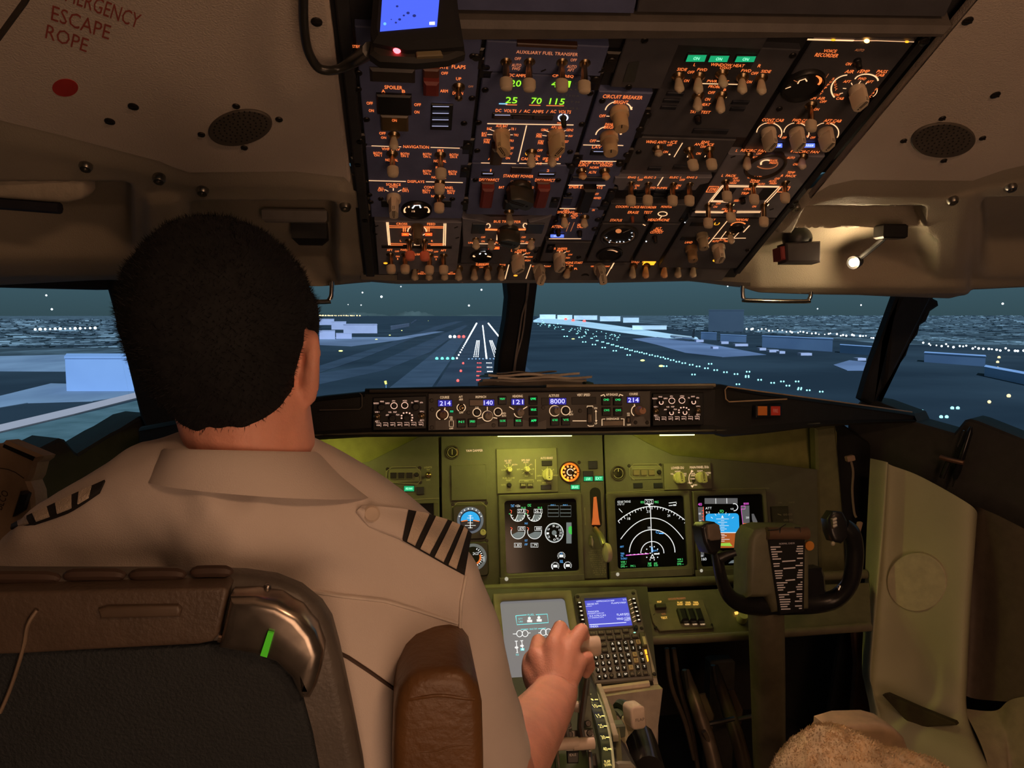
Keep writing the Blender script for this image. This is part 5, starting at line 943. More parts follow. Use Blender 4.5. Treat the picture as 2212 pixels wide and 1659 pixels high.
m.knob(300, 376, 32, 0.020, 0, 'rnd', YK); m.knob(490, 372, 32, 0.020, 0, 'rnd', YK); m.knob(716, 430, 60, 0.026, 0, 'ptr', YK); m.knob(300, 540, 26, 0.010, 0, 'rnd', BLACK)
m.pl = sv
m.block(655, 276, 768, 332, 0.009, BLACK, 'annunciator'); m.block(645, 540, 758, 592, 0.008, mat('annun_dark', (0.025, 0.028, 0.04), 0.3), 'annunciator')
for x in (455, 530): m.block(x-32, 518, x+32, 560, 0.011, mat('button_olive', (0.09, 0.085, 0.06), 0.45), 'button'); m.tx('ENG' if x < 500 else 'SYS', x, 540, 40, 18, PRT, lift=0.0115)
m.block(415, 560, 560, 625, 0.004, BLACK, 'slot'); m.path([(412, 512), (412, 488), (566, 486), (566, 510)], 4, PRT, lift=H_)
m.scr((208, 200), (786, 186), (372, 608), (606, 602), (28, 335), (40, 690), (1060, 295))
# flap gauge, gear lights
g_ = m.gauge(958, 402, 104, depth=0.006, m=mat('orange_ring_dark', (0.08, 0.03, 0.01), 0.4))
m.arc(958, 402, 92, 92, 0, 355, 20, emi('flap_ring', (1.0, 0.18, 0.015), 1.3), 'dial_light', lift=0.003, n=40); m.arc(958, 402, 92, 92, 130, 265, 24, AMBER, 'dial_light', lift=0.0034, n=24)
for a in range(0, 360, 36): m.path([(958+52*math.cos(R_(a)), 402-52*math.sin(R_(a))), (958+76*math.cos(R_(a)), 402-76*math.sin(R_(a)))], 20, emi('flap_mark', (1.0, 0.35, 0.08), 1.4), 'dial_light', lift=0.003)
m.arc(965, 402, 34, 34, 20, 300, 9, emi('flap_pointer', (1.0, 0.7, 0.5), 1.2), 'pointer', lift=0.0036)
m.block(1105, 388, 1215, 450, 0.004, mat('annun_dark', (0.025, 0.028, 0.04), 0.3), 'annunciator'); m.block(1165, 280, 1260, 366, 0.004, mat('annun_dark', (0.025, 0.028, 0.04), 0.3), 'annunciator')
m.lit(1112, 452, 1208, 498, GREENL, 'LE FLAPS', GREENT, tw=0.5, th=0.6); m.lit(1228, 445, 1322, 495, GREENL, 'EXT', GREENT, tw=0.7, th=0.6); m.lit(970, 540, 1066, 588, GREENL, 'BRAKE', GREENT, tw=0.7, th=0.6)
# gear lever slot and placard
m.block(1095, 510, 1340, 1560, 0.006, mat('gear_plate', (0.125, 0.12, 0.085), 0.5, bump=0.2), 'gear_plate', 0.0015)
m.block(1184, 568, 1302, 1010, 0.0068, BLACKM, 'slot', 0.0004, r=0.45)
for i, y in enumerate(range(1250, 1520, 22)): m.tx(('LANDING GEAR', 'LIMIT (IAS)', 'OPERATING', 'EXTEND 270', 'RETRACT 235', 'EXTENDED 320', 'FLAPS LIMIT', '1-250 10-210', '2-250 15-195', '5-250 25-170', '30-165', '40-156', 'MAX ALT')[i % 13], 1240+i*4, y, 150 if i % 3 else 110, 14, mat('placard_print', (0.32, 0.30, 0.20), 0.6, var=0), lift=H_)
m.tx('LANDING GEAR', 1124, 880, 14, 200, mat('placard_print', (0.32, 0.30, 0.20), 0.6, var=0), lift=H_)
m.done()
t = thing('landing_gear_lever', 'landing gear lever with lit orange flag and pale wheel knob', 'lever', MIP.px(1285, 1140))
pv = MIP.off(0.008); mb = MB(); fillpoly(mb, pv, [(1283, 1080), (1291, 1080), (1296, 1132), (1278, 1132), (1280, 1118)], 0.002)
mb = MB(); mb.pxprism(pv, [(1284, 1074), (1289, 1073), (1294, 1118), (1297, 1134), (1280, 1134), (1282, 1116)], -0.002, 0.008, 0.002); build(mb, 'lit_flag', emi('gear_flag_orange', (1.0, 0.22, 0.05), 0.42), t)
A = pv.px(1286, 1142, 0.006); Bq = PY(1305, 1178, 1.715); mb = MB(); mb.tube([A, A.lerp(Bq, 0.5)+V((0, -0.01, 0.004)), Bq], [0.006, 0.0075, 0.007], 10, 5); build(mb, 'arm', mat('lever_metal_olive', (0.35, 0.33, 0.18), 0.3, 0.7), t)
K_ = PY(1312, 1194, 1.705); mb = MB(); mb.lathe(K_-V((0.008, 0, 0)), (1, 0.1, 0), [(0.010, 0), (0.021, 0.003), (0.0225, 0.008), (0.021, 0.013), (0.010, 0.016)], 24); build(mb, 'wheel_knob', mat('knob_tan', (0.55, 0.47, 0.30), 0.4), t)
mb = MB(); mb.pxprism(MIP.off(0.006), [(1276, 1160), (1280, 1158), (1284, 1170), (1282, 1184), (1276, 1178)], 0, 0.02, 0.002); build(mb, 'override_trigger', mat('trigger_metal', (0.4, 0.38, 0.28), 0.35, 0.6), t)
# right panel
m = Mod('right_instrument_panel', 'olive right instrument panel around the two large displays', 'panel', MIP, px=[(1305, 938), (1365, 938), (1401, 958), (1454, 983), (1660, 1001), (1766, 1014), (1768, 1252), (1316, 1254)], m=MIPM, thick=0.02)
m.z(1300, 960, 5.53)
m.gauge(198, 342, 80, m=mat('dial_ring', (0.10, 0.085, 0.06), 0.35)); m.arc(198, 345, 56, 58, 200, 520, 4, PRT, 'dial_print', lift=0.0025); m.ln(198, 285, 198, 325, 8, PRT, 'dial_print', 0.0025)
EO = mat('edge_olive', (0.30, 0.28, 0.18), 0.4)
m.path([(390, 425), (335, 372), (335, 282), (380, 238), (660, 235), (715, 290), (712, 360)], 8, EO, 'edge', lift=0.003); m.block(350, 250, 710, 420, 0.002, MIPL, 'light_plate')
for x in (415, 505, 598): m.block(x-36, 305, x+36, 370, 0.007, mat('push_light_tan', (0.22, 0.17, 0.11), 0.45), 'push_light')
m.path(rectpts(370, 292, 636, 380), 6, EO, 'edge', True, 0.004); m.knob(680, 330, 28, 0.008, 0, 'rnd', BLACK); m.scr((325, 255), (700, 245))
m.block(380, 460, 490, 520, 0.003, mat('annun_dark', (0.025, 0.028, 0.04), 0.3), 'annunciator'); m.block(622, 460, 730, 520, 0.003, mat('annun_dark', (0.025, 0.028, 0.04), 0.3), 'annunciator')
m.block(745, 222, 1312, 540, 0.008, MIPL, 'selector_plate', 0.0015); H_ = 0.0086
for st, x, y, w_, h_ in (('LOWER DU', 905, 280, 150, 30), ('NORM', 906, 324, 64, 20), ('ND', 838, 352, 30, 18), ('ENG', 990, 350, 44, 18), ('PRI', 986, 374, 36, 18), ('MAIN PANEL DUs', 1165, 272, 224, 28), ('NORM', 1172, 318, 64, 18), ('OUTBD', 1266, 340, 74, 18), ('PFD', 1256, 364, 44, 18), ('ENG', 1092, 348, 42, 18), ('PRI', 1090, 372, 40, 18), ('INBD', 1086, 410, 52, 16), ('MFD', 1056, 460, 50, 18), ('INBD', 1116, 484, 48, 18)): m.tx(st, x, y, w_, h_, LEGY, lift=H_)
m.arc(1120, 410, 80, 100, 110, 220, 7, LEGY, lift=H_); m.fill([(1060, 325), (1074, 302), (1092, 326)], LEGY, 'legend', H_); m.fill([(1060, 490), (1082, 518), (1100, 490)], LEGY, 'legend', H_); m.fill([(1070, 395), (1110, 385), (1120, 440), (1085, 470)], mat('dark_patch', (0.03, 0.025, 0.01), 0.6), 'patch', 0.0083)
for p in (((906, 332), (906, 352)), ((850, 356), (868, 374)), ((966, 350), (946, 372)), ((1172, 326), (1172, 346)), ((1114, 356), (1132, 372)), ((1226, 346), (1208, 366))): m.ln(*p[0], *p[1], 5, LEGY, 'legend', H_)
m.pl = MIP.off(0.008); m.knob(912, 400, 62, 0.026, 0.1, 'ptr', YK); m.knob(1176, 395, 62, 0.026, 0.1, 'ptr', YK); m.pl = MIP; m.scr((790, 258), (1290, 490))
m.ln(60, 575, 745, 545, 7, EO, 'edge', 0.001); m.ln(1320, 540, 2000, 522, 7, EO, 'edge', 0.001)
# clock at right edge
m.block(2030, 740, 2240, 1000, 0.006, mat('clock_olive', (0.05, 0.05, 0.034), 0.5), 'clock', 0.002)
m.z(1460, 1080, 5.027); m.tx('00:00', 1215, 158, 96, 22, mat('placard_print', (0.32, 0.30, 0.20), 0.6, var=0), lift=0.0066); m.tx('00:00', 1220, 218, 96, 24, mat('placard_print', (0.32, 0.30, 0.20), 0.6, var=0), lift=0.0066); m.ln(1105, 152, 1145, 165, 8, mat('placard_print', (0.32, 0.30, 0.20), 0.6, var=0), 'hand', 0.0066); m.tx('CHR', 1130, 30, 40, 14, mat('placard_print', (0.32, 0.30, 0.20), 0.6, var=0), lift=0.0066); m.tx('DATE', 1258, 26, 60, 14, mat('placard_print', (0.32, 0.30, 0.20), 0.6, var=0), lift=0.0066); m.done()
def display(name, label, pl, outer, inner, h=0.012, hs=0.003, bm=None, foot=None, sm=None):
    """display unit: rounded bezel frame around a recessed screen"""
    ic = [pl.ab(*p, hs) for p in inner]; oc = [pl.ab(*p, h) for p in outer]
    def rr(c, r):
        a0 = (c[0][0]+c[3][0])/2; a1 = (c[1][0]+c[2][0])/2; b1 = (c[0][1]+c[1][1])/2; b0 = (c[2][1]+c[3][1])/2; return rrect(a0, b0, a1, b1, r, 5)
    I = rr(ic, 0.008); O = rr(oc, 0.004); P2 = pl.off(hs)
    m = Mod(name, label, 'display', P2, out=inset(I, -0.003), m=sm or SCRB, thick=0.006, plate='screen', ch=0)
    mb = MB(); mb.rings([[pl.at(a, b, -0.002) for a, b in O], [pl.at(a, b, h-0.002) for a, b in O], [pl.at(a, b, h) for a, b in inset(O, 0.002)], [pl.at(a, b, h) for a, b in inset(I, -0.004)], [pl.at(a, b, h-0.003) for a, b in I], [pl.at(a, b, hs-0.001) for a, b in inset(I, 0.0)]], False, False); build(mb, 'bezel', bm or DUB, m.t)
    return m
# --- centre engine display
m = display('engine_display', 'centre square display with round engine gauges left of the gear lever', MIP, [(1077, 1070), (1258, 1063), (1262, 1255), (1081, 1264)], [(1089, 1082), (1246, 1077), (1249, 1232), (1093, 1240)])
m.z(1040, 940, 5.027)
m.block(200, 1530, 1120, 1600, 0.0105, mat('bezel_foot', (0.16, 0.15, 0.12), 0.5), 'bezel_foot', 0.001, h0=-0.001); m.disc(272, 1562, 20, 22, emi('foot_light', (0.8, 0.75, 0.6), 0.5), 'light_sensor', 0.0112); m.scr((400, 1560), (1042, 1525))
m.tx('TAT', 338, 768, 40, 28, B_, 'symbol'); m.tx('+23c', 395, 768, 54, 26, W_, 'symbol'); m.tx('CRZ', 520, 762, 40, 28, G_, 'symbol')
for cx_, v1, v2, v3 in ((395, '57.8', '870', '1.83'), (575, '56.3', '888', '1.79')):
    m.arc(cx_, 860, 76, 76, 180, 372, 7, W_, 'symbol', 26); m.fill([(cx_, 860), (cx_-28, 930)] + arcpts(cx_, 860, 70, 70, 250, 360, 12), GF, 'gauge_fill'); m.ln(cx_, 860, cx_-28, 932, 6, W_, 'symbol')
    for a in range(190, 370, 26): m.ln(cx_+58*math.cos(R_(a)), 860-58*math.sin(R_(a)), cx_+74*math.cos(R_(a)), 860-74*math.sin(R_(a)), 6, W_, 'symbol')
    m.path(rectpts(cx_-4, 804, cx_+86, 846), 5, W_, 'symbol', True, 0.0007); m.fill(rectpts(cx_-2, 806, cx_+84, 844), SCRB, 'box_fill', 0.0006); m.tx(v1, cx_+40, 825, 70, 28, W_, 'symbol', 0.0008); m.tx('91.0', cx_+60, 788, 46, 20, G_, 'symbol')
    m.path([(cx_-85, 812), (cx_-66, 820), (cx_-74, 850)], 7, R_E, 'symbol'); m.ln(cx_-96, 852, cx_-80, 858, 7, G_, 'symbol')
    m.arc(cx_+2, 1050, 76, 76, 160, 372, 7, W_, 'symbol', 26); m.fill([(cx_+2, 1048), (cx_-64, 1080)] + arcpts(cx_+2, 1050, 70, 70, 205, 360, 14), GF, 'gauge_fill'); m.path(rectpts(cx_+2, 994, cx_+80, 1034), 5, W_, 'symbol', True, 0.0007); m.fill(rectpts(cx_+4, 996, cx_+78, 1032), SCRB, 'box_fill', 0.0006); m.tx(v2, cx_+44, 1014, 52, 26, W_, 'symbol', 0.0008); m.path([(cx_-80, 1002), (cx_-62, 1010), (cx_-68, 1034)], 7, R_E, 'symbol')
    m.path(rectpts(cx_-40, 1174, cx_+40, 1216), 5, W_, 'symbol', True); m.tx(v3, cx_, 1195, 60, 26, W_, 'symbol')
for st, y in (('N1', 958), ('EGT', 1144), ('FF', 1188)): m.tx(st, 486, y, 30, 22, B_, 'symbol')
for x in (722, 856):
    for k in range(3): m.path(rectpts(x, 766+k*40, x+116, 804+k*40), 5, GF, 'symbol', True)
    m.tx('ENG 1' if x < 800 else 'ENG 2', x+55, 758, 50, 14, B_, 'symbol')
m.arc(790, 1060, 98, 104, 0, 357, 7, W_, 'symbol', 40); m.arc(790, 1060, 90, 96, 0, 357, 10, GF, 'symbol', 40); m.disc(790, 1060, 26, 28, GF, 'gauge_fill'); m.fill([(795, 1085), (820, 1085), (812, 1115)], W_, 'symbol')
for i, a in enumerate((150, 185, 215, 95, 60, 25, 0, -25, -60, -88)): m.tx(('UP', '1', '2', '5', '10', '15', '25', '30', '40', '0')[i], 790+70*math.cos(R_(a)), 1060-74*math.sin(R_(a)), 26, 22, W_, 'symbol')
m.fill(rectpts(922, 948, 978, 1176), GF, 'gauge_fill'); m.fill([(945, 1000), (965, 988), (980, 990), (982, 1078), (960, 1072), (945, 1052)], emi('sym_green_fill', (0.05, 0.55, 0.08), 0.9), 'gauge_green', 0.0006)
for cx_, cy_ in ((868, 1312), (802, 1422), (938, 1416)):
    for a in range(-30, 215, 22): m.ln(cx_+32*math.cos(R_(a)), cy_-34*math.sin(R_(a)), cx_+44*math.cos(R_(a)), cy_-46*math.sin(R_(a)), 6, W_, 'symbol')
    m.fill(rectpts(cx_-22, cy_-14, cx_+22, cy_+14), W_, 'symbol')
    if cy_ > 1400: m.arc(cx_, cy_, 40, 44, 150, 230, 9, W_, 'symbol')
m.tx('CTR', 866, 1286, 28, 20, B_, 'symbol'); m.tx('FUEL', 870, 1372, 34, 30, B_, 'symbol')
m.done()
# --- navigation display
m = display('navigation_display', 'square display with white compass arcs right of the gear lever', MIP, [(1312, 1064), (1494, 1060), (1498, 1242), (1317, 1250)], [(1326, 1075), (1477, 1070), (1483, 1222), (1334, 1229)])
m.z(1300, 960, 5.53)
m.block(105, 1500, 1085, 1590, 0.0105, mat('bezel_foot', (0.16, 0.15, 0.12), 0.5), 'bezel_foot', 0.001, h0=-0.001); m.disc(190, 1552, 20, 22, emi('foot_light', (0.8, 0.75, 0.6), 0.5), 'light_sensor', 0.0112); m.scr((320, 1550), (1022, 1515))
cx_, cy_ = 600, 1300
m.path([(cx_+(-405+810*k/24), 912-175*math.sin(math.pi*(k/24))**0.9 if False else 740 + 175*((2*k/24-1)**2)) for k in range(25)], 9, W_, 'symbol')
for k in range(0, 25):
    t = 2*k/24-1; x = cx_+405*t-(0); y = 740+175*t*t; L = 36 if k % 2 == 0 else 20; m.ln(x, y, x-0.55*t*L, y+L*(1-0.25*abs(t)), 7, W_, 'symbol')
for st, x, y in (('18', 322, 886), ('21', 552, 800), ('24', 800, 850)): m.tx(st, x, y, 34, 30, W_, 'symbol')
m.path([(cx_-375+750*k/24, 880 + 252*(abs(2*k/24-1)**2.1)) for k in range(25)], 9, W_, 'symbol')
m.arc(602, 1290, 272, 272, 0, 180, 10, W_, 'symbol', 30); m.arc(604, 1300, 138, 140, 0, 180, 9, W_, 'symbol', 24); m.ln(580, 735, 600, 1290, 9, W_, 'symbol')
m.fill([(575, 1362), (604, 1305), (634, 1362)], W_, 'symbol'); m.fill([(590, 1352), (604, 1325), (620, 1352)], SCRB, 'box_fill', 0.0007)
m.path(rectpts(515, 658, 613, 712), 7, W_, 'symbol', True); m.tx('212', 565, 686, 70, 40, W_, 'symbol'); m.tx('HDG', 484, 690, 40, 28, G_, 'symbol'); m.tx('MAG', 654, 688, 46, 28, G_, 'symbol'); m.fill([(545, 715), (588, 715), (566, 740)], W_, 'symbol')
m.tx('GS160 TAS165', 265, 684, 158, 26, W_, 'symbol'); m.tx("173°/7", 230, 716, 80, 22, W_, 'symbol'); m.ln(205, 768, 245, 812, 7, W_, 'symbol'); m.path([(800, 700), (890, 690), (890, 710)], 8, W_, 'symbol'); m.ln(800, 732, 845, 728, 8, W_, 'symbol'); m.tx('----', 870, 725, 36, 18, W_, 'symbol')
m.tx('10', 565, 995, 28, 26, W_, 'symbol'); m.ln(288, 1325, 560, 1305, 10, M_, 'symbol')
for k in range(6): m.ln(330+k*48, 1320-k*4, 350+k*48, 1318-k*4, 9, W_, 'symbol')
for a in range(0, 360, 36): m.disc(602+80*math.cos(R_(a)), 1300-82*math.sin(R_(a)), 7, 7, W_, 'symbol')
m.arc(662, 1046, 14, 14, 0, 340, 5, B_, 'symbol'); m.ln(682, 1062, 738, 1064, 14, B_, 'symbol'); m.tx('RWY', 640, 1270, 60, 22, B_, 'symbol'); m.ln(598, 1225, 602, 1290, 22, B_, 'symbol'); m.ln(624, 1308, 688, 1306, 16, W_, 'symbol')
for st, x, y, w_ in (('ARPT', 240, 1222, 46), ('TERR', 246, 1305, 46), ('TFC', 242, 1334, 36), ('TA ONLY', 264, 1364, 78)): m.tx(st, x, y, w_, 22, B_, 'symbol')
for st, x, y, w_ in (('VOR 1', 260, 1404, 66), ('DME ---', 266, 1456, 76), ('FMC L', 374, 1452, 60), ('VOR 2', 934, 1374, 66), ('DME ---', 940, 1428, 76), ('RNP', 572, 1422, 40), ('1.00', 572, 1446, 44), ('ANP', 642, 1420, 40), ('0.03', 646, 1444, 46)): m.tx(st, x, y, w_, 24, G_, 'symbol')
m.ln(228, 1432, 292, 1428, 5, G_, 'symbol'); m.ln(902, 1402, 968, 1398, 5, G_, 'symbol'); m.done()
# --- primary flight display
m = display('primary_flight_display', 'square display with blue and orange horizon behind the control wheel', MIP, [(1499, 1060), (1660, 1056), (1665, 1238), (1504, 1242)], [(1506, 1072), (1648, 1066), (1654, 1218), (1512, 1224)])
m.z(1300, 960, 5.53)
m.block(1120, 1490, 1720, 1570, 0.0105, mat('bezel_foot', (0.16, 0.15, 0.12), 0.5), 'bezel_foot', 0.001, h0=-0.001); m.disc(1190, 1508, 18, 20, emi('foot_light', (0.8, 0.75, 0.6), 0.5), 'light_sensor', 0.0112)
m.fill(rectpts(1228, 642, 1622, 710), GF2, 'mode_bar'); m.ln(1360, 645, 1362, 708, 7, W_, 'symbol'); m.ln(1492, 642, 1494, 706, 7, W_, 'symbol')
sky = [(1240, 1050)] + [(1240, 860), (1252, 838), (1275, 828), (1600, 822), (1625, 832), (1637, 855)] + [(1645, 1050)]; m.fill(sky, SKY, 'horizon_sky', 0.0005); m.fill([(1242, 1058), (1646, 1058), (1655, 1205), (1645, 1225), (1620, 1234), (1280, 1240), (1258, 1232), (1248, 1212)], ERT, 'horizon_ground', 0.0005); m.ln(1242, 1054, 1646, 1054, 9, W_, 'symbol', 0.0007)
for k, ww in ((890, 150), (910, 40), (930, 110), (950, 40), (970, 150), (990, 50), (1010, 100), (1030, 40), (1075, 50), (1092, 100), (1112, 50), (1134, 170), (1155, 50)): m.ln(1442-ww/2, k, 1442+ww/2, k, 5, W_, 'symbol', 0.0007)
m.fill([(1425, 878), (1440, 845), (1458, 878)], W_, 'symbol', 0.0007)
for a in (40, 60, 75, 105, 120, 140): m.ln(1440+150*math.cos(R_(a)), 980-150*math.sin(R_(a)), 1440+178*math.cos(R_(a)), 980-176*math.sin(R_(a)), 6, W_, 'symbol', 0.0007)
m.tx('FD', 1434, 800, 44, 36, G_, 'symbol'); m.tx('140', 1165, 716, 60, 34, M_, 'symbol'); m.tx('ATT', 1275, 762, 76, 26, W_, 'symbol'); m.tx('ILS', 1268, 812, 48, 24, W_, 'symbol')
m.fill([(1136, 748), (1216, 748), (1222, 1340), (1165, 1340)], GF2, 'speed_tape')
for k in range(10): m.ln(1196, 790+k*36, 1212, 790+k*36, 6, R_E, 'symbol')
m.ln(1214, 745, 1220, 940, 6, R_E, 'symbol')
for k, st in enumerate(('180', '170', '160', '150', '140', '130', '120')): m.tx(st, 1166+k*4, 828+k*84, 36, 22, W_, 'symbol')
m.tx('160', 1222, 1370, 56, 34, W_, 'symbol')
m.fill([(1666, 735), (1762, 730), (1775, 1330), (1706, 1330)], GF2, 'altitude_tape'); m.fill(rectpts(1688, 940, 1774, 984), OR_, 'tape_orange', 0.0006); m.path(rectpts(1664, 735, 1712, 772), 6, M_, 'symbol', True); m.ln(1664, 770, 1690, 985, 5, M_, 'symbol'); m.tx('8000', 1725, 708, 62, 26, M_, 'symbol'); m.tx('200', 1740, 874, 40, 24, W_, 'symbol')
m.path([(1712, 985), (1806, 982), (1806, 1058), (1712, 1062)], 6, W_, 'symbol', True, 0.0007); m.fill(rectpts(1714, 988, 1804, 1056), SCRB, 'box_fill', 0.00065); m.tx('5', 1740, 1024, 40, 40, G_, 'symbol', 0.0008); m.tx('20', 1782, 1022, 28, 44, W_, 'symbol', 0.0008)
m.fill([(1790, 830), (1815, 828), (1858, 920), (1862, 1010), (1820, 980), (1795, 900)], GF2, 'rate_scale'); m.arc(1582, 750, 42, 42, -100, 110, 9, W_, 'symbol'); m.tx('4.8', 1555, 770, 36, 20, W_, 'symbol')
m.fill([(1418, 1180), (1530, 1175), (1560, 1215), (1420, 1212)], emi('sym_lime', (0.35, 0.75, 0.08), 0.8), 'speed_bug', 0.0007); m.fill([(1512, 1420), (1545, 1390), (1580, 1378), (1615, 1388), (1645, 1414)], GF, 'compass_rose'); m.tx('9', 1648, 1272, 18, 24, G_, 'symbol'); m.disc(1660, 1000, 9, 12, M_, 'symbol'); m.done()
# ================================================================== LAMPS UNDER THE GLARESHIELD
YG = (0.95, 0.92, 0.17)
FSTRIP = emi('flood_strip', (0.95, 1.0, 0.35), 3.0)
for i, (x0, x1, y, e, lab) in enumerate(((650, 712, 948, 0.34, 'lit flood lamp strip under the glareshield beside the pilot'), (1075, 1235, 942, 0.46, 'lit flood lamp strip under the glareshield above the auto brake plate'), (1425, 1500, 940, 0.24, 'lit flood lamp strip under the right end of the glareshield'))):
    a = PY(x0, y, 1.625); b = PY(x1, y-1, 1.625); c = (a+b)/2; t = thing('flood_lamp', lab, 'lamp', c, 'flood lamps under the glareshield')
    mb = MB(); mb.box(c+V((0, 0.01, 0.006)), (b-a)/2, (0, 0.012, 0), (0, 0, 0.004), 0.001); build(mb, 'housing', BLACK, t)
    mb = MB(); mb.cyl(a, b, 0.0016, n=8); build(mb, 'tube', FSTRIP, t)
    lo = lamp('flood_lamp_light', 'AREA', c+V((0, 0.105, -0.004)), e, YG, aim=c+V((0, 0.150, -0.30)), size=(b-a).length, sizey=0.02)
fl = thing('aisle_flood_lamp', 'small recessed flood lamp under the overhead front edge', 'lamp', OH.px(1262, 594)); mb = MB(); mb.lathe(OH.px(1262, 594, 0.0), OH.n, [(0.010, -0.01), (0.010, 0.004), (0.008, 0.005), (0.007, -0.002)], 18); build(mb, 'bezel', BLACK, fl)
lamp('aisle_flood_light', 'SPOT', OH.px(1262, 594, 0.012), 9.5, (1.0, 0.60, 0.40), aim=(XC-0.03, 1.16, 0.66), size=0.01, spot=R_(92), blend=0.9)
# ================================================================== LOWER SHELF, LOWER DISPLAY, CONTROL UNIT
SHM = mat('shelf_olive', (0.17, 0.155, 0.10), 0.5, bump=0.25, bscale=600)
TANP = mat('pedestal_tan', (0.42, 0.35, 0.27), 0.5, bump=0.25, bscale=600)
LP = Pl(PY(1310, 1380, 1.58), (1, 0, 0), (0, math.cos(R_(40)), math.sin(R_(40))))
SP = Pl(PY(1470, 1330, 1.66), (1, 0, 0), (0, math.cos(R_(35)), math.sin(R_(35))))
mb = MB(); mb.tube([PY(1000, 1276, 1.755), PY(1060, 1273, 1.755), PY(1320, 1262, 1.755), PY(1500, 1256, 1.755), PY(1870, 1240, 1.755)], 0.012, 10); struct(mb, 'trim_9', SHM, 'rounded olive ledge rail under the instrument panel')
mb = MB(); mb.prism(SP, [SP.ab(*p) for p in ((1040, 1290), (1880, 1255), (1885, 1352), (1700, 1362), (1600, 1372), (1400, 1378), (1040, 1395))], -0.02, -0.004, 0.003); struct(mb, 'trim_10', SHM, 'sloping olive shelf below the instrument panel')
mb = MB(); mb.tube([PY(1380, 1384, 1.60), PY(1500, 1380, 1.60), PY(1620, 1373, 1.60), PY(1880, 1354, 1.60)], 0.010, 10); struct(mb, 'trim_11', mat('shelf_edge', (0.20, 0.17, 0.12), 0.4), 'rounded front edge of the olive shelf')
# ground proximity panel
m = Mod('ground_proximity_panel', 'small olive panel lettered GROUND PROXIMITY with three guarded switches', 'panel', SP, px=[(1400, 1305), (1408, 1304), (1518, 1296), (1536, 1348), (1540, 1358), (1425, 1364), (1415, 1352), (1410, 1345)], m=mat('gpws_plate', (0.21, 0.185, 0.115), 0.5, bump=0.2), thick=0.01, raise_=0.002)
m.z(1380, 1260, 4.159); LY = emi('legend_yellow', (1.0, 0.55, 0.10), 1.3)
m.tx('GROUND PROXIMITY', 342, 138, 160, 18, LEGD, lift=0.003); m.tx('INOP', 184, 166, 40, 18, LY, lift=0.003); m.tx('SYS', 222, 276, 34, 14, LEGD, lift=0.003); m.tx('TEST', 228, 310, 58, 20, LY, lift=0.003)
for x, st in ((370, 'FLAP'), (442, 'GEAR'), (512, 'TERR')): m.tx(st, x, 172, 46, 16, LY, lift=0.0035); m.tx('INHIBIT', x+2, 190, 54, 14, LY, lift=0.0035)
for x in (398, 470, 540): m.block(x-34, 212, x+36, 330, 0.016, BLACK, 'switch_guard', 0.004); m.tx('NORM', x+34, 368, 40, 14, LEGY, lift=0.003)
m.block(150, 180, 245, 218, 0.012, mat('button_olive2', (0.05, 0.048, 0.03), 0.4), 'annunciator'); m.scr((135, 285), (152, 400), (650, 375)); m.done()
t = thing('dimmer_knob', 'small olive knob with lit mark on the shelf by the control column', 'knob', SP.px(1602, 1335))
mb = MB(); mb.lathe(SP.px(1602, 1338), SP.n, [(0.012, -0.002), (0.012, 0.014), (0.010, 0.018)], 18); build(mb, 'cap', YK, t); mb = MB(); fillpoly(mb, SP, [(1586, 1322), (1594, 1320), (1596, 1327), (1588, 1328)], 0.001); build(mb, 'lit_mark', LY, t, False)
# lower display
m = display('lower_display', 'lower grey display with flight control page beside the pilot hand', LP, [(1055, 1285), (1232, 1271), (1272, 1480), (1095, 1500)], [(1070, 1303), (1216, 1291), (1250, 1462), (1108, 1478)], h=0.010, sm=GREY_E, bm=mat('bezel_olive_light', (0.22, 0.21, 0.10), 0.45))
m.z(1040, 1240, 5.53)
m.path([(410, 498), (540, 488)], 9, CY_, 'symbol'); m.path([(650, 486), (785, 477), (800, 580), (425, 606), (410, 498)], 9, CY_, 'symbol'); m.tx('FUEL', 592, 486, 80, 22, CY_, 'symbol'); m.tx('QTY', 466, 536, 52, 22, CY_, 'symbol'); m.tx('LBS', 470, 568, 50, 20, CY_, 'symbol')
for x, y in ((572, 528), (686, 520)): m.disc(x, y, 18, 17, W_, 'symbol'); m.fill(rectpts(x-26, y+18, x+34, y+48), W_, 'symbol'); m.ln(x, y-24, x, y-12, 8, CY_, 'symbol')
m.tx('BRAKE TEMP', 620, 656, 90, 20, CY_, 'symbol'); m.ln(470, 662, 560, 658, 8, CY_, 'symbol'); m.ln(675, 654, 770, 646, 8, CY_, 'symbol')
for x, y in ((455, 712), (522, 710), (740, 696), (800, 692)): m.arc(x, y, 34, 38, 0, 355, 9, W_, 'symbol')
m.ln(375, 716, 420, 716, 9, W_, 'symbol'); m.ln(556, 706, 585, 702, 9, W_, 'symbol'); m.ln(680, 702, 706, 700, 9, W_, 'symbol')
for x, y0, y1 in ((415, 800, 935), (480, 795, 900)): m.ln(x, y0, x+14, y1, 9, W_, 'symbol'); m.ln(x-16, y0+2, x+18, y0, 9, W_, 'symbol'); m.disc(x+4, (y0+y1)/2+10, 22, 14, W_, 'symbol'); m.ln(x, y1+4, x+24, y1+2, 9, W_, 'symbol')
m.tx('RUD', 430, 964, 34, 22, CY_, 'symbol'); m.fill(rectpts(468, 885, 512, 915), CY_, 'symbol'); m.scr((1085, 590)); m.done()
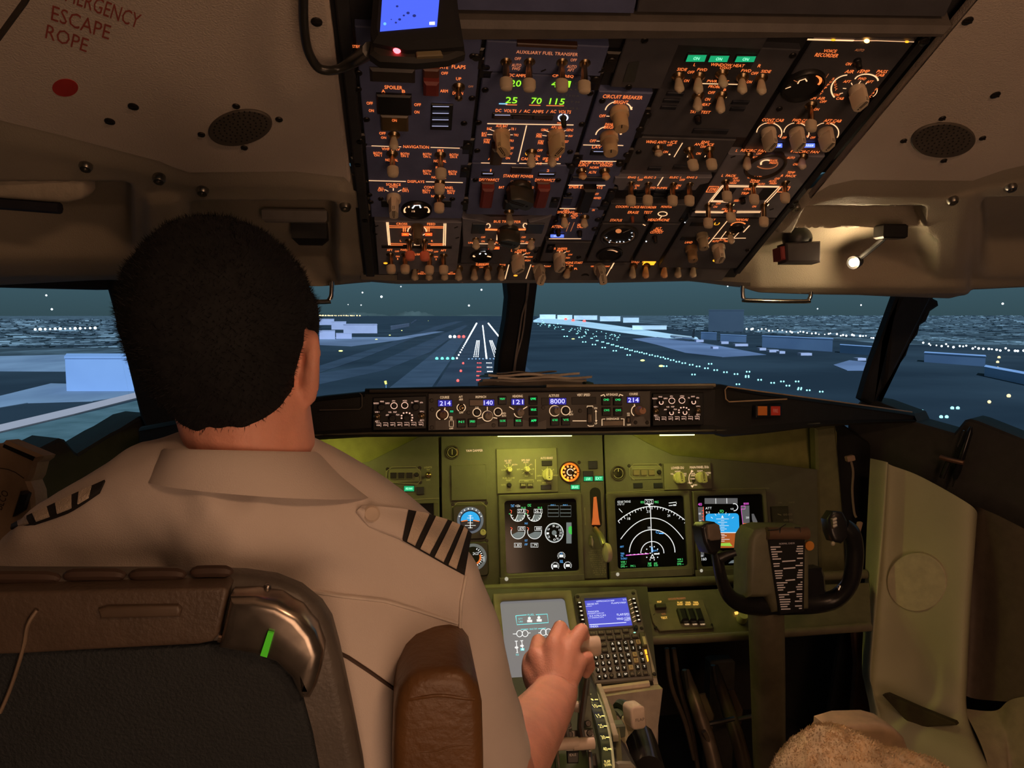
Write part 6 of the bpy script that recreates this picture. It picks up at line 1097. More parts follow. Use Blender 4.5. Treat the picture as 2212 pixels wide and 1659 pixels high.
# control display unit
CDM = mat('cdu_grey_brown', (0.17, 0.15, 0.125), 0.5, bump=0.15, bscale=700)
m = Mod('control_display_unit', 'keypad unit with blue screen reading APPROACH REF on the pedestal', 'keypad', LP, px=[(1241, 1286), (1246, 1283), (1370, 1273), (1376, 1276), (1412, 1470), (1283, 1480)], m=CDM, thick=0.05, raise_=0.004, ch=0.003)
LQ = LP.off(0.004); m.pl = LQ; m.z(1040, 1240, 5.53)
m.block(1205, 235, 1790, 660, 0.003, mat('cdu_bezel', (0.12, 0.105, 0.10), 0.4), 'screen_bezel', 0.002, r=0.08)
m.fill([(1232, 320), (1730, 280), (1802, 612), (1290, 645)], emi('cdu_blue', (0.075, 0.085, 0.62), 0.95), 'screen', 0.0036); m.fill([(1228, 290), (1722, 272), (1730, 286), (1232, 326)], emi('cdu_dark_blue', (0.01, 0.01, 0.10), 0.6), 'screen_edge', 0.0034)
CW = emi('cdu_text', (0.75, 0.82, 1.0), 1.1)
for st, x, y, w_, h_ in (('APPROACH REF', 1480, 322, 220, 16), ('1/1', 1708, 304, 34, 20), ('GROSS WT', 1330, 358, 140, 20), ('FLAPS/VREF', 1640, 344, 176, 18), ('PANC07R', 1340, 448, 130, 18), ('10600FT3231M', 1366, 470, 196, 13), ('ILS 07R/CRS', 1390, 496, 196, 18), ('111.30IANC/074', 1370, 520, 180, 13), ('FLAP/SPD', 1692, 482, 148, 26), ('--/---', 1748, 500, 60, 14), ('WIND CORR', 1698, 532, 168, 26), ('+05KT', 1744, 552, 80, 16), ('<INDEX', 1346, 626, 104, 24)): m.tx(st, x, y, w_, h_, CW, 'screen_text', 0.0042)
m.path([(1290, 606), (1730, 578)], 8, CW, 'screen_text', lift=0.0042); m.path([(1246, 386), (1320, 382)], 4, CW, 'screen_text', lift=0.0042)
KB = mat('key_black', (0.02, 0.018, 0.016), 0.45); KW = emi('key_legend_white', (1.0, 0.86, 0.66), 1.0); KY = mat('key_worn_tan', (0.55, 0.42, 0.22), 0.5); KD = mat('key_dark_grey', (0.075, 0.065, 0.055), 0.5)
def key(x, y, w_, h_, st, km=KB, tw=0.5, th=0.55, tm=None, rnd=False):
    m.block(x-w_/2, y-h_/2, x+w_/2, y+h_/2, 0.0045, km, 'key', 0.0010, h0=-0.001, r=0.45 if rnd else 0.15); m.tx(st, x, y, w_*(0.12 if st == 'I' else 0.2 if st in '1J' else tw), h_*th, tm or KW, 'key_legend', 0.0050)
for i, (x, y) in enumerate(((1172, 340), (1182, 390), (1192, 440), (1200, 492), (1210, 542), (1222, 595))): m.block(x-26, y-16, x+26, y+16, 0.005, BLACK, 'line_key'); m.fill(rectpts(x-13, y-6, x+13, y+6), KW, 'key_legend', 0.0056); m.ln(x+32, y, x+62, y+16, 6, LEGY)
for i, (x, y) in enumerate(((1820, 295), (1832, 345), (1845, 395), (1857, 445), (1870, 495), (1882, 545))): m.block(x-26, y-16, x+26, y+16, 0.005, BLACK, 'line_key'); m.fill(rectpts(x-13, y-6, x+13, y+6), KW, 'key_legend', 0.0056); m.ln(x-32, y+6, x-68, y+26, 6, LEGY)
FT = mat('key_faint_print', (0.42, 0.34, 0.24), 0.6, var=0)
for st, x, y in (('INIT REF', 1330, 700), ('RTE', 1430, 692), ('CLB', 1525, 687), ('CRZ', 1622, 680), ('DES', 1724, 668), ('LEGS', 1445, 762), ('DEP ARR', 1542, 755), ('HOLD', 1640, 746), ('PROG', 1740, 738), ('EXEC', 1836, 732), ('FIX', 1460, 832), ('NEXT', 1475, 902)): key(x, y, 80, 52, st, KD, 0.62, 0.36, FT)
rows = ('ABCDE', 'FGHIJ', 'KLMNO', 'PQRST', 'UVWXY')
ys = ((1565, 830, 1875, 805), (1580, 895, 1892, 876), (1597, 975, 1912, 948), (1612, 1045, 1930, 1022), (1628, 1122, 1948, 1100), (1645, 1200, 1962, 1174))
for r, st in enumerate(rows):
    x0, y0, x1, y1 = ys[r]
    for c, ch in enumerate(st):
        w_ = ch in 'ENSW'; key(lerp(x0, x1, c/4), lerp(y0, y1, c/4), 54, 56, ch, KY if w_ else KB, 0.42, 0.5, mat('key_dark_print', (0.06, 0.05, 0.03), 0.6, var=0) if w_ else KW)
for c, st in enumerate(('Z', 'SP', 'DEL', '/', 'CLR')): x0, y0, x1, y1 = ys[5]; key(lerp(x0, x1, c/4), lerp(y0, y1, c/4), 58, 50, st, KB if c < 2 else KD, 0.6 if c else 0.4, 0.42, KW if c < 2 else FT)
for r, st in enumerate((('1', '2', '3'), ('4', '5', '6'), ('7', '8', '9'), ('.', '0', '+/-'))):
    x0, y0 = ((1368, 990), (1382, 1068), (1395, 1145), (1410, 1223))[r]
    for c, ch in enumerate(st): key(x0+c*72, y0-c*7, 54, 54, ch if ch != '.' else '•', KB, 0.34 if len(ch) == 1 else 0.6, 0.55 if ch != '.' else 0.3, KW if ch != '+/-' else FT, True)
m.path([(1330, 958), (1540, 942), (1515, 795), (1885, 772)], 6, BLACKM, 'groove', lift=0.0005); m.path([(1335, 1180), (1375, 1265), (2015, 1212), (2000, 1190)], 6, BLACKM, 'groove', lift=0.0005)
m.knob(1838, 655, 28, 0.010, 0, 'rnd', BLACK); m.disc(1830, 698, 14, 6, GREENT, 'bulb', 0.0006); m.scr((1912, 648), (2068, 1195), (1150, 270), (1812, 228))
# side latch with lit amber mark
m.block(1905, 690, 1965, 860, 0.008, mat('latch_olive', (0.10, 0.10, 0.05), 0.45), 'side_latch'); m.fill([(1945, 905), (1972, 900), (1982, 955), (1958, 960)], AMBER, 'lit_mark', 0.001); m.fill([(1962, 965), (1985, 968), (1998, 1035), (1985, 1050)], AMBER, 'lit_mark', 0.001); m.block(1930, 740, 1968, 840, 0.010, YK, 'latch_tab')
m.done()
# pedestal body below
def wall(name, m_, pts, parent, th=0.02, ch=0.002):
    P = [V(p) for p in pts]; pl = Pl(P[0], P[1]-P[0], P[3]-P[0]); mb = MB(); mb.prism(pl, [((p-pl.o).dot(pl.u), (p-pl.o).dot(pl.v)) for p in P], -th, 0, ch); return build(mb, name, m_, parent)
pd = thing('control_pedestal', 'tan centre pedestal housing below the keypad unit', 'pedestal', (XC, 1.3, 0))
rb = LP.px(1412, 1472); lb = LP.px(1060, 1502)
wall('aft_face', TANP, [PY(1290, 1496, rb.y-0.005), PY(1422, 1478, rb.y-0.005), PY(1408, 1606, rb.y-0.03), PY(1345, 1640, rb.y-0.03)], pd, 0.03)
xr = PY(1422, 1478, rb.y-0.005).x
mb = MB(); a = [V((xr, rb.y-0.005, rb.z-0.004)), V((xr, rb.y+0.16, rb.z+0.12)), V((xr, rb.y+0.16, 0.0)), V((xr, rb.y-0.03, 0.0))]; mb.rings([a, [p - V((0.01, 0, 0)) for p in a]]); build(mb, 'right_side', TANP, pd)
xl = 2*XC-xr; mb = MB(); a = [V((xl, rb.y-0.005, rb.z-0.004)), V((xl, rb.y+0.16, rb.z+0.12)), V((xl, rb.y+0.16, 0.0)), V((xl, rb.y-0.03, 0.0))]; mb.rings([a, [p + V((0.01, 0, 0)) for p in a]]); build(mb, 'left_side', TANP, pd)
mb = MB(); mb.tube([PY(1294, 1492, rb.y-0.012), PY(1402, 1478, rb.y-0.012)], 0.008, 8); build(mb, 'grip_rail', mat('rail_pale', (0.62, 0.50, 0.38), 0.45), pd)
mb = MB(); mb.prism(LP, [LP.ab(*p) for p in ((1040, 1268), (1400, 1262), (1424, 1478), (1080, 1512))], -0.05, -0.010); build(mb, 'top_plate', mat('pedestal_dark', (0.06, 0.058, 0.04), 0.5), pd)
mb = MB(); mb.box((XC-0.03, 1.20, 0.30), (0.135, 0, 0), (0, 0.26, 0), (0, 0, 0.285), 0.01); build(mb, 'quadrant_base', mat('quadrant_dark', (0.05, 0.048, 0.045), 0.5), pd)
# ================================================================== THROTTLE QUADRANT
def S_(x, y): return (1100 + x/5.547, 1360 + y/5.547)
PALE = mat('pale_grip', (0.66, 0.53, 0.42), 0.42); PLATE = mat('lever_plate_grey', (0.20, 0.185, 0.17), 0.4, 0.4); GRNP = mat('lever_green_grey', (0.14, 0.17, 0.12), 0.45)
t = thing('flap_scale', 'curved black flap quadrant scale with lit numbers on the pedestal', 'scale', PY(*S_(1150, 1290), 1.2)-V((0, 0, 0.1)))
cpts = [(985, 762, 1.385), (1012, 838, 1.345), (1052, 915, 1.30), (1092, 1034, 1.245), (1120, 1155, 1.20), (1148, 1290, 1.155), (1172, 1430, 1.115), (1195, 1600, 1.075), (1205, 1760, 1.04)]
Lf = [(870, 780), (925, 838), (975, 915), (1018, 1034), (1050, 1155), (1078, 1290), (1100, 1430), (1110, 1600), (1112, 1760)]; Rt = [(1040, 755), (1085, 838), (1112, 915), (1145, 1034), (1178, 1155), (1205, 1290), (1228, 1430), (1245, 1600), (1250, 1760)]
mb = MB(); ringL = [PY(*S_(*l), c[2]) for l, c in zip(Lf, cpts)]; ringR = [PY(*S_(*l), c[2]) for l, c in zip(Rt, cpts)]; mb.rings([[a, b, b-V((0, 0.02, 0.06)), a-V((0, 0.02, 0.06))] for a, b in zip(ringL, ringR)]); build(mb, 'scale_strip', mat('scale_black', (0.02, 0.022, 0.016), 0.4), t)
mb = MB(); mb.tube([p + V((0, -0.001, 0.002)) for p in ringR], 0.0022, 6, 4); build(mb, 'lit_edge', mat('edge_cream', (0.55, 0.50, 0.30), 0.4, emit=(1.0, 0.8, 0.4), es=0.12, var=0), t)
mb = MB()
for (x, y, Y), st in zip(cpts, ('', '5', '10', '15', '25', '30', '40', 'FLAP')):
    i = cpts.index((x, y, Y)); a = ringL[max(i-1, 0)]; b = ringL[min(i+1, len(ringL)-1)]; pl = Pl(PY(*S_(x, y), Y), (1, 0, 0), a-b); pl = pl.off(0.003)
    ku, kv = pl.scale(*S_(x, y))
    if st in ('', '5'):
        text(mb, pl, '•', *S_(x-18, y), 5, 5, 0.0005)
    elif st == 'FLAP': text(mb, pl, 'FLAP', *S_(x-18, y-20), 13, 6, 0.0005); text(mb, pl, 'DOWN', *S_(x-14, y+20), 15, 6, 0.0005)
    else: text(mb, pl, st, *S_(x-22, y), 9, 8, 0.0005)
    if st != 'FLAP': ribbon(mb, pl, [S_(x+12, y), S_(x+52, y)], 3.4, 0.0005)
build(mb, 'lit_numbers', emi('flap_numbers', (1.0, 0.78, 0.22), 1.3), t, False)
mb = MB()
for k in range(8):
    f = k/7; x, y, Y = lerp(1090, 1255, f), lerp(740, 1230, f**1.2), lerp(1.37, 1.17, f); p = PY(*S_(x, y), Y); mb.box(p, (0.0045, 0, 0), (0, 0.012, 0.004), (0, 0, 0.006), 0.001)
build(mb, 'detent_gate', mat('gate_pale', (0.45, 0.42, 0.30), 0.4), t); tb = mb
mb = MB(); mb.rings([[PY(*S_(1060, 740), 1.385), PY(*S_(1120, 740), 1.38)], [PY(*S_(1150, 860), 1.33), PY(*S_(1200, 860), 1.32)], [PY(*S_(1230, 1000), 1.27), PY(*S_(1280, 1000), 1.26)], [PY(*S_(1275, 1250), 1.19), PY(*S_(1330, 1250), 1.18)], [PY(*S_(1290, 1660), 1.10), PY(*S_(1360, 1660), 1.09)]], False, False, False); build(mb, 'gate_plate', mat('gate_olive', (0.14, 0.13, 0.07), 0.45), t)
# flap lever
t = thing('flap_lever', 'flap lever with pale block grip lettered FLAP', 'lever', PY(*S_(1400, 1450), 1.2))
FP = Pl(PY(*S_(1555, 1060), 1.205), (1, 0.12, 0), (0, 0.22, 1))
def softprism(pl, out, h0, h1, r, steps=4):
    mb = MB(); rs = [[pl.at(a, b, h0) for a, b in out]]
    for k in range(steps+1):
        an = math.pi/2*k/steps; rs.append([pl.at(a, b, h1 - r + r*math.sin(an)) for a, b in inset(out, r*(1-math.cos(an)))])
    mb.rings(rs); return mb
c = [FP.ab(*S_(*p)) for p in ((1432, 935), (1640, 918), (1672, 1185), (1490, 1195))]; rr = rrect(min(p[0] for p in c)+0.003, min(p[1] for p in c), max(p[0] for p in c)-0.003, max(p[1] for p in c), 0.008, 4)
build(softprism(FP, rr, -0.035, 0.0, 0.004), 'grip', PALE, t); mb = MB(); text(mb, FP, 'FLAP', *S_(1568, 1080), 19, 6.5, 0.0006); build(mb, 'grip_text', mat('grip_print', (0.12, 0.10, 0.08), 0.6, var=0), t, False)
mb = MB(); mb.rings([[PY(*S_(*p), Y) for p, Y in (((1350, 1080), 1.235), ((1470, 1060), 1.235), ((1500, 1200), 1.225), ((1420, 1290), 1.215), ((1360, 1440), 1.20), ((1310, 1450), 1.20), ((1330, 1280), 1.215), ((1310, 1180), 1.225))], [PY(*S_(*p), Y) + V((0.004, 0.012, 0)) for p, Y in (((1350, 1080), 1.235), ((1470, 1060), 1.235), ((1500, 1200), 1.225), ((1420, 1290), 1.215), ((1360, 1440), 1.20), ((1310, 1450), 1.20), ((1330, 1280), 1.215), ((1310, 1180), 1.225))]]); build(mb, 'arm', mat('lever_arm_olive', (0.36, 0.33, 0.20), 0.4, 0.3), t)
mb = MB(); mb.tube([PY(*S_(1300, 930), 1.31), PY(*S_(1345, 900), 1.30), PY(*S_(1430, 960), 1.27), PY(*S_(1440, 1040), 1.25)], 0.010, 8, 4); build(mb, 'crank', mat('crank_green', (0.03, 0.045, 0.02), 0.35), t)
mb = MB(); mb.tube([PY(*S_(1240, 990), 1.29), PY(*S_(1310, 990), 1.28), PY(*S_(1370, 1060), 1.25)], 0.006, 8, 4); build(mb, 'linkage', GRNP, t); mb = MB(); mb.box(PY(*S_(1290, 1190), 1.215), (0.012, 0, 0), (0, 0.01, 0), (0, 0, 0.012), 0.003); build(mb, 'link_block', GRNP, t)
mb = MB(); mb.tube([PY(*S_(1565, 1300), 1.27), PY(*S_(1610, 1420), 1.24), PY(*S_(1680, 1700), 1.16)], 0.026, 14); build(mb, 'boot', mat('boot_black_gloss', (0.02, 0.018, 0.018), 0.2), t)
# thrust levers
def lever(lab, dx):
    t = thing('thrust_lever', lab, 'lever', V((0.245+dx, 1.16, 0.45)), 'pair of thrust levers on the pedestal')
    K = PY(1262, 1396, 1.165) + V((dx-0.026, 0, 0)); mb = MB()
    mb.lathe(K, (1, 0, 0), [(0.004, 0), (0.0145, 0.001), (0.0155, 0.004), (0.0165, 0.034), (0.0150, 0.0385), (0.004, 0.039)], 20); build(mb, 'grip', PALE, t)
    mb = MB(); a = K + V((0.018, 0.004, -0.01)); b = V((K.x+0.018, 1.20, 0.56)); mb.box((a+b)/2, (0.005, 0, 0), (0, 0.016, 0), (b-a)/2, 0.002); build(mb, 'arm', PLATE, t)
    q = PY(*S_(700 if dx < -0.02 else 890, 1365), 1.075); mb = MB(); mb.lathe(q-V((0.017, 0, 0)), (1, 0, 0), [(0.006, 0), (0.009, 0.001), (0.009, 0.033), (0.006, 0.034)], 16); build(mb, 'reverser_grip', PALE, t)
    mb = MB(); e = K + V((0.018, -0.002, -0.05)); mb.tube([q, q + V((0, 0.02, 0.015)), e], 0.005, 8); build(mb, 'reverser_arm', STEEL, t); return t
lever('left thrust lever under the pilot hand', -0.036); lever('right thrust lever with pale grip end under the pilot hand', 0.012)
# reverser link plate with bolts, idle placard
QP = Pl(PY(*S_(780, 1270), 1.10), (1, 0, 0), (0, 0.5, 0.8))
m = Mod('lever_link_plate', 'grey bolted metal plate behind the pale reverser grips', 'plate', QP, px=[S_(*p) for p in ((515, 1330), (590, 1215), (1000, 1190), (1030, 1290), (980, 1310), (600, 1330), (590, 1390), (520, 1390))], m=PLATE, thick=0.006); m.z(1100, 1360, 5.547); m.scr((725, 1255), (962, 1240), (704, 1140), (945, 1125), r=0.005); m.done()
for x0, y0, x1, y1, lab in ((640, 1010, 750, 1200, 'left slim grey lever plate above the reverser grips'), (880, 790, 1000, 1190, 'right green grey lever plate beside the flap scale')):
    pl = Pl(PY(*S_((x0+x1)/2, (y0+y1)/2), 1.13), (1, 0, 0), (0, 0.55, 0.8)); mb = MB(); mb.prism(pl, [pl.ab(*S_(*p)) for p in ((x0+20, y0), (x1-30, y0), (x1, y1), (x0+10, y1))], -0.004, 0.004, 0.001); tag(build(mb, 'lever_plate', PLATE if x0 < 700 else GRNP), lab, 'plate')
m = Mod('idle_placard', 'black placard lettered IDLE between the reverser levers', 'placard', QP.off(-0.01), px=[S_(*p) for p in ((690, 1435), (840, 1430), (830, 1600), (700, 1605))], m=BLACK, thick=0.006); m.z(1100, 1360, 5.547); m.tx('IDLE', 762, 1500, 80, 30, mat('placard_white', (0.8, 0.75, 0.68), 0.5, var=0)); m.ln(682, 1448, 832, 1444, 10, mat('placard_white', (0.8, 0.75, 0.68), 0.5, var=0)); m.done()
for x, y, lab in ((560, 1400, 'thin steel pull rod left of the IDLE placard'), (960, 1420, 'thin steel pull rod right of the IDLE placard')):
    mb = MB(); mb.tube([PY(*S_(x, y-30), 1.08), PY(*S_(x+6, y+60), 1.075), PY(*S_(x+25, y+300), 1.03)], 0.0035, 8); mb.lathe(PY(*S_(x, y-40), 1.08), (0, 0, 1), [(0.006, -0.006), (0.006, 0.006)], 8); tag(build(mb, 'pull_rod', STEEL), lab, 'rod')
mb = MB(); p = PY(*S_(820, 920), 1.20); mb.lathe(p+V((-0.008, 0, 0)), (1, -0.15, 0), [(0.004, 0), (0.0085, 0.002), (0.0095, 0.016), (0.006, 0.018)], 14); tag(build(mb, 'go_around_button', PALE), 'small pale push button on the lever below the hand', 'button')
mb = MB(); mb.prism(QP.off(-0.02), [QP.ab(*S_(*p)) for p in ((990, 1480), (1080, 1475), (1105, 1640), (1080, 1660), (1000, 1660))], -0.01, 0.0, 0.004); tag(build(mb, 'quadrant_cover', mat('cover_grey', (0.10, 0.095, 0.09), 0.5)), 'rounded grey cover plate left of the flap scale bottom', 'cover')
mb = MB(); mb.prism(QP.off(-0.01), [QP.ab(*S_(*p)) for p in ((1300, 1590), (1340, 1570), (1480, 1575), (1540, 1640), (1545, 1690), (1290, 1690))], -0.02, 0.0, 0.004); tag(build(mb, 'lever_boot_cover', mat('cover_olive', (0.22, 0.21, 0.16), 0.5)), 'olive cover plate at the foot of the flap lever', 'cover')
# ================================================================== CONTROL WHEEL AND COLUMN (right seat)
YOKE = mat('yoke_black', (0.018, 0.018, 0.02), 0.28, bump=0.1); YOL = mat('yoke_olive_grey', (0.17, 0.165, 0.105), 0.45, bump=0.2, bscale=600)
yt = thing('flight_yoke', 'black control wheel with checklist board on an olive column', 'control wheel', PY(1660, 1500, 1.47))
def Y_(x, y, Y=1.45): return PY(x, y, Y)
mb = MB(); mb.tube([Y_(1548, 1192, 1.41), Y_(1553, 1225, 1.41), Y_(1562, 1262, 1.42), Y_(1578, 1290, 1.43), Y_(1605, 1305, 1.44), Y_(1645, 1308, 1.45), Y_(1700, 1305, 1.45), Y_(1760, 1303, 1.445), Y_(1805, 1293, 1.435), Y_(1835, 1262, 1.42), Y_(1845, 1220, 1.41), Y_(1846, 1180, 1.405), Y_(1838, 1150, 1.40), Y_(1822, 1135, 1.40)],
    [0.012, 0.0115, 0.0125, 0.015, 0.018, 0.021, 0.022, 0.021, 0.019, 0.017, 0.017, 0.017, 0.018, 0.015], 14, 4); build(mb, 'wheel_rim', YOKE, yt)
# left horn head with push button
hp = Pl(Y_(1540, 1158, 1.39), (1, 0.25, -0.1), (0.12, 0.2, 1)); o = [hp.ab(*p) for p in ((1518, 1140), (1526, 1131), (1548, 1128), (1558, 1140), (1562, 1165), (1560, 1188), (1548, 1200), (1535, 1196), (1524, 1172))]
build(softprism(hp, o, -0.035, 0.0, 0.008), 'horn_head', YOKE, yt); o = [hp.ab(*p) for p in ((1525, 1134), (1545, 1130), (1551, 1134), (1556, 1160), (1552, 1166), (1533, 1168), (1528, 1164))]
build(softprism(hp, o, 0.0, 0.006, 0.003), 'push_button', mat('button_taupe', (0.20, 0.155, 0.12), 0.35), yt)
mb = MB(); mb.tube([Y_(1555, 1205, 1.40), Y_(1572, 1198, 1.395), Y_(1590, 1194, 1.39)], [0.012, 0.009, 0.006], 10); build(mb, 'trigger', YOKE, yt)
# right horn head
hp = Pl(Y_(1806, 1128, 1.38), (1, -0.15, 0), (0, 0.2, 1)); o = [hp.ab(*p) for p in ((1788, 1122), (1800, 1104), (1822, 1106), (1832, 1125), (1834, 1160), (1820, 1175), (1800, 1170), (1792, 1150))]
build(softprism(hp, o, -0.035, 0.0, 0.008), 'horn_head', YOKE, yt); mb = MB(); mb.prism(hp, [hp.ab(*p) for p in ((1793, 1120), (1802, 1116), (1807, 1136), (1797, 1142))], 0, 0.008, 0.001); build(mb, 'trim_switch', STEEL, yt)
mb = MB()
for k in range(3): mb.prism(hp, [hp.ab(*p) for p in ((1795, 1120+k*7), (1803, 1117+k*7), (1804, 1121+k*7), (1796, 1124+k*7))], 0.008, 0.0095)
build(mb, 'switch_ribs', mat('switch_white', (0.7, 0.68, 0.62), 0.4), yt)
mb = MB(); mb.ball(Y_(1799, 1174, 1.37), 0.0045); build(mb, 'microphone_button', mat('button_cream', (0.55, 0.5, 0.36), 0.4), yt)
# hub, board, clip
hb = Pl(Y_(1690, 1230, 1.425), (1, 0, 0), (0.02, 0.12, 1)); o = [hb.ab(*p) for p in ((1617, 1200), (1620, 1165), (1632, 1145), (1655, 1139), (1744, 1140), (1752, 1150), (1752, 1318), (1672, 1326), (1660, 1292), (1616, 1294))]
build(softprism(hb, o, -0.07, 0.0, 0.014, 5), 'hub', YOL, yt)
mb = MB(); p0 = hb.px(1657, 1152, 0.004); p1 = hb.px(1744, 1152, 0.004); mb.tube([p0, p1], 0.013, 12); build(mb, 'top_roll', mat('hub_brown', (0.17, 0.10, 0.065), 0.35), yt)
mb = MB(); mb.tube([hb.px(1658, 1146, 0.016), hb.px(1680, 1144, 0.016), hb.px(1688, 1138, 0.016), hb.px(1695, 1133, 0.016)], 0.0012, 6); mb.tube([hb.px(1684, 1152, 0.016), hb.px(1686, 1140, 0.016), hb.px(1697, 1132, 0.016)], 0.0012, 6); mb.tube([hb.px(1716, 1140, 0.016), hb.px(1728, 1140, 0.016), hb.px(1729, 1150, 0.016)], 0.0012, 6); build(mb, 'chrome_clip', CHROME, yt)
bd = hb.off(0.006); mb = MB(); mb.prism(bd, [bd.ab(*p) for p in ((1660, 1166), (1738, 1162), (1736, 1320), (1684, 1327))], -0.004, 0.002, 0.0008); bo = build(mb, 'checklist_board', BLACK, yt)
mb = MB(); bt = bd.off(0.002)
def lx(y): return lerp(1664, 1688, (y-1180)/140.0)
for k in range(27):
    y = 1182 + k*5.15; x0 = lx(y); x1 = 1735 - (y-1180)*0.02
    if k in (6, 9, 14, 19): ribbon(mb, bt, [(x0+20, y), (x1-16, y-2)], 2.6, 0.0005); continue
    random.seed(k); ribbon(mb, bt, [(x0, y), (x0+random.uniform(9, 24), y-0.6)], 2.4, 0.0005)
    if k % 5 != 4: ribbon(mb, bt, [(x1-random.uniform(4, 16), y-1.6), (x1, y-2)], 2.4, 0.0005)
text(mb, bt, 'NORMAL CHECK', 1700, 1174, 34, 3.6, 0.0005); build(mb, 'checklist_print', mat('print_pinkish', (0.80, 0.66, 0.58), 0.5, var=0, emit=(1.0, 0.8, 0.7), es=0.06), bo, False)
mb = MB(); mb.prism(hb.off(0.004), [hb.ab(*p) for p in arcpts(1746, 1178, 9.5, 10.5, 0, 345, 23)], -0.001, 0.003, 0.0008); build(mb, 'orange_dot', mat('sticker_orange', (0.75, 0.30, 0.05), 0.5), yt)
mb = MB(); mb.prism(hb.off(-0.02), [hb.ab(*p) for p in ((1752, 1235), (1790, 1232), (1796, 1250), (1800, 1300), (1752, 1310))], -0.04, 0.0, 0.006); build(mb, 'hub_shroud', YOKE, yt)
mb = MB(); mb.tube([Y_(1652, 1290, 1.47), Y_(1655, 1340, 1.475), Y_(1658, 1450, 1.49), Y_(1662, 1660, 1.51), Y_(1668, 1980, 1.56)], [0.036, 0.0365, 0.036, 0.034, 0.034], 24); build(mb, 'column', mat('column_olive_brown', (0.19, 0.165, 0.11), 0.5, bump=0.2), yt)
for x, y in ((1814, 1268), (1812, 1272)): mb = MB(); mb.lathe(Y_(x, y, 1.405), (-0.2, -1, 0.2), [(0.004, 0), (0.004, 0.004), (0.002, 0.005)], 10); build(mb, 'chrome_screw', CHROME, yt)
# ================================================================== RUDDER PEDALS in the dark footwell
PM = mat('pedal_metal', (0.28, 0.22, 0.17), 0.4, 0.5); PMB = mat('pedal_brown', (0.16, 0.11, 0.08), 0.5)
for lab, dx, dy, Y in (('left rudder pedal linkage in the dark footwell', 0, 0, 1.75), ('right rudder pedal linkage in the dark footwell', 62, -10, 1.78)):
    t = thing('rudder_pedal', lab, 'pedal', PY(1520+dx, 1700, Y))
    pl = Pl(PY(1515+dx, 1510+dy, Y), (1, 0.1, 0), (0, 0.5, 0.86))
    mb = MB(); mb.prism(pl, [pl.ab(x+dx, y+dy) for x, y in ((1500, 1500), (1525, 1496), (1545, 1545), (1540, 1580), (1515, 1582), (1502, 1540))], -0.02, 0.0, 0.004); build(mb, 'foot_plate', PMB, t)
    mb = MB(); mb.tube([PY(1480+dx, 1450+dy, Y+0.05), PY(1500+dx, 1510+dy, Y), PY(1530+dx, 1600+dy, Y-0.04), PY(1550+dx, 1680+dy, Y-0.08)], [0.012, 0.016, 0.018, 0.02], 10, 3); build(mb, 'arm', PM, t)
    mb = MB(); mb.tube([PY(1525+dx, 1565+dy, Y-0.03), PY(1560+dx, 1558+dy, Y-0.03), PY(1585+dx, 1552+dy, Y-0.02)], 0.006, 8); mb.tube([PY(1478+dx, 1447+dy, Y), PY(1484+dx, 1488+dy, Y)], 0.006, 6); build(mb, 'cross_rod', STEEL, t)
for lab, pts, Y in (('long thin conduit running down left of the rudder pedals', ((1455, 1400), (1470, 1490), (1495, 1580), (1510, 1680)), 1.80), ('thin pale hose curving over the rudder pedals', ((1520, 1580), (1535, 1610), (1548, 1640), (1545, 1690)), 1.70), ('dark bracket pipe beside the pedestal foot', ((1440, 1400), (1450, 1480), (1480, 1560), (1500, 1640)), 1.78)):
    mb = MB(); mb.tube([PY(x, y, Y) for x, y in pts], 0.006, 8, 4); tag(build(mb, 'conduit', PM), lab, 'pipe')
mb = MB(); q = PY(1555, 1420, 1.95); mb.box(V((q.x, q.y, q.z/2)), (0.035, 0, 0), (0, 0.02, 0), (0, 0, q.z/2), 0.006); tag(build(mb, 'relay_box', mat('relay_grey', (0.10, 0.095, 0.08), 0.5)), 'grey box standing behind the rudder pedals', 'box')
# ================================================================== CORNER AT THE RIGHT: strip, cable, pen
pxslab('trim_12', mat('strip_olive', (0.20, 0.195, 0.10), 0.55, bump=0.2), [(1762, 925), (1806, 918), (1822, 1100), (1830, 1260), (1836, 1345), (1776, 1345), (1772, 1250)], 1.84, 0.03, 'vertical olive strip right of the instrument panel')
pxslab('trim_13', BLACKM, [(1806, 905), (1885, 960), (1885, 1700), (1770, 1700), (1830, 1300)], 1.90, 0.02, 'black gap beside the right wall panel')  # black slab stands in for the shade inside the gap
mb = MB(); mb.prism(Pl(PY(1850, 1430, 1.80), (1, 0, 0), (0, 0, 1)), [Pl(PY(1850, 1430, 1.80), (1, 0, 0), (0, 0, 1)).ab(*p) for p in ((1840, 1300), (1862, 1300), (1884, 1570), (1842, 1570), (1852, 1440))], -0.02, 0, 0.004); struct(mb, 'trim_14', mat('strip_brown', (0.16, 0.095, 0.065), 0.55), 'brown edge strip low beside the right wall panel')
t = thing('headset_cord', 'thin cord hanging from a pale hook beside the right wall', 'cord', PY(1838, 1000, 1.76)); mb = MB(); mb.tube([PY(1838, 995, 1.76), PY(1843, 1020, 1.76), PY(1841, 1060, 1.76), PY(1845, 1105, 1.755), PY(1850, 1118, 1.75)], 0.003, 6, 4); build(mb, 'cord', mat('cord_taupe', (0.24, 0.18, 0.14), 0.5), t); mb = MB(); mb.box(PY(1836, 990, 1.76), (0.010, 0, 0.002), (0, 0.006, 0), (-0.002, 0, 0.007), 0.002); mb.box(PY(1855, 1138, 1.74), (0.005, 0, 0), (0, 0.005, 0), (0.003, 0, 0.013), 0.002); build(mb, 'hook', mat('hook_tan', (0.42, 0.28, 0.20), 0.5), t)
rs_ = R2.off(0.05)
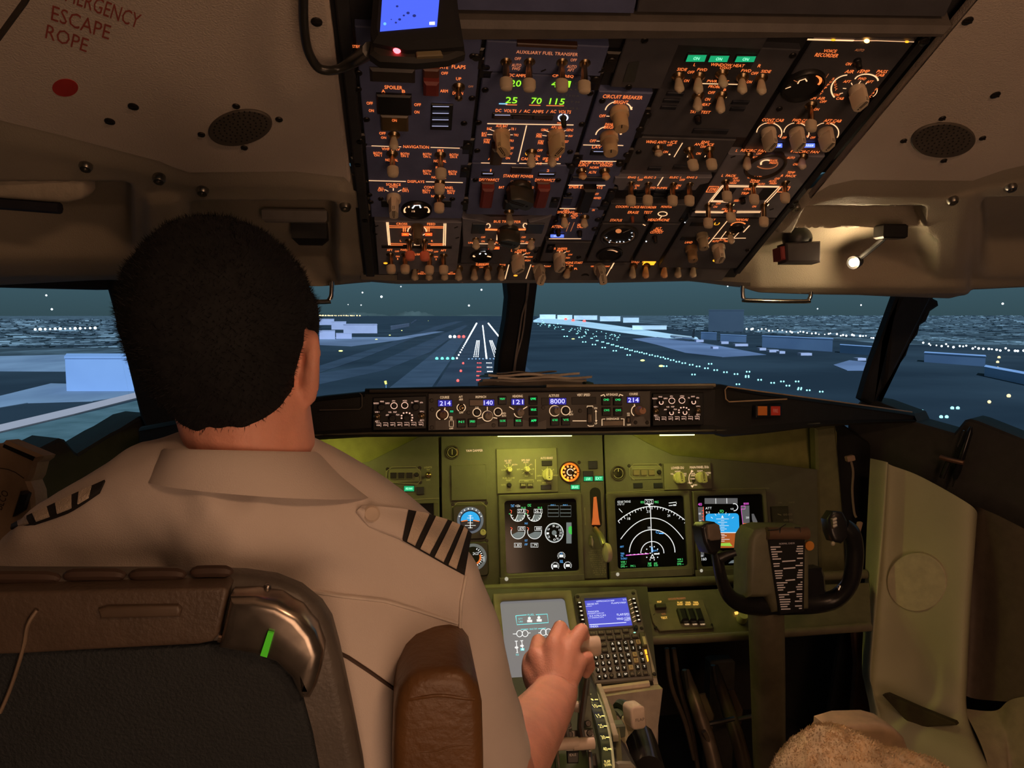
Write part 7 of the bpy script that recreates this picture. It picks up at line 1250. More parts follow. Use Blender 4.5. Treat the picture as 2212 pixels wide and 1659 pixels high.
t = thing('pen', 'black pen clipped in a copper holder on the right sill', 'pen', rs_.px(2070, 985)); A = rs_.px(2098, 922, 0.012); Bp = rs_.px(2057, 1052, 0.012); d = (Bp-A)
mb = MB(); mb.tube([A, A+d*0.1, A+d*0.75, A+d*0.86], [0.003, 0.0075, 0.0085, 0.005], 12); build(mb, 'barrel', mat('pen_black', (0.015, 0.015, 0.018), 0.15), t); mb = MB(); mb.tube([A+d*0.86, Bp], [0.004, 0.0012], 10); build(mb, 'tip', CHROME, t); mb = MB(); mb.tube([rs_.px(2082, 930, 0.03), rs_.px(2068, 965, 0.028)], 0.0018, 6); build(mb, 'clip', CHROME, t)
t = thing('pen_holder', 'copper coloured bracket with short black rod on the right sill', 'bracket', rs_.px(2055, 992)); mb = MB(); mb.tube([rs_.px(2031, 987, 0.02), rs_.px(2050, 993, 0.022), rs_.px(2082, 1000, 0.02)], 0.006, 8); build(mb, 'bracket', mat('copper', (0.45, 0.25, 0.18), 0.35, 0.8), t); mb = MB(); mb.tube([rs_.px(2048, 998, 0.02), rs_.px(2034, 1032, 0.02)], 0.006, 8); build(mb, 'rod', BLACK, t)
# ================================================================== THINGS ON THE CEILING LINING
CL = OH.off(0.012); SPK = mat('speaker_grille', (0.10, 0.085, 0.07), 0.6, 0.2); HOLE = mat('hole_black', (0.008, 0.008, 0.008), 0.9)
def pxr(pl, x, y, rx): return rx*pl.scale(x, y)[0]
for x, y, lab in ((519, 274, 'round perforated speaker grille in the left ceiling lining'), (2037, 301, 'round perforated speaker grille in the right ceiling lining')):
    P0 = CL.px(x, y); t = thing('ceiling_speaker', lab, 'speaker', P0); tl = R_(11 if x < 1000 else 2)
    def ell(k, a): c, s_ = 70*k*math.cos(a), 37.5*k*math.sin(a); return (x + c*math.cos(tl) + s_*math.sin(tl), y - c*math.sin(tl) + s_*math.cos(tl))
    mb = MB(); mb.prism(CL, [CL.ab(*ell(1, 2*math.pi*i/44)) for i in range(44)], -0.004, 0.003, 0.0015); build(mb, 'grille', SPK, t)
    mb = MB()
    for k, n_ in enumerate((1, 6, 12, 18, 24, 30)):
        for i in range(n_):
            a = 2*math.pi*i/n_ + 0.2*k; q = CL.px(*ell(0.165*k, a), 0.003); mb.lathe(q, CL.n, [(0.0011, -0.0004), (0.0011, 0.0006)], 6, CL.u)
    o = build(mb, 'perforation', HOLE, t, False); o['kind'] = 'stuff'
    for a in (0, 90, 180, 270): q = CL.px(*ell(1.22, R_(a))); place('screw', screw_mesh(0.0045), q, prot(CL), t)
ceL = [o for o in COL.objects if o.name.startswith('ceiling')]
for x, y in ((288, 230), (237, 262), (684, 47), (1996, 90), (2090, 45), (2150, 205)): place('screw', screw_mesh(0.006), CL.px(x, y), prot(CL), ceL[0 if x < 1000 else 1])
REDM = mat('red_marking', (0.42, 0.035, 0.03), 0.55)
t = thing('hatch_marking', 'red round dot and faded red escape rope lettering on the ceiling', 'marking', CL.px(141, 188)); mb = MB(); mb.prism(CL, [CL.ab(*p) for p in arcpts(141, 189, 28, 19, 0, 350, 30)], -0.001, 0.0006); build(mb, 'red_dot', REDM, t, False)
mb = MB(); RED2 = mat('red_faded', (0.34, 0.075, 0.06), 0.6)
for st, xa, ya, xb, yb, hh in (('EMERGENCY', 128, -22, 302, 46, 0.021), ('ESCAPE', 112, 26, 238, 70, 0.021), ('ROPE', 100, 66, 190, 98, 0.021)):
    a = CL.px(xa, ya); b = CL.px(xb, yb); pl = Pl(a, b-a, CL.v); pl = Pl(a, b-a, CL.n.cross((b-a).normalized())); vs, fs, x0, y0, W, H = glyphs(st); L = (b-a).length
    mb.add([pl.at((p[0]-x0)/W*L, ((p[1]-y0)/H-0.5)*hh, 0.0008) for p in vs], fs)
build(mb, 'red_lettering', RED2, t, False)
mb = MB(); mb.tube([CL.px(90, -60), CL.px(52, 5), CL.px(0, 76), CL.px(-60, 160)], 0.003, 6); build(mb, 'hatch_seam', mat('seam_dark', (0.05, 0.04, 0.03), 0.7), ceL[0])
# bolts on the moulded linings
def bolt():
    mb = MB(); mb.lathe((0, 0, -0.004), (0, 0, 1), [(0.0085, 0), (0.0085, 0.006), (0.0065, 0.010), (0.003, 0.010), (0.003, 0.006)], 16); return mb
mould = [o for o in ceL if 'moulded' in o.get('label', '')]
def hit_obj(o, x, y):
    me = o.data; bv = BVHTree.FromPolygons([o.location + v.co for v in me.vertices], [tuple(p.vertices) for p in me.polygons]); d = ray(x, y).normalized(); r = bv.ray_cast(CAM, d); return r[0], r[1]
for o, pts in ((mould[0], ((186, 356), (344, 383), (438, 409), (746, 443))), (mould[1], ((1719, 445), (2057, 430), (2183, 402), (1616, 541)))):
    for x, y in pts:
        p, n = hit_obj(o, x, y)
        if p is not None: place('bolt', cached('bolt', bolt, STEEL), p + OH.n*0.002, prot(Pl(p, (1, 0, 0), (0, -0.85, 0.5))), o)
# padded grab pad in the left recess
t = thing('sun_visor', 'pale rounded visor pad stowed in the left lining recess', 'visor', PY(90, 400, 1.12)); vp = Pl(PY(90, 400, 1.14), (1, -0.15, 0), (0, -0.35, 1)); o = [vp.ab(*p) for p in ((-120, 372), (0, 360), (60, 358), (150, 364), (180, 378), (182, 415), (172, 432), (140, 440), (0, 430), (-120, 430))]
build(softprism(vp, o, -0.03, 0.0, 0.010, 4), 'pad', mat('pad_beige', (0.46, 0.40, 0.31), 0.6, bump=0.3), t); mb = MB(); mb.tube([vp.px(-100, 440, -0.01), vp.px(0, 440, -0.01), vp.px(130, 450, -0.01)], 0.008, 8); build(mb, 'under_edge', mat('edge_blue_black', (0.02, 0.02, 0.03), 0.6), t)
t = thing('stowed_chart_light', 'dim grey bracket in the recess above the pilot head', 'bracket', PY(640, 450, 1.25)); mb = MB(); p = mould[0]; h_, _ = hit_obj(p, 640, 452); mb.box(h_ + V((0, -0.01, -0.012)), (0.05, 0, 0), (0, 0.012, 0), (0, 0, 0.010), 0.003); build(mb, 'bracket', mat('bracket_grey', (0.26, 0.24, 0.22), 0.4), t); h_, _ = hit_obj(p, 672, 492); mb = MB(); mb.box(h_ + V((0, -0.012, -0.004)), (0.028, 0, 0), (0, 0.016, 0), (0, 0, 0.026), 0.010); build(mb, 'lamp_head', BLACK, t)
# grab handles
for lab, pts in (('chrome grab handle under the right windshield head', ((1604, 612), (1604, 636), (1607, 645), (1616, 649), (1738, 651), (1747, 647), (1751, 638), (1752, 618))), ('chrome grab handle half hidden behind the pilot head', ((540, 612), (541, 640), (550, 651), (700, 652), (711, 647), (716, 636), (717, 608)))):
    mb = MB(); mb.tube([PY(x, y, 1.405) for x, y in pts], 0.0042, 12, 3); tag(build(mb, 'grab_handle', CHROME), lab, 'handle', 'windshield grab handles')
# reading light in the right lining
t = thing('reading_lamp', 'lit gooseneck reading lamp in the right lining recess', 'lamp', PY(1880, 500, 1.2)); b0, _ = hit_obj(mould[1], 1915, 487)
hd = PY(1847, 566, 1.275); b0 = b0 + V((0, -0.012, -0.012)); mb = MB(); mb.tube([b0, b0.lerp(hd, 0.5)+V((0.01, 0, 0.006)), hd], 0.0045, 8, 5); build(mb, 'gooseneck', BLACK, t); mb = MB(); mb.box(b0, (0.022, 0, 0), (0, 0.014, 0), (0, 0, 0.012), 0.003); build(mb, 'mount', BLACK, t)
ld = (PY(1832, 571, 1.26)-hd).normalized(); mb = MB(); mb.lathe(hd - ld*0.018, ld, [(0.004, 0), (0.010, 0.006), (0.012, 0.020), (0.0115, 0.026)], 16); build(mb, 'lamp_head', BLACK, t)
mb = MB(); mb.lathe(hd + ld*0.006, ld, [(0.0070, 0), (0.0070, 0.003), (0.004, 0.005)], 16); build(mb, 'bulb', emi('bulb_warm', (1.0, 0.74, 0.42), 30.0), t)
lamp('reading_lamp_light', 'POINT', hd + ld*0.020 + V((0, -0.006, 0)), 0.55, (1.0, 0.72, 0.40), size=0.006)
h_, _ = hit_obj(mould[1], 1730, 530); t = thing('lamp_clamp', 'black ball clamp with a red edged label in the right lining recess', 'clamp', h_)
q = PY(1722, 522, h_.y-0.05); mb = MB(); mb.ball(PY(1722, 515, h_.y-0.05), (0.026, 0.024, 0.022), 16, 10); mb.tube([PY(1722, 515, h_.y-0.05), PY(1730, 490, h_.y-0.02), PY(1735, 478, h_.y+0.02)], 0.014, 10); build(mb, 'clamp', BLACK, t)
lb = Pl(PY(1735, 545, h_.y-0.075), (1, 0.05, 0), (0, 0.1, 1)); mb = MB(); mb.prism(lb, [lb.ab(*p) for p in ((1698, 524), (1774, 520), (1774, 566), (1700, 566))], -0.03, 0, 0.003); build(mb, 'label_block', mat('label_dark_violet', (0.035, 0.026, 0.03), 0.5), t); mb = MB(); mb.prism(lb, [lb.ab(*p) for p in ((1688, 532), (1698, 530), (1700, 560), (1690, 560))], -0.03, -0.002, 0.002); build(mb, 'red_edge', mat('label_red', (0.28, 0.05, 0.05), 0.5), t)
# wires on the centre post
for lab, pts in (('longer taupe wire taped down the centre window post', ((1143, 600), (1138, 645), (1128, 680), (1122, 720), (1114, 770), (1108, 815))), ('shorter taupe wire beside it on the centre window post', ((1141, 606), (1137, 650), (1133, 690), (1127, 730), (1115, 775), (1110, 815)))):
    mb = MB(); mb.tube([PY(x, y, 1.848) for x, y in pts], 0.0024, 6, 5); tag(build(mb, 'wire', mat('wire_taupe', (0.26, 0.21, 0.18), 0.5)), lab, 'wire')
# ---- hand-held device with blue screen fixed to the overhead, and its cable
DV = Pl(OH.px(895, 60, 0.06), (1, 0.05, 0.06), (0.06, 0.30, 1.0)); m = Mod('camera_monitor', 'black device with glowing blue screen and red light at the top', 'monitor', DV, px=[(812, -90), (980, -90), (992, 20), (1004, 92), (962, 96), (880, 100), (806, 84), (800, 60)], m=BLACKM, thick=0.022, ch=0.006)
m.z(640, 0, 5.53); m.fill([(1052, -420), (1745, -420), (1680, 318), (1000, 378)], emi('monitor_blue', (0.075, 0.14, 1.0), 1.05), 'screen', 0.0006)
m.fill([(1590, 262), (1655, 258), (1655, 296), (1590, 296)], WHITEE, 'screen_icon', 0.001); m.disc(1058, 284, 18, 18, emi('icon_cyan', (0.15, 0.45, 1.0), 1.3), 'screen_icon', 0.001)
for x, y, r in ((1205, 75, 16), (1335, 155, 20), (1410, 188, 22), (1235, 232, 18), (1190, 270, 14), (1285, 185, 14), (1135, 232, 8)): m.disc(x, y, r, r*0.8, emi('drop_dark', (0.02, 0.035, 0.25), 0.8), 'screen_spot', 0.0008)
m.done()
D2 = DV.off(-0.012); mb = MB(); mb.prism(D2, [D2.ab(*p) for p in ((802, 84), (1002, 88), (1006, 112), (968, 126), (900, 132), (820, 128), (798, 112))], -0.014, 0, 0.004); build(mb, 'lower_housing', mat('housing_dark_brown', (0.020, 0.018, 0.015), 0.6), m.t)
mb = MB(); mb.prism(D2, [D2.ab(*p) for p in ((896, 104), (948, 101), (957, 123), (900, 126))], -0.002, 0.003, 0.001); build(mb, 'tan_label', mat('label_tan', (0.20, 0.16, 0.085), 0.6), m.t)
mb = MB(); mb.ball(D2.px(858, 106, 0.002), 0.0042); build(mb, 'red_light', emi('red_led', (1.0, 0.04, 0.05), 14.0), m.t)
mb = MB(); mb.tube([D2.px(800, 108, -0.01), OH.px(770, 128, 0.035), OH.px(735, 148, 0.035), OH.px(705, 152, 0.04), OH.px(683, 142, 0.04), OH.px(664, 105, 0.04), OH.px(656, 50, 0.04), OH.px(655, -10, 0.04), OH.px(658, -90, 0.04)], [0.008, 0.007]+[0.0048]*7, 10, 5); tag(build(mb, 'monitor_cable', mat('cable_black', (0.03, 0.03, 0.026), 0.3)), 'black cable looping from the blue screened device across the ceiling', 'cable')
# ---- beige case at the left edge
LB = Pl(PY(30, 1080, 1.02), (1, -0.25, 0), (0.0, 0.1, 1)); m = Mod('oxygen_mask_case', 'beige case with black slot at the left edge beside the shoulder', 'case', LB, px=[(-160, 975), (2, 957), (8, 951), (90, 985), (87, 992), (76, 1000), (68, 1030), (61, 1040), (70, 1062), (74, 1110), (40, 1260), (-160, 1300)], m=mat('case_beige', (0.50, 0.36, 0.24), 0.5, bump=0.2), thick=0.025, ch=0.004)
m.z(0, 930, 6.912); m.fill([(60, 200), (525, 395), (490, 455), (40, 250)], BLACKM, 'slot', 0.0008); m.path([(0, 562), (120, 580), (230, 625), (360, 715)], 12, mat('seam_dark', (0.05, 0.04, 0.03), 0.7), 'seam')
o = [LB.ab(*m.P(*p)) for p in ((360, 895), (420, 892), (475, 930), (400, 1180), (240, 1280))]; mb = MB(); mb.prism(LB, o, 0, 0.01, 0.004); build(mb, 'black_grip', BLACK, m.t)
mb = MB(); vs, fs, x0, y0, W, H = glyphs('BLCO'); a = LB.px(*m.P(0, 1130)); b = LB.px(*m.P(95, 900)); pl = Pl(a, b-a, LB.n.cross((b-a).normalized())); L = (b-a).length
mb.add([pl.at((1-0)*L*((W-(p[0]-x0))/W) if False else (p[0]-x0)/W*L*1.15-0.15*L, ((p[1]-y0)/H-0.5)*0.010, 0.001) for p in vs], fs); build(mb, 'case_lettering', mat('case_print', (0.05, 0.04, 0.035), 0.6, var=0), m.t, False); m.done()
# ================================================================== PILOT SEAT AND ARM REST
SB = Pl(PY(350, 1450, 0.565), (1, -0.02, 0), (0, -0.10, 1))
st_ = thing('pilot_seat', 'grey pilot seat back with brown top pad and metal corner', 'seat', SB.px(350, 1800))
def sp_(pts, h0, h1, r, name, m_): return build(softprism(SB, [SB.ab(*p) for p in pts], h0, h1, r, 4), name, m_, st_)
SG = mat('seat_shell_grey', (0.11, 0.095, 0.082), 0.42, bump=0.2)
sp_([(-500, 1230), (0, 1247), (400, 1247), (520, 1250), (590, 1260), (645, 1282), (690, 1318), (712, 1352), (728, 1410), (756, 1540), (780, 1662), (810, 1900), (-500, 1900)], -0.018, 0.0, 0.010, 'shell', SG)
sp_([(-500, 1402), (30, 1396), (250, 1390), (470, 1384), (560, 1398), (618, 1438), (652, 1492), (676, 1580), (692, 1665), (710, 1900), (-500, 1900)], -0.01, 0.006, 0.004, 'back_panel', mat('seat_panel_dark', (0.017, 0.022, 0.026), 0.75, bump=0.6, bscale=400))
sp_([(-500, 1270), (0, 1262), (250, 1256), (494, 1252), (503, 1258), (482, 1352), (470, 1366), (440, 1372), (200, 1384), (60, 1392), (-500, 1405)], -0.005, 0.014, 0.003, 'top_pad', mat('seat_pad_brown', (0.092, 0.064, 0.046), 0.45, bump=0.3, bscale=300))
sp_([(232, 1292), (252, 1286), (400, 1284), (408, 1292), (404, 1308), (238, 1312)], 0.010, 0.018, 0.0025, 'pad_handle', mat('seat_pad_handle', (0.10, 0.07, 0.05), 0.4))
CM = mat('seat_corner_metal', (0.40, 0.35, 0.30), 0.24, 0.9, var=0.25, nscale=60)
sp_([(508, 1268), (560, 1268), (610, 1278), (655, 1304), (688, 1342), (704, 1385), (700, 1420), (690, 1455), (676, 1482), (656, 1482), (636, 1438), (604, 1406), (560, 1390), (482, 1376), (492, 1340)], -0.004, 0.020, 0.008, 'metal_corner', CM)
mb = MB(); mb.tube([SB.px(472, 1378, 0.012), SB.px(560, 1392, 0.012), SB.px(612, 1412, 0.012), SB.px(645, 1448, 0.012), SB.px(664, 1490, 0.010)], [0.003, 0.005, 0.0055, 0.005, 0.003], 10, 4); build(mb, 'corner_bead', mat('bead_copper', (0.62, 0.46, 0.36), 0.22, 0.95), st_)
mb = MB(); mb.prism(SB.off(0.022), [SB.ab(*p) for p in ((592, 1331), (604, 1334), (590, 1384), (576, 1380))], -0.001, 0.0012); build(mb, 'green_mark', mat('green_tape', (0.10, 0.85, 0.04), 0.4, emit=(0.15, 1.0, 0.03), es=0.10, var=0.1), st_)  # green reflection painted on the metal corner, with a faint glow
for x0, x1, y in ((-60, 130, 1254), (140, 270, 1248), (282, 400, 1247), (415, 500, 1241)): mb = MB(); p0 = SB.px(x0, y, -0.004); p1 = SB.px(x1, y-1, -0.004); mb.tube([p0, p0.lerp(p1, 0.15)+V((0, 0, 0.002)), p0.lerp(p1, 0.85)+V((0, 0, 0.002)), p1], [0.002, 0.0045, 0.0045, 0.002], 8, 3); build(mb, 'rubber_edge', mat('rubber_brown', (0.06, 0.035, 0.025), 0.6), st_)
mb = MB(); mb.tube([SB.px(80, 1318, 0.016), SB.px(60, 1350, 0.018), SB.px(50, 1400, 0.014), SB.px(25, 1480, 0.010), SB.px(0, 1540, 0.010)], 0.0013, 6, 4); build(mb, 'cover_seam', mat('seam_tan', (0.22, 0.16, 0.11), 0.6), st_)
mb = MB(); mb.ball(SB.px(578, 1268, -0.001), 0.0026); build(mb, 'rivet', STEEL, st_)
mb = MB(); mb.box(SB.at(-0.02, -0.55, -0.30), (0.20, 0, 0), (0, 0.25, 0), (0, 0, 0.05), 0.03); build(mb, 'seat_cushion', mat('seat_panel_dark', (0.04, 0.04, 0.038), 0.7), st_)
AR = Pl(PY(948, 1560, 0.585), (1, 0.02, 0), (0, -0.06, 1)); LEA = mat('leather_brown', (0.150, 0.072, 0.026), 0.40, bump=0.35, bscale=160, var=0.12, nscale=25)
at_ = thing('arm_rest', 'brown leather arm rest standing upright beside the pilot seat', 'arm rest', AR.px(948, 1900))
o = [AR.ab(*p) for p in ((850, 2000), (847, 1640), (851, 1540), (860, 1500), (880, 1470), (905, 1456), (950, 1452), (990, 1453), (1018, 1466), (1036, 1490), (1044, 1530), (1047, 1640), (1050, 2000))]
build(softprism(AR, o, -0.09, 0.0, 0.011, 6), 'padding', LEA, at_); mb = MB(); mb.tube([AR.px(878, 1512, -0.002), AR.px(900, 1508, -0.0005), AR.px(950, 1502, 0.0), AR.px(1000, 1508, -0.0005), AR.px(1024, 1510, -0.002)], 0.0016, 8, 5); build(mb, 'seam', LEA, at_); mb = MB(); mb.tube([AR.px(905, 1624, -0.0008), AR.px(940, 1621, -0.0004), AR.px(980, 1610, -0.0004), AR.px(1022, 1607, -0.0008)], 0.0010, 8, 4); build(mb, 'crease', LEA, at_)
# ================================================================== RIGHT SEAT with fleece cover
FL_ = mat('fleece_cream', (0.86, 0.68, 0.46), 0.95, bump=1.0, bscale=90, var=0.18, nscale=30)
fs_ = thing('copilot_seat', 'cream fleece covered copilot seat at the bottom right corner', 'seat', PY(1850, 1900, 1.0))
prof = [(1640, 1760), (1676, 1668), (1700, 1612), (1732, 1578), (1768, 1556), (1800, 1556), (1836, 1566), (1868, 1588), (1910, 1604), (1955, 1612), (2000, 1626), (2030, 1650), (2060, 1720)]
mb = MB(); G = []
for i in range(73):
    f = i/72*(len(prof)-1); k = min(int(f), len(prof)-2); x = lerp(prof[k][0], prof[k+1][0], f-k); y = lerp(prof[k][1], prof[k+1][1], f-k); row = []
    for j in range(40):
        a = -1.2 + 2.9*j/39; top = PY(x, y, 1.0); p = top + V((0, 0.075*math.sin(a)-0.03, -0.075 + 0.075*math.cos(a))) + V((0, 0, -0.16*max(0, a-1.3) - 0.5*max(0, -a-0.7)))
        n_ = NZ.fractal(p*38, 1.0, 2.0, 4); n2 = NZ.noise(p*12); p = p + V((0, -0.6, 0.5))*(0.012*n_ + 0.010*n2 + 0.007*abs(NZ.noise(p*70))); row.append(p)
    G.append(row)
mb.add([p for r in G for p in r], [(i*40+j, i*40+j+1, (i+1)*40+j+1, (i+1)*40+j) for i in range(72) for j in range(39)]); random.seed(9)
for k in range(9000):
    i = random.randrange(72); j = random.randrange(4, 34); p = G[i][j].lerp(G[i+1][j+1], random.random()); d = V((random.uniform(-.6, .6), random.uniform(-1, .1), random.uniform(.0, 1))).normalized(); s = d.cross(V((.3, .5, .2))).normalized()*0.0011
    mb.add([p-s, p+s, p+d*random.uniform(.002, .006)], [(0, 1, 2)])
build(mb, 'fleece_cover', FL_, fs_, True, 80)
CB = Pl(PY(1900, 1620, 1.10), (1, 0, 0), (0, 0.1, 1)); build(softprism(CB, [CB.ab(*p) for p in ((1790, 1900), (1800, 1580), (1840, 1568), (1905, 1566), (1935, 1574), (1958, 1596), (1975, 1640), (1990, 1900))], -0.06, 0.0, 0.012), 'seat_back', mat('seat_tan', (0.66, 0.48, 0.32), 0.5), fs_)
# ================================================================== THE PILOT
def remesh(mb, vox, it=4):
    me = mb.mesh('tmp'); o = bpy.data.objects.new('tmp', me); COL.objects.link(o)
    r = o.modifiers.new('r', 'REMESH'); r.mode = 'VOXEL'; r.voxel_size = vox
    s = o.modifiers.new('s', 'SMOOTH'); s.factor = 0.5; s.iterations = it
    dg = bpy.context.evaluated_depsgraph_get(); dg.update(); n = bpy.data.meshes.new_from_object(o.evaluated_get(dg)); bpy.data.objects.remove(o); return n
SKIN = mat('skin', (0.76, 0.36, 0.265), 0.5, bump=0.25, bscale=400, var=0.10, nscale=30, sss=0.12)
SHIRT = mat('shirt_white', (0.70, 0.62, 0.57), 0.75, bump=0.25, bscale=900, var=0.03, nscale=8)
HAIR = mat('hair_black_brown', (0.012, 0.0125, 0.014), 0.8, spec=0.2, var=0.25, nscale=200)
HC = PY(500, 788, 0.665)                                   # head centre at ear height
yw = R_(-9); HR = V((math.cos(yw), math.sin(yw), 0)); HF = V((-math.sin(yw), math.cos(yw), 0)); HU = V((-0.085, 0.0, 1)).normalized()
KH = 0.855
def hp_(r, f, u): return HC + (HR*r + HF*f + HU*u*1.05)*KH
SEC = [(-0.126, 0.022, 0.085, -0.045), (-0.115, 0.040, 0.092, -0.02), (-0.09, 0.050, 0.094, 0.022), (-0.065, 0.054, 0.093, 0.040), (-0.04, 0.058, 0.094, 0.056), (-0.01, 0.066, 0.096, 0.080), (0.02, 0.074, 0.097, 0.096), (0.05, 0.0755, 0.096, 0.099), (0.08, 0.068, 0.084, 0.088), (0.102, 0.053, 0.064, 0.068), (0.117, 0.034, 0.040, 0.044), (0.126, 0.010, 0.012, 0.014)]
def sec_at(u):
    if u <= SEC[0][0]: return SEC[0][1:]
    for i in range(len(SEC)-1):
        if u <= SEC[i+1][0]:
            t = (u-SEC[i][0])/(SEC[i+1][0]-SEC[i][0]); return tuple(lerp(SEC[i][k], SEC[i+1][k], t) for k in (1, 2, 3))
    return SEC[-1][1:]
def head_pt(ph, u, off=0.0):
    """ph 0 = face, 90 = right, 180 = back"""
    a, f, b = sec_at(u); mid = (f-b)/2; d = (f+b)/2; c, s = math.cos(ph), math.sin(ph); e = 0.85
    return hp_((a+off)*math.copysign(abs(s)**e, s), mid + (d+off)*math.copysign(abs(c)**e, c), u)
body = MB()
body.rings([[head_pt(2*math.pi*i/32, u) for i in range(32)] for u, *_ in SEC])
NB = PY(535, 1040, 0.675)                                    # neck base
body.tube([hp_(0.004, 0.006, -0.03), hp_(0.008, 0.006, -0.075), NB.lerp(hp_(0.004, 0.006, -0.09), 0.3), NB, NB - V((0, 0, 0.06))], [0.055, 0.053, 0.053, 0.054, 0.05], 20)
body.tube([hp_(0, 0.090, 0.012), hp_(0, 0.104, -0.012), hp_(0, 0.113, -0.033), hp_(0, 0.098, -0.042)], [0.009, 0.011, 0.014, 0.010], 10)   # nose
body.tube([hp_(-0.028, 0.088, -0.072), hp_(0, 0.098, -0.070), hp_(0.028, 0.088, -0.072)], 0.008, 8)                                          # lips
body.tube([hp_(-0.045, 0.080, 0.028), hp_(0, 0.094, 0.030), hp_(0.045, 0.080, 0.028)], 0.010, 8)                                              # brow
for s in (-0.86, 1):                                         # ears
    E = [hp_(s*0.070, 0.000, -0.034), hp_(s*0.078, -0.008, -0.018), hp_(s*0.084, -0.014, 0.004), hp_(s*0.085, -0.010, 0.022), hp_(s*0.080, 0.002, 0.028)]
    body.tube(E, [0.007, 0.0075, 0.0065, 0.0065, 0.006], 10, 4); body.tube([hp_(s*0.064, 0.004, -0.030), hp_(s*0.070, 0.002, 0.0), hp_(s*0.075, 0.004, 0.022)], [0.007, 0.010, 0.008], 10)
# torso
zs = PY(515, 1110, 0.69).z; TC = V((PY(515, 1300, 0.70).x, 0.715, 0))
TOR = [(0.03, 0.066, 0.058, 0.02), (0.0, 0.115, 0.070, 0.012), (-0.03, 0.165, 0.085, 0.0), (-0.075, 0.192, 0.098, -0.004), (-0.15, 0.195, 0.110, -0.004), (-0.25, 0.186, 0.115, 0.0), (-0.40, 0.178, 0.120, 0.0), (-0.58, 0.185, 0.125, 0.0)]
def torso(mb, off): mb.rings([[TC + V(((a+off)*math.copysign(abs(math.cos(t))**0.8, math.cos(t)), dy + (b+off)*math.copysign(abs(math.sin(t))**0.9, math.sin(t)), zs+dz)) for t in (2*math.pi*i/40 for i in range(40))] for dz, a, b, dy in TOR])
torso(body, -0.026)
SHL, SHR = PY(95, 1222, 0.700), PY(925, 1265, 0.705)
ARM = [(SHR, 0.046), (PY(962, 1375, 0.735), 0.051), (PY(1006, 1500, 0.775), 0.054), (PY(1046, 1600, 0.805), 0.053), (PY(1062, 1640, 0.815), 0.052)]
body.tube([NB-V((0,0,.04)), SHR], [0.035, 0.033], 14); body.tube([NB-V((0,0,.04)), SHL], [0.035, 0.03], 14)
body.tube([p for p, _ in ARM] + [PY(1078, 1690, 0.83)], [0.036, 0.040, 0.042, 0.043, 0.044, 0.044], 16)
WR = PY(1196, 1505, 1.06)
body.ball(PY(1078, 1690, 0.83), 0.045); body.tube([PY(1078, 1690, 0.83), PY(1118, 1620, 0.90), PY(1160, 1560, 0.98), WR, PY(1200, 1480, 1.075)], [0.044, 0.046, 0.041, 0.034, 0.033], 18, 3)
# hand closed over the lever grip
FING = [((1158, 1418, 1.112), (1163, 1386, 1.150), (1176, 1394, 1.186), (1190, 1420, 1.192)), ((1196, 1392, 1.116), (1210, 1357, 1.150), (1220, 1370, 1.188), (1226, 1398, 1.196)),
        ((1232, 1398, 1.118), (1256, 1362, 1.146), (1262, 1380, 1.182), (1258, 1406, 1.190)), ((1246, 1432, 1.108), (1269, 1420, 1.128), (1274, 1440, 1.142), (1266, 1456, 1.148))]
for k, fg in enumerate(FING):
    P = [PY(*p) for p in fg]; r = (0.0115, 0.0120, 0.0115, 0.0100)[k]
    body.tube([WR.lerp(P[0], 0.05), WR.lerp(P[0], 0.5), P[0]], [0.026, 0.021, 0.0165], 14); body.ball(P[0], 0.0158)
    body.tube([P[0], P[1]], [r*1.22, r*1.02], 14); body.ball(P[1], r*1.06); body.tube([P[1], P[2]], [r, r*0.94], 14); body.ball(P[2], r*0.95); body.tube([P[2], P[3]], [r*0.92, r*0.75], 14); body.ball(P[3], r*0.76)
TB = [PY(1172, 1492, 1.075), PY(1152, 1456, 1.10), PY(1148, 1424, 1.135), PY(1164, 1412, 1.165)]
body.tube(TB, [0.022, 0.018, 0.0135, 0.011], 14, 3); body.ball(TB[-1], 0.0112)
# left arm hangs forward to the lap
body.tube([SHL, PY(60, 1400, 0.72), PY(70, 1560, 0.80), PY(200, 1560, 1.0)], [0.038, 0.042, 0.040, 0.032], 14)
me = remesh(body, 0.0032, 5); me.materials.append(SKIN); me.polygons.foreach_set('use_smooth', [True]*len(me.polygons))
person = bpy.data.objects.new('person', me); COL.objects.link(person)
tag(person, 'pilot seen from behind in white uniform shirt holding the thrust levers', 'person')
# hair: close-cropped cap and bristles
def hairline(ph):
    d = math.degrees(ph) % 360; d = d if d <= 180 else 360-d
    return curve_at([(0, 0.078), (40, 0.070), (62, 0.030), (76, 0.002), (84, 0.024), (96, 0.026), (102, -0.012), (110, -0.040), (124, -0.060), (145, -0.076), (165, -0.086), (180, -0.088)], d)
hb_ = MB(); nph, nu = 96, 40; G = []
for i in range(nph):
    ph = 2*math.pi*i/nph; h0 = hairline(ph); row = []
    for j in range(nu+1):
        t = j/nu; u = lerp(h0, 0.1262, t**0.85); p = head_pt(ph, u); th = 0.007*sst(t, 0.0, 0.22) + 0.0012
        c = hp_(0, 0, 0.01); d = (p-c).normalized(); row.append(p + d*(th + 0.0018*NZ.noise(p*90) + 0.0025*NZ.noise(p*25)))
    G.append(row)
hb_.add([p for r in G for p in r], [(i*(nu+1)+j, ((i+1) % nph)*(nu+1)+j, ((i+1) % nph)*(nu+1)+j+1, i*(nu+1)+j+1) for i in range(nph) for j in range(nu)])
random.seed(3)
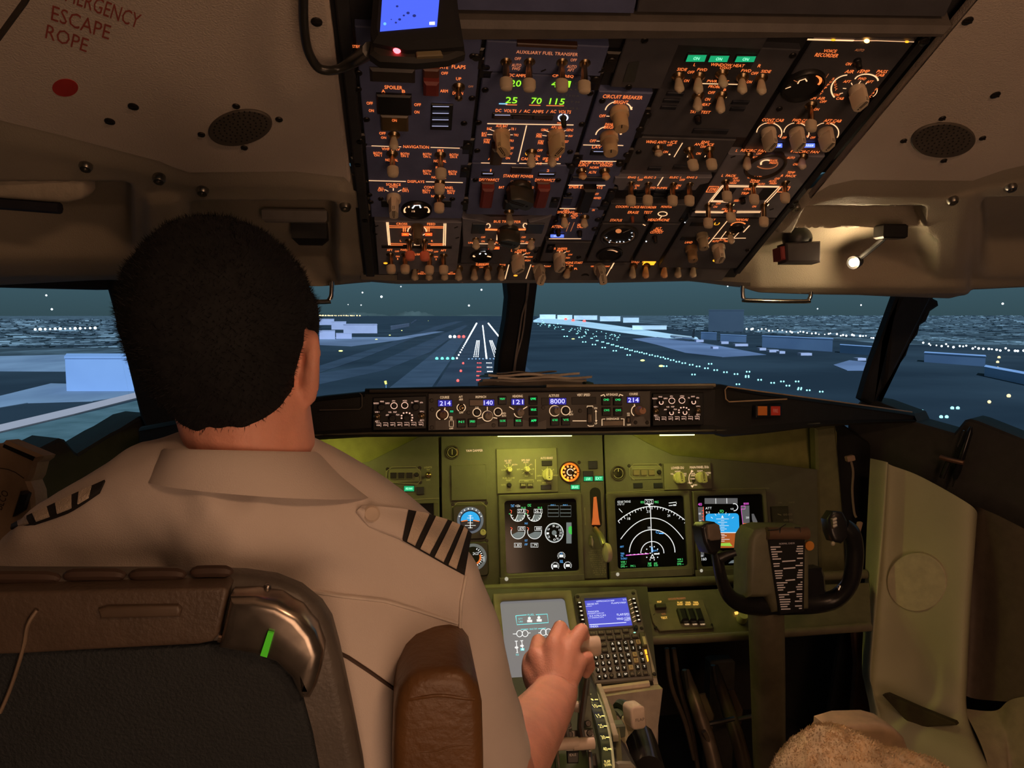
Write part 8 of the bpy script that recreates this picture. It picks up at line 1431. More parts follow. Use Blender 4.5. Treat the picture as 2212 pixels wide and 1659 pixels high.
for k in range(15000):
    i = random.randrange(nph); j = random.randrange(1, nu); p = G[i][j].lerp(G[(i+1) % nph][j+1 if j < nu else j], random.random()); n = (p-hp_(0, 0, 0.0)).normalized()
    dn = (n*0.75 + V((random.uniform(-.5, .5), random.uniform(-.5, .5), random.uniform(-.7, .2)))).normalized(); L = random.uniform(0.002, 0.0065)*(0.4+0.6*min(1, j/8)); s = n.cross(dn + V((0.01, 0.02, 0.03))).normalized()*0.00028
    hb_.add([p-s, p+s, p+dn*L], [(0, 1, 2)])
o = build(hb_, 'hair', HAIR, person, True, 80)
# shirt
sh = MB(); torso(sh, 0.0); sh.tube([NB - V((0, 0, 0.015)), NB.lerp(SHR, 0.5) + V((0, 0, 0.006)), SHR], [0.074, 0.060, 0.047], 18, 3); sh.tube([NB - V((0, 0, 0.015)), NB.lerp(SHL, 0.5) + V((0, 0, 0.006)), SHL], [0.074, 0.058, 0.044], 18, 3)
sh.ball(NB + V((0.0, -0.004, -0.040)), 0.074, 20, 14); sh.ball(SHR, 0.0485); sh.tube([p for p, _ in ARM], [r for _, r in ARM], 22, 4); sh.ball(SHL, 0.044); sh.tube([SHL, PY(60, 1400, 0.72), PY(62, 1540, 0.78)], [0.044, 0.052, 0.053], 18)
me = remesh(sh, 0.0055, 8)
NRM = [v.normal.copy() for v in me.vertices]
for v, vn in zip(me.vertices, NRM):
    p = v.co; q = V((p.x*9, p.y*9, p.z*5)); fold = NZ.noise(q*1.3 + V((0, 0, p.x*14))) * 0.0058 + NZ.noise(V((p.x*30+p.z*22, p.y*20, p.z*12)))*0.0024
    v.co = p + vn*fold
me.update(); me.materials.append(SHIRT); me.polygons.foreach_set('use_smooth', [True]*len(me.polygons))
so = bpy.data.objects.new('shirt', me); COL.objects.link(so); so.parent = person
bv = BVHTree.FromPolygons([v.co.copy() for v in me.vertices], [tuple(p.vertices) for p in me.polygons])
def on_shirt(x, y, lift=0.003, fb=0.70):
    d = ray(x, y).normalized(); h = bv.ray_cast(CAM, d)[0]
    if h is None: h = PY(x, y, fb)
    return h - d*lift
def cloth_line(pts, r, m_, name, n=8, lift=0.001):
    P = []
    for i in range(len(pts)-1):
        for k in range(n): P.append((lerp(pts[i][0], pts[i+1][0], k/n), lerp(pts[i][1], pts[i+1][1], k/n)))
    P.append(pts[-1]); Q = [on_shirt(x, y, lift) for x, y in P]; mb = MB(); mb.tube(Q, r, 6); build(mb, name, m_, person)
SEAM = mat('shirt_seam', (0.70, 0.63, 0.57), 0.8); DSE = mat('dark_strap', (0.06, 0.035, 0.025), 0.7)  # dark_strap is painted shade for a fold in the shirt
cloth_line([(640, 1272), (740, 1288), (830, 1298), (900, 1318), (988, 1346)], 0.0016, SEAM, 'back_seam'); cloth_line([(1006, 1245), (996, 1300), (992, 1380), (994, 1450), (1002, 1520)], 0.0018, SEAM, 'sleeve_seam'); cloth_line([(736, 1412), (752, 1420), (800, 1452), (862, 1496)], 0.0017, DSE, 'harness_strap', 8, 0.0)  # last dark line is painted shade for a fold in the shirt
hem = [ARM[-1][0] + (V((math.cos(t), 0.35*math.sin(t), 0.25*math.cos(t)+0.85*math.sin(t)*0))*0.0) for t in (0,)]
# collar: folded band round the neck
mb = MB(); CT = PY(527, 985, 0.665); n_ = 44; rows = []
def ring(cx, cz, rx, ry, tilt, dy=0.0): return [V((cx + rx*math.sin(a), 0.672 + dy - ry*math.cos(a), cz + tilt*math.sin(a) - 0.011*(1-math.cos(a)))) for a in (R_(-150 + 300*k/n_) for k in range(n_+1))]
zt_ = PY(525, 974, 0.61).z; zb_ = PY(545, 1066, 0.60).z
rows = [ring(CT.x-0.001, zt_-0.012, 0.060, 0.060, -0.003), ring(CT.x-0.001, zt_+0.001, 0.0620, 0.0625, -0.003), ring(CT.x, zt_-0.001, 0.065, 0.0655, -0.004), ring(CT.x+0.006, (zt_+zb_)/2, 0.078, 0.0725, -0.008), ring(CT.x+0.012, zb_, 0.094, 0.0765, -0.011), ring(CT.x+0.012, zb_+0.0005, 0.0915, 0.074, -0.011)]
mb.rings(rows, False, False, False); build(mb, 'collar', SHIRT, person, True, 60)
# shoulder boards with four stripes
def board(top, bot, cut, Yf, stripes, button, tmax):
    def cv(P, t):
        f = t*(len(P)-1); k = min(int(f), len(P)-2); return (lerp(P[k][0], P[k+1][0], f-k), lerp(P[k][1], P[k+1][1], f-k))
    YG_ = [[0.0]*13 for _ in range(31)]
    for i in range(31):
        for j in range(13):
            s, t = i/30, j/12; a = cv(top, s); b = cv(bot, s); x, y = lerp(a[0], b[0], t), lerp(a[1], b[1], t); h = bv.ray_cast(CAM, ray(x, y).normalized())[0]
            YG_[i][j] = min(h.y if h is not None else 9, Yf(s) + 0.03*(1-t))
    for _ in range(12): YG_ = [[min(YG_[i][j], (YG_[max(i-1, 0)][j] + YG_[min(i+1, 30)][j] + YG_[i][max(j-1, 0)] + YG_[i][min(j+1, 12)])/4) if _ < 3 else (YG_[max(i-1, 0)][j] + YG_[min(i+1, 30)][j] + YG_[i][max(j-1, 0)] + YG_[i][min(j+1, 12)])/4 for j in range(13)] for i in range(31)]
    def yat(s, t): i = min(int(s*30), 29); j = min(int(t*12), 11); u, v = s*30-i, t*12-j; return lerp(lerp(YG_[i][j], YG_[i+1][j], u), lerp(YG_[i][j+1], YG_[i+1][j+1], u), v)
    def surf(s0, s1, lift, name, m_, par, nt=10, ns=14, th=0.003, t0=0.0, t1=1.0):
        mb = MB(); A = []; B = []
        for i in range(ns+1):
            s = lerp(s0, s1, i/ns); a = cv(top, s); b = cv(bot, s); ra = []
            for j in range(nt+1):
                t = lerp(t0, t1, j/nt); x, y = lerp(a[0], b[0], t), lerp(a[1], b[1], t); p = PY(x, y, yat(s, t)); d = ray(x, y).normalized(); ra.append(p - d*(lift + 0.0025*math.sin(math.pi*t)))
            A.append(ra); B.append([q + V((0, 0.5, -0.6))*th for q in ra])
        N = nt+1
        for i in range(ns):
            for j in range(nt):
                mb.poly([A[i][j], A[i][j+1], A[i+1][j+1], A[i+1][j]])
        for i in range(ns): mb.poly([A[i][0], A[i+1][0], B[i+1][0], B[i][0]]); mb.poly([A[i][nt], B[i][nt], B[i+1][nt], A[i+1][nt]])
        for j in range(nt): mb.poly([A[0][j], B[0][j], B[0][j+1], A[0][j+1]]); mb.poly([A[ns][j], A[ns][j+1], B[ns][j+1], B[ns][j]])
        return build(mb, name, m_, par, True, 50)
    if cut > 0: surf(0, cut, 0.004, 'shoulder_strap', SHIRT, person)
    bo = surf(cut, 1, 0.0055, 'shoulder_board', mat('epaulette_black', (0.012, 0.011, 0.011), 0.8), person)
    for s0, s1 in stripes: surf(s0, s1, 0.0075, 'stripe', mat('epaulette_braid', (0.62, 0.52, 0.42), 0.55, bump=0.6, bscale=700), bo, 10, 6, 0.002, 0.0, tmax)
    if button: mb = MB(); p = on_shirt(*button, 0.008); mb.lathe(p, -ray(*button), [(0.007, -0.004), (0.007, 0.0), (0.0055, 0.0012), (0.002, 0.0012)], 18); build(mb, 'strap_button', mat('button_shell', (0.66, 0.55, 0.45), 0.35), person)
board([(782, 1092), (820, 1094), (868, 1098), (920, 1108), (968, 1122), (1002, 1136), (1019, 1152)], [(770, 1104), (796, 1136), (862, 1160), (890, 1176), (928, 1198), (966, 1220), (1004, 1240)], 0.38, lambda s: lerp(0.66, 0.70, s), ((0.435, 0.525), (0.577, 0.662), (0.712, 0.795), (0.843, 0.918)), (803, 1110), 0.97)
board([(226, 1036), (190, 1052), (150, 1070), (105, 1092), (60, 1112), (24, 1132)], [(214, 1062), (182, 1084), (150, 1104), (112, 1118), (70, 1132), (22, 1141)], 0.0, lambda s: lerp(0.67, 0.70, s), ((0.16, 0.30), (0.38, 0.54), (0.62, 0.76), (0.83, 0.93)), None, 0.80)
# ================================================================== OUTSIDE: night airport below the approach path
GZ = CAM.z - 45.0
def gp(x, y, z=GZ): return PZ(x, y, z)
def nmat(name, c0, c1, sc, stretch=(1, 1, 1), rough=0.9, p0=0.35, p1=0.65):
    m = bpy.data.materials.new(name); MATS[name] = m; m.use_nodes = True; n = m.node_tree.nodes; l = m.node_tree.links; b = n['Principled BSDF']; b.inputs['Roughness'].default_value = rough; b.inputs['Specular IOR Level'].default_value = 0.1
    tc = n.new('ShaderNodeTexCoord'); mp = n.new('ShaderNodeMapping'); mp.inputs['Scale'].default_value = stretch; t = n.new('ShaderNodeTexNoise'); t.inputs['Scale'].default_value = sc; t.inputs['Detail'].default_value = 6
    r = n.new('ShaderNodeValToRGB'); r.color_ramp.elements[0].position = p0; r.color_ramp.elements[1].position = p1; r.color_ramp.elements[0].color = c0 + (1,); r.color_ramp.elements[1].color = c1 + (1,)
    l.new(tc.outputs['Object'], mp.inputs[0]); l.new(mp.outputs[0], t.inputs['Vector']); l.new(t.outputs['Fac'], r.inputs[0]); l.new(r.outputs[0], b.inputs['Base Color']); return m
GRASS = nmat('night_grass', (0.020, 0.030, 0.042), (0.040, 0.056, 0.072), 0.006)
CITY = nmat('city_ground', (0.05, 0.065, 0.075), (0.25, 0.31, 0.35), 0.012, (1, 0.35, 1), p0=0.45, p1=0.72)
def gpoly(name, m_, pts, lab, h, kind='structure', hi=1.0):
    P = [gp(x, y, GZ+h) for x, y in pts]; mb = MB(); mb.rings([P, [p - V((0, 0, hi)) for p in P]]); o = build(mb, name, m_, None, False); tag(o, lab, None, None, kind); return o
mb = MB(); mb.add([(-16000, -800, GZ), (24000, -800, GZ), (24000, 26000, GZ), (-16000, 26000, GZ)], [(0, 1, 2, 3)]); g = build(mb, 'ground', GRASS, None, False); tag(g, 'dark night ground around the airport', None, None, 'structure')
RWD = (gp(1040.5, 684)-gp(1052, 780)); RWD.z = 0; RWD.normalize(); RWS = V((RWD.y, -RWD.x, 0)); TH0 = gp(1051, 776)
def rw(s, d, h=0.0): return TH0 + RWD*s + RWS*d + V((0, 0, h))
ASPH = nmat('asphalt', (0.036, 0.046, 0.066), (0.055, 0.068, 0.092), 0.02)
def strip(name, m_, s0, s1, d0, d1, h, lab):
    mb = MB(); P = [rw(s0, d0, h), rw(s0, d1, h), rw(s1, d1, h), rw(s1, d0, h)]; mb.rings([P, [p - V((0, 0, 0.5)) for p in P]]); o = build(mb, name, m_, None, False); tag(o, lab, None, None, 'structure'); return o
strip('runway', ASPH, -420, 5200, -34, 34, 0.15, 'asphalt runway straight ahead between rows of white lights')
strip('runway', nmat('runway_shoulder', (0.055, 0.072, 0.10), (0.075, 0.095, 0.13), 0.03), -420, 900, -62, -36, 0.12, 'pale paved shoulder left of the runway')
TAXI = nmat('taxiway', (0.040, 0.053, 0.074), (0.062, 0.080, 0.11), 0.02)
gpoly('taxiway', TAXI, [(690, 805), (690, 790), (830, 745), (940, 705), (985, 694), (1000, 694), (900, 728), (780, 775)], 'pale curving taxiway left of the runway', 0.2)
gpoly('taxiway', TAXI, [(690, 830), (690, 806), (800, 790), (960, 720), (1005, 702), (1010, 704), (930, 760), (830, 800)], 'broad dark taxiway strip left of the runway', 0.1)
APR = nmat('apron_lit', (0.60, 0.72, 0.78), (0.85, 0.95, 0.98), 0.004); APR2 = nmat('apron_blue', (0.15, 0.18, 0.28), (0.24, 0.28, 0.42), 0.008)  # floodlight is put into the apron colours; no floodlights stand outside
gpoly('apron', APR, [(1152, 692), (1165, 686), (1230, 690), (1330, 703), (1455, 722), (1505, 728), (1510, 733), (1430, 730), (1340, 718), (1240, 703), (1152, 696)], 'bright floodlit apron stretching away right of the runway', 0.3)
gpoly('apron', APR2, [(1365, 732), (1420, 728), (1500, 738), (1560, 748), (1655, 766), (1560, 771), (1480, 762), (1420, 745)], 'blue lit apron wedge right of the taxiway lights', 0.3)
gpoly('apron', APR2, [(1800, 788), (1835, 778), (1890, 784), (1880, 800), (1830, 800)], 'small blue paved patch by the right window post', 0.3)
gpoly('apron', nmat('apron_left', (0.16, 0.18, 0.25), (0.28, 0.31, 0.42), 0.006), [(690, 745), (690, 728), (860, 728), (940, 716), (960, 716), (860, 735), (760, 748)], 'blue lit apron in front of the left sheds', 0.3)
AL_ = nmat('apron_far_left', (0.18, 0.22, 0.30), (0.28, 0.33, 0.42), 0.02, (1, 0.4, 1))
gpoly('apron', AL_, [(-300, 776), (140, 766), (275, 764), (286, 800), (140, 802), (-300, 800)], 'blue lit apron seen through the left side window', 0.3)
gpoly('apron', AL_, [(-300, 880), (0, 855), (110, 828), (300, 832), (300, 852), (200, 866), (60, 870), (-300, 930)], 'nearer blue apron in the left side window', 0.3)
PINK = mat('road_pink', (0.56, 0.42, 0.42), 0.9)
gpoly('road', PINK, [(-300, 985), (0, 917), (150, 882), (300, 846), (300, 858), (160, 894), (0, 932), (-300, 1005)], 'pale pink road crossing the left side window', 0.6)
gpoly('road', nmat('road_teal', (0.075, 0.12, 0.125), (0.13, 0.19, 0.20), 0.05), [(-300, 1010), (0, 936), (160, 898), (310, 862), (340, 960), (160, 990), (-300, 1120)], 'teal paved field below the pink road', 0.2)
gpoly('road', mat('road_blue_line', (0.35, 0.45, 0.60), 0.9), [(140, 966), (290, 915), (292, 918), (142, 969)], 'thin pale line in the teal field', 0.8)
gpoly('city', CITY, [(1156, 683), (1300, 681.6), (1900, 681.6), (2500, 684), (2500, 760), (2212, 752), (1900, 742), (1720, 724), (1560, 708), (1300, 694)], 'distant built-up ground right of the airport', 0.2)
gpoly('city', CITY, [(-500, 682.5), (250, 682.5), (290, 760), (0, 772), (-500, 790)], 'distant built-up ground in the left side window', 0.2)
# hills
HM = nmat('hill', (0.05, 0.065, 0.06), (0.09, 0.11, 0.10), 0.001)
for lab, x0, x1, hh in (('low hill on the horizon left of the runway', 842, 940, 11), ('long low ridge on the left horizon', 690, 838, 8), ('low dark ridge behind the runway end', 945, 1090, 3)):
    mb = MB(); a = gp(x0, 682.2); b = gp(x1, 682.2); n_ = 20; R0 = []; R1 = []
    for k in range(n_+1):
        p = a.lerp(b, k/n_); h = (p-CAM).length*hh/FL*(math.sin(math.pi*k/n_)**0.7)*(0.85+0.15*math.sin(k*2.1)); R0.append(p); R1.append(p + V((0, 300, h)))
    mb.rings([R0, R1, [p+V((0, 1200, 0)) for p in R0]], False, False, False); tag(build(mb, 'hill', HM), lab, 'hill')
# buildings: real boxes standing on the ground
BW = nmat('building_lavender', (0.50, 0.46, 0.62), (0.60, 0.56, 0.72), 0.02); BB = nmat('building_blue', (0.30, 0.40, 0.64), (0.36, 0.47, 0.72), 0.02); BD = nmat('building_dark', (0.12, 0.14, 0.18), (0.2, 0.22, 0.26), 0.05)
def bld(x0, x1, yb, yt, m_, lab, depth=60, roof=True, yb1=None):
    a = gp(x0, yb); b = gp(x1, yb1 or yb); d = (a-CAM).length; h = (yb-yt)*d/FL; back = V((ray((x0+x1)/2, yb).x, ray((x0+x1)/2, yb).y, 0)).normalized()*depth
    t = thing('airport_building', lab, 'building', (a+b)/2); mb = MB(); P = [a, b, b+back, a+back]; mb.rings([P, [p+V((0, 0, h)) for p in P]]); build(mb, 'wall_block', m_, t, False)
    mb = MB(); c = sum(P, V())/4; Q = [c + (p-c)*1.02 + V((0, 0, h)) for p in P]; mb.rings([Q, [q + V((0, 0, h*0.06)) for q in Q]]); build(mb, 'roof', BD if not roof else m_, t, False); return t
for x0, x1, yb, yt, m_, lab, dp in ((690, 724, 733, 716, BW, 'largest lavender shed nearest the pilot ear', 40), (726, 760, 732, 721, BW, 'low lavender shed beside the largest one', 30), (742, 815, 720, 702, BW, 'wide lavender shed in the middle of the left group', 90), (716, 748, 712, 696, BW, 'tall lavender shed behind the wide one', 60), (690, 722, 702, 690, BW, 'farthest lavender shed of the left group', 80)): bld(x0, x1, yb, yt, m_, lab, dp)
for x0, x1, yb, yt, lab in ((844, 884, 713, 705, 'long pale strip building left of the runway'), (888, 900, 700, 697, 'short pale strip building farther along the left taxiway'), (756, 796, 691, 687, 'thin pale strip building near the left horizon')): bld(x0, x1, yb, yt, BW, lab, 20, yb1=yb-8)
for x0, x1, yb, yt, yb1, lab in ((1514, 1548, 733, 719, 735, 'first blue terminal block right of the parked plane'), (1556, 1612, 737, 724, 740, 'second blue terminal block'), (1646, 1798, 750, 728, 760, 'long blue terminal block in the middle'), (1814, 1884, 762, 747, 768, 'blue terminal block beside the right window post'), (1996, 2128, 782, 765, 792, 'long blue terminal block in the right side window'), (2126, 2300, 812, 796, 850, 'nearest blue terminal block in the right side window')): bld(x0, x1, yb, yt, BB, lab, 25, yb1=yb1)
bld(144, 290, 846, 784, BB, 'big plain blue hangar in the left side window', 40, yb1=846)
for i, (x0, x1, yb, yt) in enumerate(((1166, 1200, 689, 680), (1204, 1236, 690, 681), (1240, 1290, 691, 682), (1296, 1340, 694, 684), (1346, 1380, 697, 687), (1366, 1440, 712, 704))): bld(x0, x1, yb, yt, nmat('building_pale%d' % i, (0.75, 0.80, 0.85), (0.9, 0.95, 0.98), 0.02), ('pale terminal shed nearest the centre post', 'second pale terminal shed from the centre post', 'third pale terminal shed from the centre post', 'fourth pale terminal shed from the centre post', 'fifth pale terminal shed from the centre post', 'low pale pier beside the bright apron')[i], 60)
bld(1530, 1606, 716, 673, nmat('tower_blue', (0.060, 0.078, 0.105), (0.072, 0.092, 0.12), 0.01), 'faint tall blue grey block behind the terminal', 60)
# parked airliner
t = thing('parked_airliner', 'parked white airliner with dark tail at the bright apron', 'airplane', gp(1470, 728)); a = gp(1448, 726, GZ+6); b = gp(1500, 731, GZ+6); mb = MB(); r = 3.2; d = (b-a)
mb.tube([a, a+d*0.06, a+d*0.2, a+d*0.8, b], [0.4, r*0.8, r, r*0.9, 0.5], 12); build(mb, 'fuselage', mat('airliner_white', (0.8, 0.82, 0.86), 0.4), t); mb = MB(); q = a+d*0.9; mb.rings([[q, q+d*0.10, q+d*0.11+V((0, 0, 16)), q+d*0.06+V((0, 0, 16))], [p+V((0, 0.8, 0)) for p in (q, q+d*0.10, q+d*0.11+V((0, 0, 16)), q+d*0.06+V((0, 0, 16)))]]); build(mb, 'tail_fin', mat('airliner_tail', (0.03, 0.035, 0.05), 0.4), t, False); mb = MB(); q = a+d*0.45; s_ = d.cross(V((0, 0, 1))).normalized(); mb.rings([[q-s_*17+d*0.14, q+s_*17+d*0.14, q+s_*17+d*0.18, q+d*0.12, q-s_*17+d*0.18], [p-V((0, 0, 0.7)) for p in (q-s_*17+d*0.14, q+s_*17+d*0.14, q+s_*17+d*0.18, q+d*0.12, q-s_*17+d*0.18)]]); build(mb, 'wing', mat('airliner_white', (0.8, 0.82, 0.86), 0.4), t, False)
# lights: one lantern each
def lantern(): mb = MB(); mb.ball((0, 0, 0), 1.0, 8, 6); return mb
def light(name, p, r, col, s, lab, grp, sc=None):
    me = cached(('lantern', col), lantern, emi('lantern_%s' % col, {'white': (0.85, 0.95, 1.0), 'red': (1.0, 0.07, 0.06), 'green': (0.10, 1.0, 0.62), 'cyan': (0.35, 0.92, 1.0), 'yellow': (0.9, 0.95, 0.25), 'warm': (1.0, 0.78, 0.40)}[col], s))
    o = bpy.data.objects.new(name, me); COL.objects.link(o); o.location = p; o.scale = sc or (r, r, r); tag(o, lab, 'light', grp); return o
for side, d in (('left', -30), ('right', 30)):
    for k in range(52):
        p = rw(k*62, d, 1.2); dist = (p-CAM).length; light('runway_light', p, max(0.95, dist*1.5/FL), 'white', 3.0, 'white edge lantern in the row along the %s side of the runway' % side, 'runway %s edge lights' % side)
for k in range(100):
    p = rw(4+k*24, 0.0, 0.8); dist = (p-CAM).length; light('centreline_light', p, max(0.9, dist*1.15/FL), 'white', 3.0, 'white lantern in the centre line row of the runway', 'runway centre line lights')
for k in range(16):
    for d in (-11, 11):
        for j in range(3): p = rw(40+k*34, d+(j-1)*2.2, 0.6); light('touchdown_light', p, 0.55, 'white', 3.0, 'small white lantern in a touchdown zone bar on the runway', 'touchdown zone lights')
for k in range(13): p = rw(-1, -18+k*3.6, 0.5); mb = MB(); mb.box(p, RWS*0.75, RWD*9, V((0, 0, 0.05))); tag(build(mb, 'threshold_bar', mat('paint_blue_white', (0.5, 0.6, 0.75), 0.8), None, False), 'pale painted threshold bar across the runway start', 'marking', 'runway threshold bars')
for k in range(4): light('threshold_light', rw(-3, -34-k*5.4, 1.0), 1.5, 'green', 3.0, 'green threshold lantern left of the runway start', 'green threshold lights')
PAPI = [gp(x, 730) for x in (972.5, 982, 991.5, 1001.5)]
for p, c, lab in zip(PAPI, ('white', 'white', 'red', 'red'), ('outer white glide path lamp left of the runway', 'inner white glide path lamp next to the red pair', 'first red glide path lamp beside the white pair', 'red glide path lamp nearest the runway')): light('glide_path_light', p+V((0, 0, 2.5)), 3.0, c, 3.0, lab, 'row of four glide path lights')
for k in range(5):
    y = 784 + k*9.2; 
    for j in range(3): light('approach_light', gp(1031.5+j*3.6-k*0.3, y, GZ+1.0), 0.48, 'red', 3.0, 'red lantern in a side bar before the threshold', 'red approach side bars')
    for j in range(4): light('approach_light', gp(1051.5+j*3.2+k*1.0, y, GZ+1.0), 0.42, 'white', 3.0, 'white lantern in a centre bar before the threshold', 'white approach centre bars')
for x, y in ((1000.5, 784.5), (995.5, 801), (989, 822), (1142.5, 818)): light('approach_light', gp(x, y, GZ+1.0), 0.95, 'red', 3.0, 'single red lantern at the edge of the approach area', 'red edge lanterns before the runway')
for i, (x, y, sx_) in enumerate(((736, 758, 2.6), (813, 733, 2.2), (842, 724, 2.0), (868, 714, 2.0), (925, 693, 2.0), (1388, 778.5, 2.2), (1428, 790.5, 2.0), (1238, 732, 3.0))):
    light('taxiway_sign', gp(x, y, GZ+0.8), 1, 'yellow', 2.0, ('lit yellow sign nearest the left shed', 'second lit yellow sign along the left taxiway', 'third lit yellow sign along the left taxiway', 'fourth lit yellow sign along the left taxiway', 'tiny lit yellow sign far along the left taxiway', 'lit yellow sign among the cyan taxiway lights', 'lower lit yellow sign beside paired cyan lights', 'distant lit yellow sign among the cyan lights')[i], 'taxiway signs', (sx_, 0.5, 0.9))
t = thing('marker_post', 'yellow topped marker post at the bottom of the left windshield', 'post', gp(834, 838)); q = gp(834, 838); hq = (q-CAM).length/FL; mb = MB(); mb.cyl(q, q+V((0, 0, hq*8)), hq*1.2, n=8); build(mb, 'pole', mat('post_blue', (0.2, 0.3, 0.45), 0.8), t); mb = MB(); mb.cyl(q+V((0, 0, hq*8)), q+V((-hq*1.5, 0, hq*15)), hq*2.2, hq*2.6, n=10); build(mb, 'lit_top', emi('lantern_yellow_soft', (0.9, 0.85, 0.2), 1.2), t)
# cyan taxiway lights
row = [(1158, 693), (1172, 698), (1186, 702.5), (1200, 707), (1215, 712), (1230, 716), (1246, 721), (1262, 726), (1278, 731), (1290, 736), (1302, 739), (1313, 742), (1323, 745), (1333, 748), (1343, 751), (1353, 754), (1363, 757), (1374, 759.5), (1384, 761.5), (1394, 764), (1406, 767), (1418, 769.5), (1430, 772), (1440, 775), (1452, 778), (1464, 781.5), (1477, 784.5), (1493, 788), (1508, 791.5), (1526, 795.5), (1546, 799.5), (1567, 804), (1590, 808), (1614, 814.5), (1641, 820.5), (1669, 827), (1702, 833), (1727, 841)]
for i, (x, y) in enumerate(row): 
    for dx, dy in ((-3.2*min(1, max(0.3, (y-690)/90)), 0), (3.2*min(1, max(0.3, (y-690)/90)), 0)): light('taxiway_light', gp(x+dx, y, GZ+0.6), (gp(x, y)-CAM).length*min(1.75, abs(dx)*0.9)/FL, 'cyan', 1.6, 'small cyan lantern in the long taxiway row right of the runway', 'cyan taxiway row')
for x, y in ((1222, 727), (1262, 739), (1283, 744.5), (1304, 751), (1328, 758), (1358, 767), (1437, 791), (1498, 809), (1594, 830), (1690, 824), (1722, 824), (1728, 838), (1746, 843), (1774, 846), (1534, 786), (1616, 803), (1614, 812), (1254, 729)):
    for dx in (-3.0, 3.0): light('taxiway_light', gp(x+dx, y, GZ+0.6), (gp(x, y)-CAM).length*1.7/FL, 'cyan', 1.6, 'cyan lantern scattered below the taxiway row right of the runway', 'scattered cyan taxiway lights')
for k in range(60):
    random.seed(100+k); x = random.uniform(1162, 1340); y = 693 + (x-1162)*0.185 + random.uniform(-3, 12); light('taxiway_light', gp(x, y, GZ+0.6), (gp(x, y)-CAM).length*1.1/FL, 'cyan', 1.6, 'far cyan lantern near the centre post right of the runway', 'far cyan taxiway lights')
for x, y, c in ((1980, 888, 'cyan'), (1992, 888.5, 'cyan'), (2057, 881.5, 'cyan'), (2069, 881.5, 'cyan'), (2033, 900.5, 'cyan'), (2045, 900.5, 'cyan'), (2160, 926, 'cyan'), (2175, 927, 'cyan')): light('taxiway_light', gp(x, y, GZ+0.5), (gp(x, y)-CAM).length*3.2/FL, c, 1.6, 'cyan lantern of a pair close below the right side window', 'cyan lantern pairs in the right window')
for x, y, r in ((2137, 868, 3.0), (2179, 855, 3.4), (2158, 772, 2.5), (2155, 782, 2.5), (2155, 795, 2.5)): light('warm_light', gp(x, y, GZ+0.8), (gp(x, y)-CAM).length*r/FL, 'warm', 1.3, 'warm yellow lamp by the terminal in the right side window', 'warm lamps in the right window')
random.seed(5)
for k in range(34): x = 1612+k*8.4+random.uniform(-3, 3); y = 709.5 + (x-1612)*0.068 + random.uniform(-2, 2); light('street_light', gp(x, y, GZ+8), (gp(x, y)-CAM).length*random.uniform(0.9, 1.8)/FL, 'white', 3.0, 'white street lamp in the far row beyond the blue terminal', 'far street lights')
for k in range(24): x = 1995+k*9.3+random.uniform(-4, 4); y = 742 + (x-1995)*0.075 + random.uniform(-3, 3); light('street_light', gp(x, y, GZ+6), (gp(x, y)-CAM).length*random.uniform(1.0, 2.0)/FL, 'white', 3.0, 'white street lamp in the row beyond the terminal in the right side window', 'street lights in the right window')
for k in range(13): x = 76+k*10.8; light('street_light', gp(x, 711.5-k*0.25, GZ+6), (gp(x, 711)-CAM).length*(2.0 + 0.5*math.sin(k*1.7))/FL, 'white', 3.0, 'white lamp in the dotted row in the left side window', 'dotted lights in the left window')
for k in range(20): x = 690+k*4.5+random.uniform(-2, 2); light('street_light', gp(x, 681.6+random.uniform(0, 0.8), GZ+12), (gp(x, 682)-CAM).length*random.uniform(0.8, 1.6)/FL, 'warm', 1.3, 'tiny warm light on the horizon left of the runway', 'horizon lights on the left')
for x, y in ((1238, 692.5), (1222, 690), (1262, 694)): light('red_beacon', gp(x, y, GZ+5), (gp(x, y)-CAM).length*3.0/FL, 'red', 3.0, 'red beacon on the bright apron right of the post', 'red apron beacons')
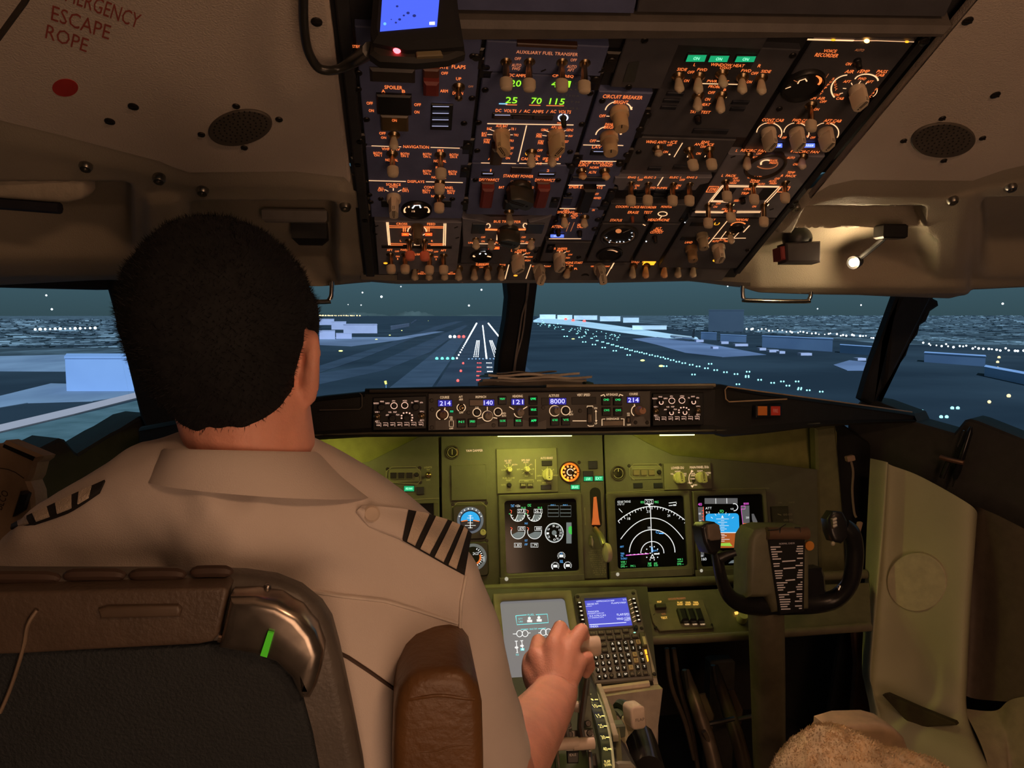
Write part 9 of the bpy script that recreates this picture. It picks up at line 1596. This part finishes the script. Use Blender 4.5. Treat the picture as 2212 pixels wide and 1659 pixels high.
# vehicles / jet bridges: small pale boxes along the blue terminal
for i, (x, y, w_) in enumerate(((1512, 739, 8), (1566, 743, 8), (1602, 748, 14), (1546, 754, 6), (1648, 757, 7), (1672, 761, 10), (1690, 764, 6), (1742, 768, 12), (1862, 779, 9))):
    a = gp(x-w_, y); b = gp(x+w_, y); k = (a-CAM).length/FL; mb = MB(); P = [a, b, b+V((0, 8, 0)), a+V((0, 8, 0))]; mb.rings([P, [p+V((0, 0, 5*k)) for p in P]]); tag(build(mb, 'apron_vehicle', BW, None, False), 'small pale vehicle parked in front of the blue terminal blocks', 'vehicle', 'vehicles by the blue terminal')
# city clutter: countless roofs and lit spots
mb = MB(); random.seed(11)
for k in range(2600):
    x = random.uniform(1440, 2400); y = 682.6 + (random.random()**1.6)*(30 + (x-1440)*0.045)
    p = gp(x, y); s_ = (p-CAM).length/FL; w_ = random.uniform(1, 9)*s_; h = random.uniform(0.2, 1.1)*s_; d_ = random.uniform(4, 30)
    P = [p-V((w_, 0, 0)), p+V((w_, 0, 0)), p+V((w_, d_, 0)), p+V((-w_, d_, 0))]; mb.rings([P, [q+V((0, 0, h)) for q in P]])
o = build(mb, 'city_blocks', nmat('city_roofs', (0.035, 0.05, 0.065), (0.40, 0.48, 0.52), 0.004, p0=0.48, p1=0.66), None, False); tag(o, 'mass of low city roofs along the right horizon', 'city', None, 'stuff')
mb = MB()
for k in range(1500):
    x = random.uniform(-500, 275); y = 690 + (random.random()**1.2)*62; p = gp(x, y); s_ = (p-CAM).length/FL; w_ = random.uniform(3, 16)*s_; h = random.uniform(0.4, 2.2)*s_
    P = [p-V((w_, 0, 0)), p+V((w_, 0, 0)), p+V((w_, 20, 0)), p+V((-w_, 20, 0))]; mb.rings([P, [q+V((0, 0, h)) for q in P]])
o = build(mb, 'city_blocks', nmat('city_roofs_left', (0.035, 0.048, 0.06), (0.36, 0.43, 0.47), 0.01, p0=0.46, p1=0.66), None, False); tag(o, 'mass of low city roofs in the left side window', 'city', None, 'stuff')
# stars
for i, (x, y, r) in enumerate(((100, 638, 2.0), (112, 668, 2.2), (783, 632, 1.6), (824, 641, 2.4), (866, 619, 1.2), (780, 659, 1.2), (752, 658, 0.9), (1013, 660, 2.0), (1040, 626, 1.9), (1572, 618, 1.5), (1860, 659, 1.6), (2166, 656, 2.2), (1766, 667, 1.3))):
    p = CAM + ray(x, y)*9000; light('star', p, 9000*r/FL, 'white', 3.0, 'small white star in the night sky above the horizon', 'stars')
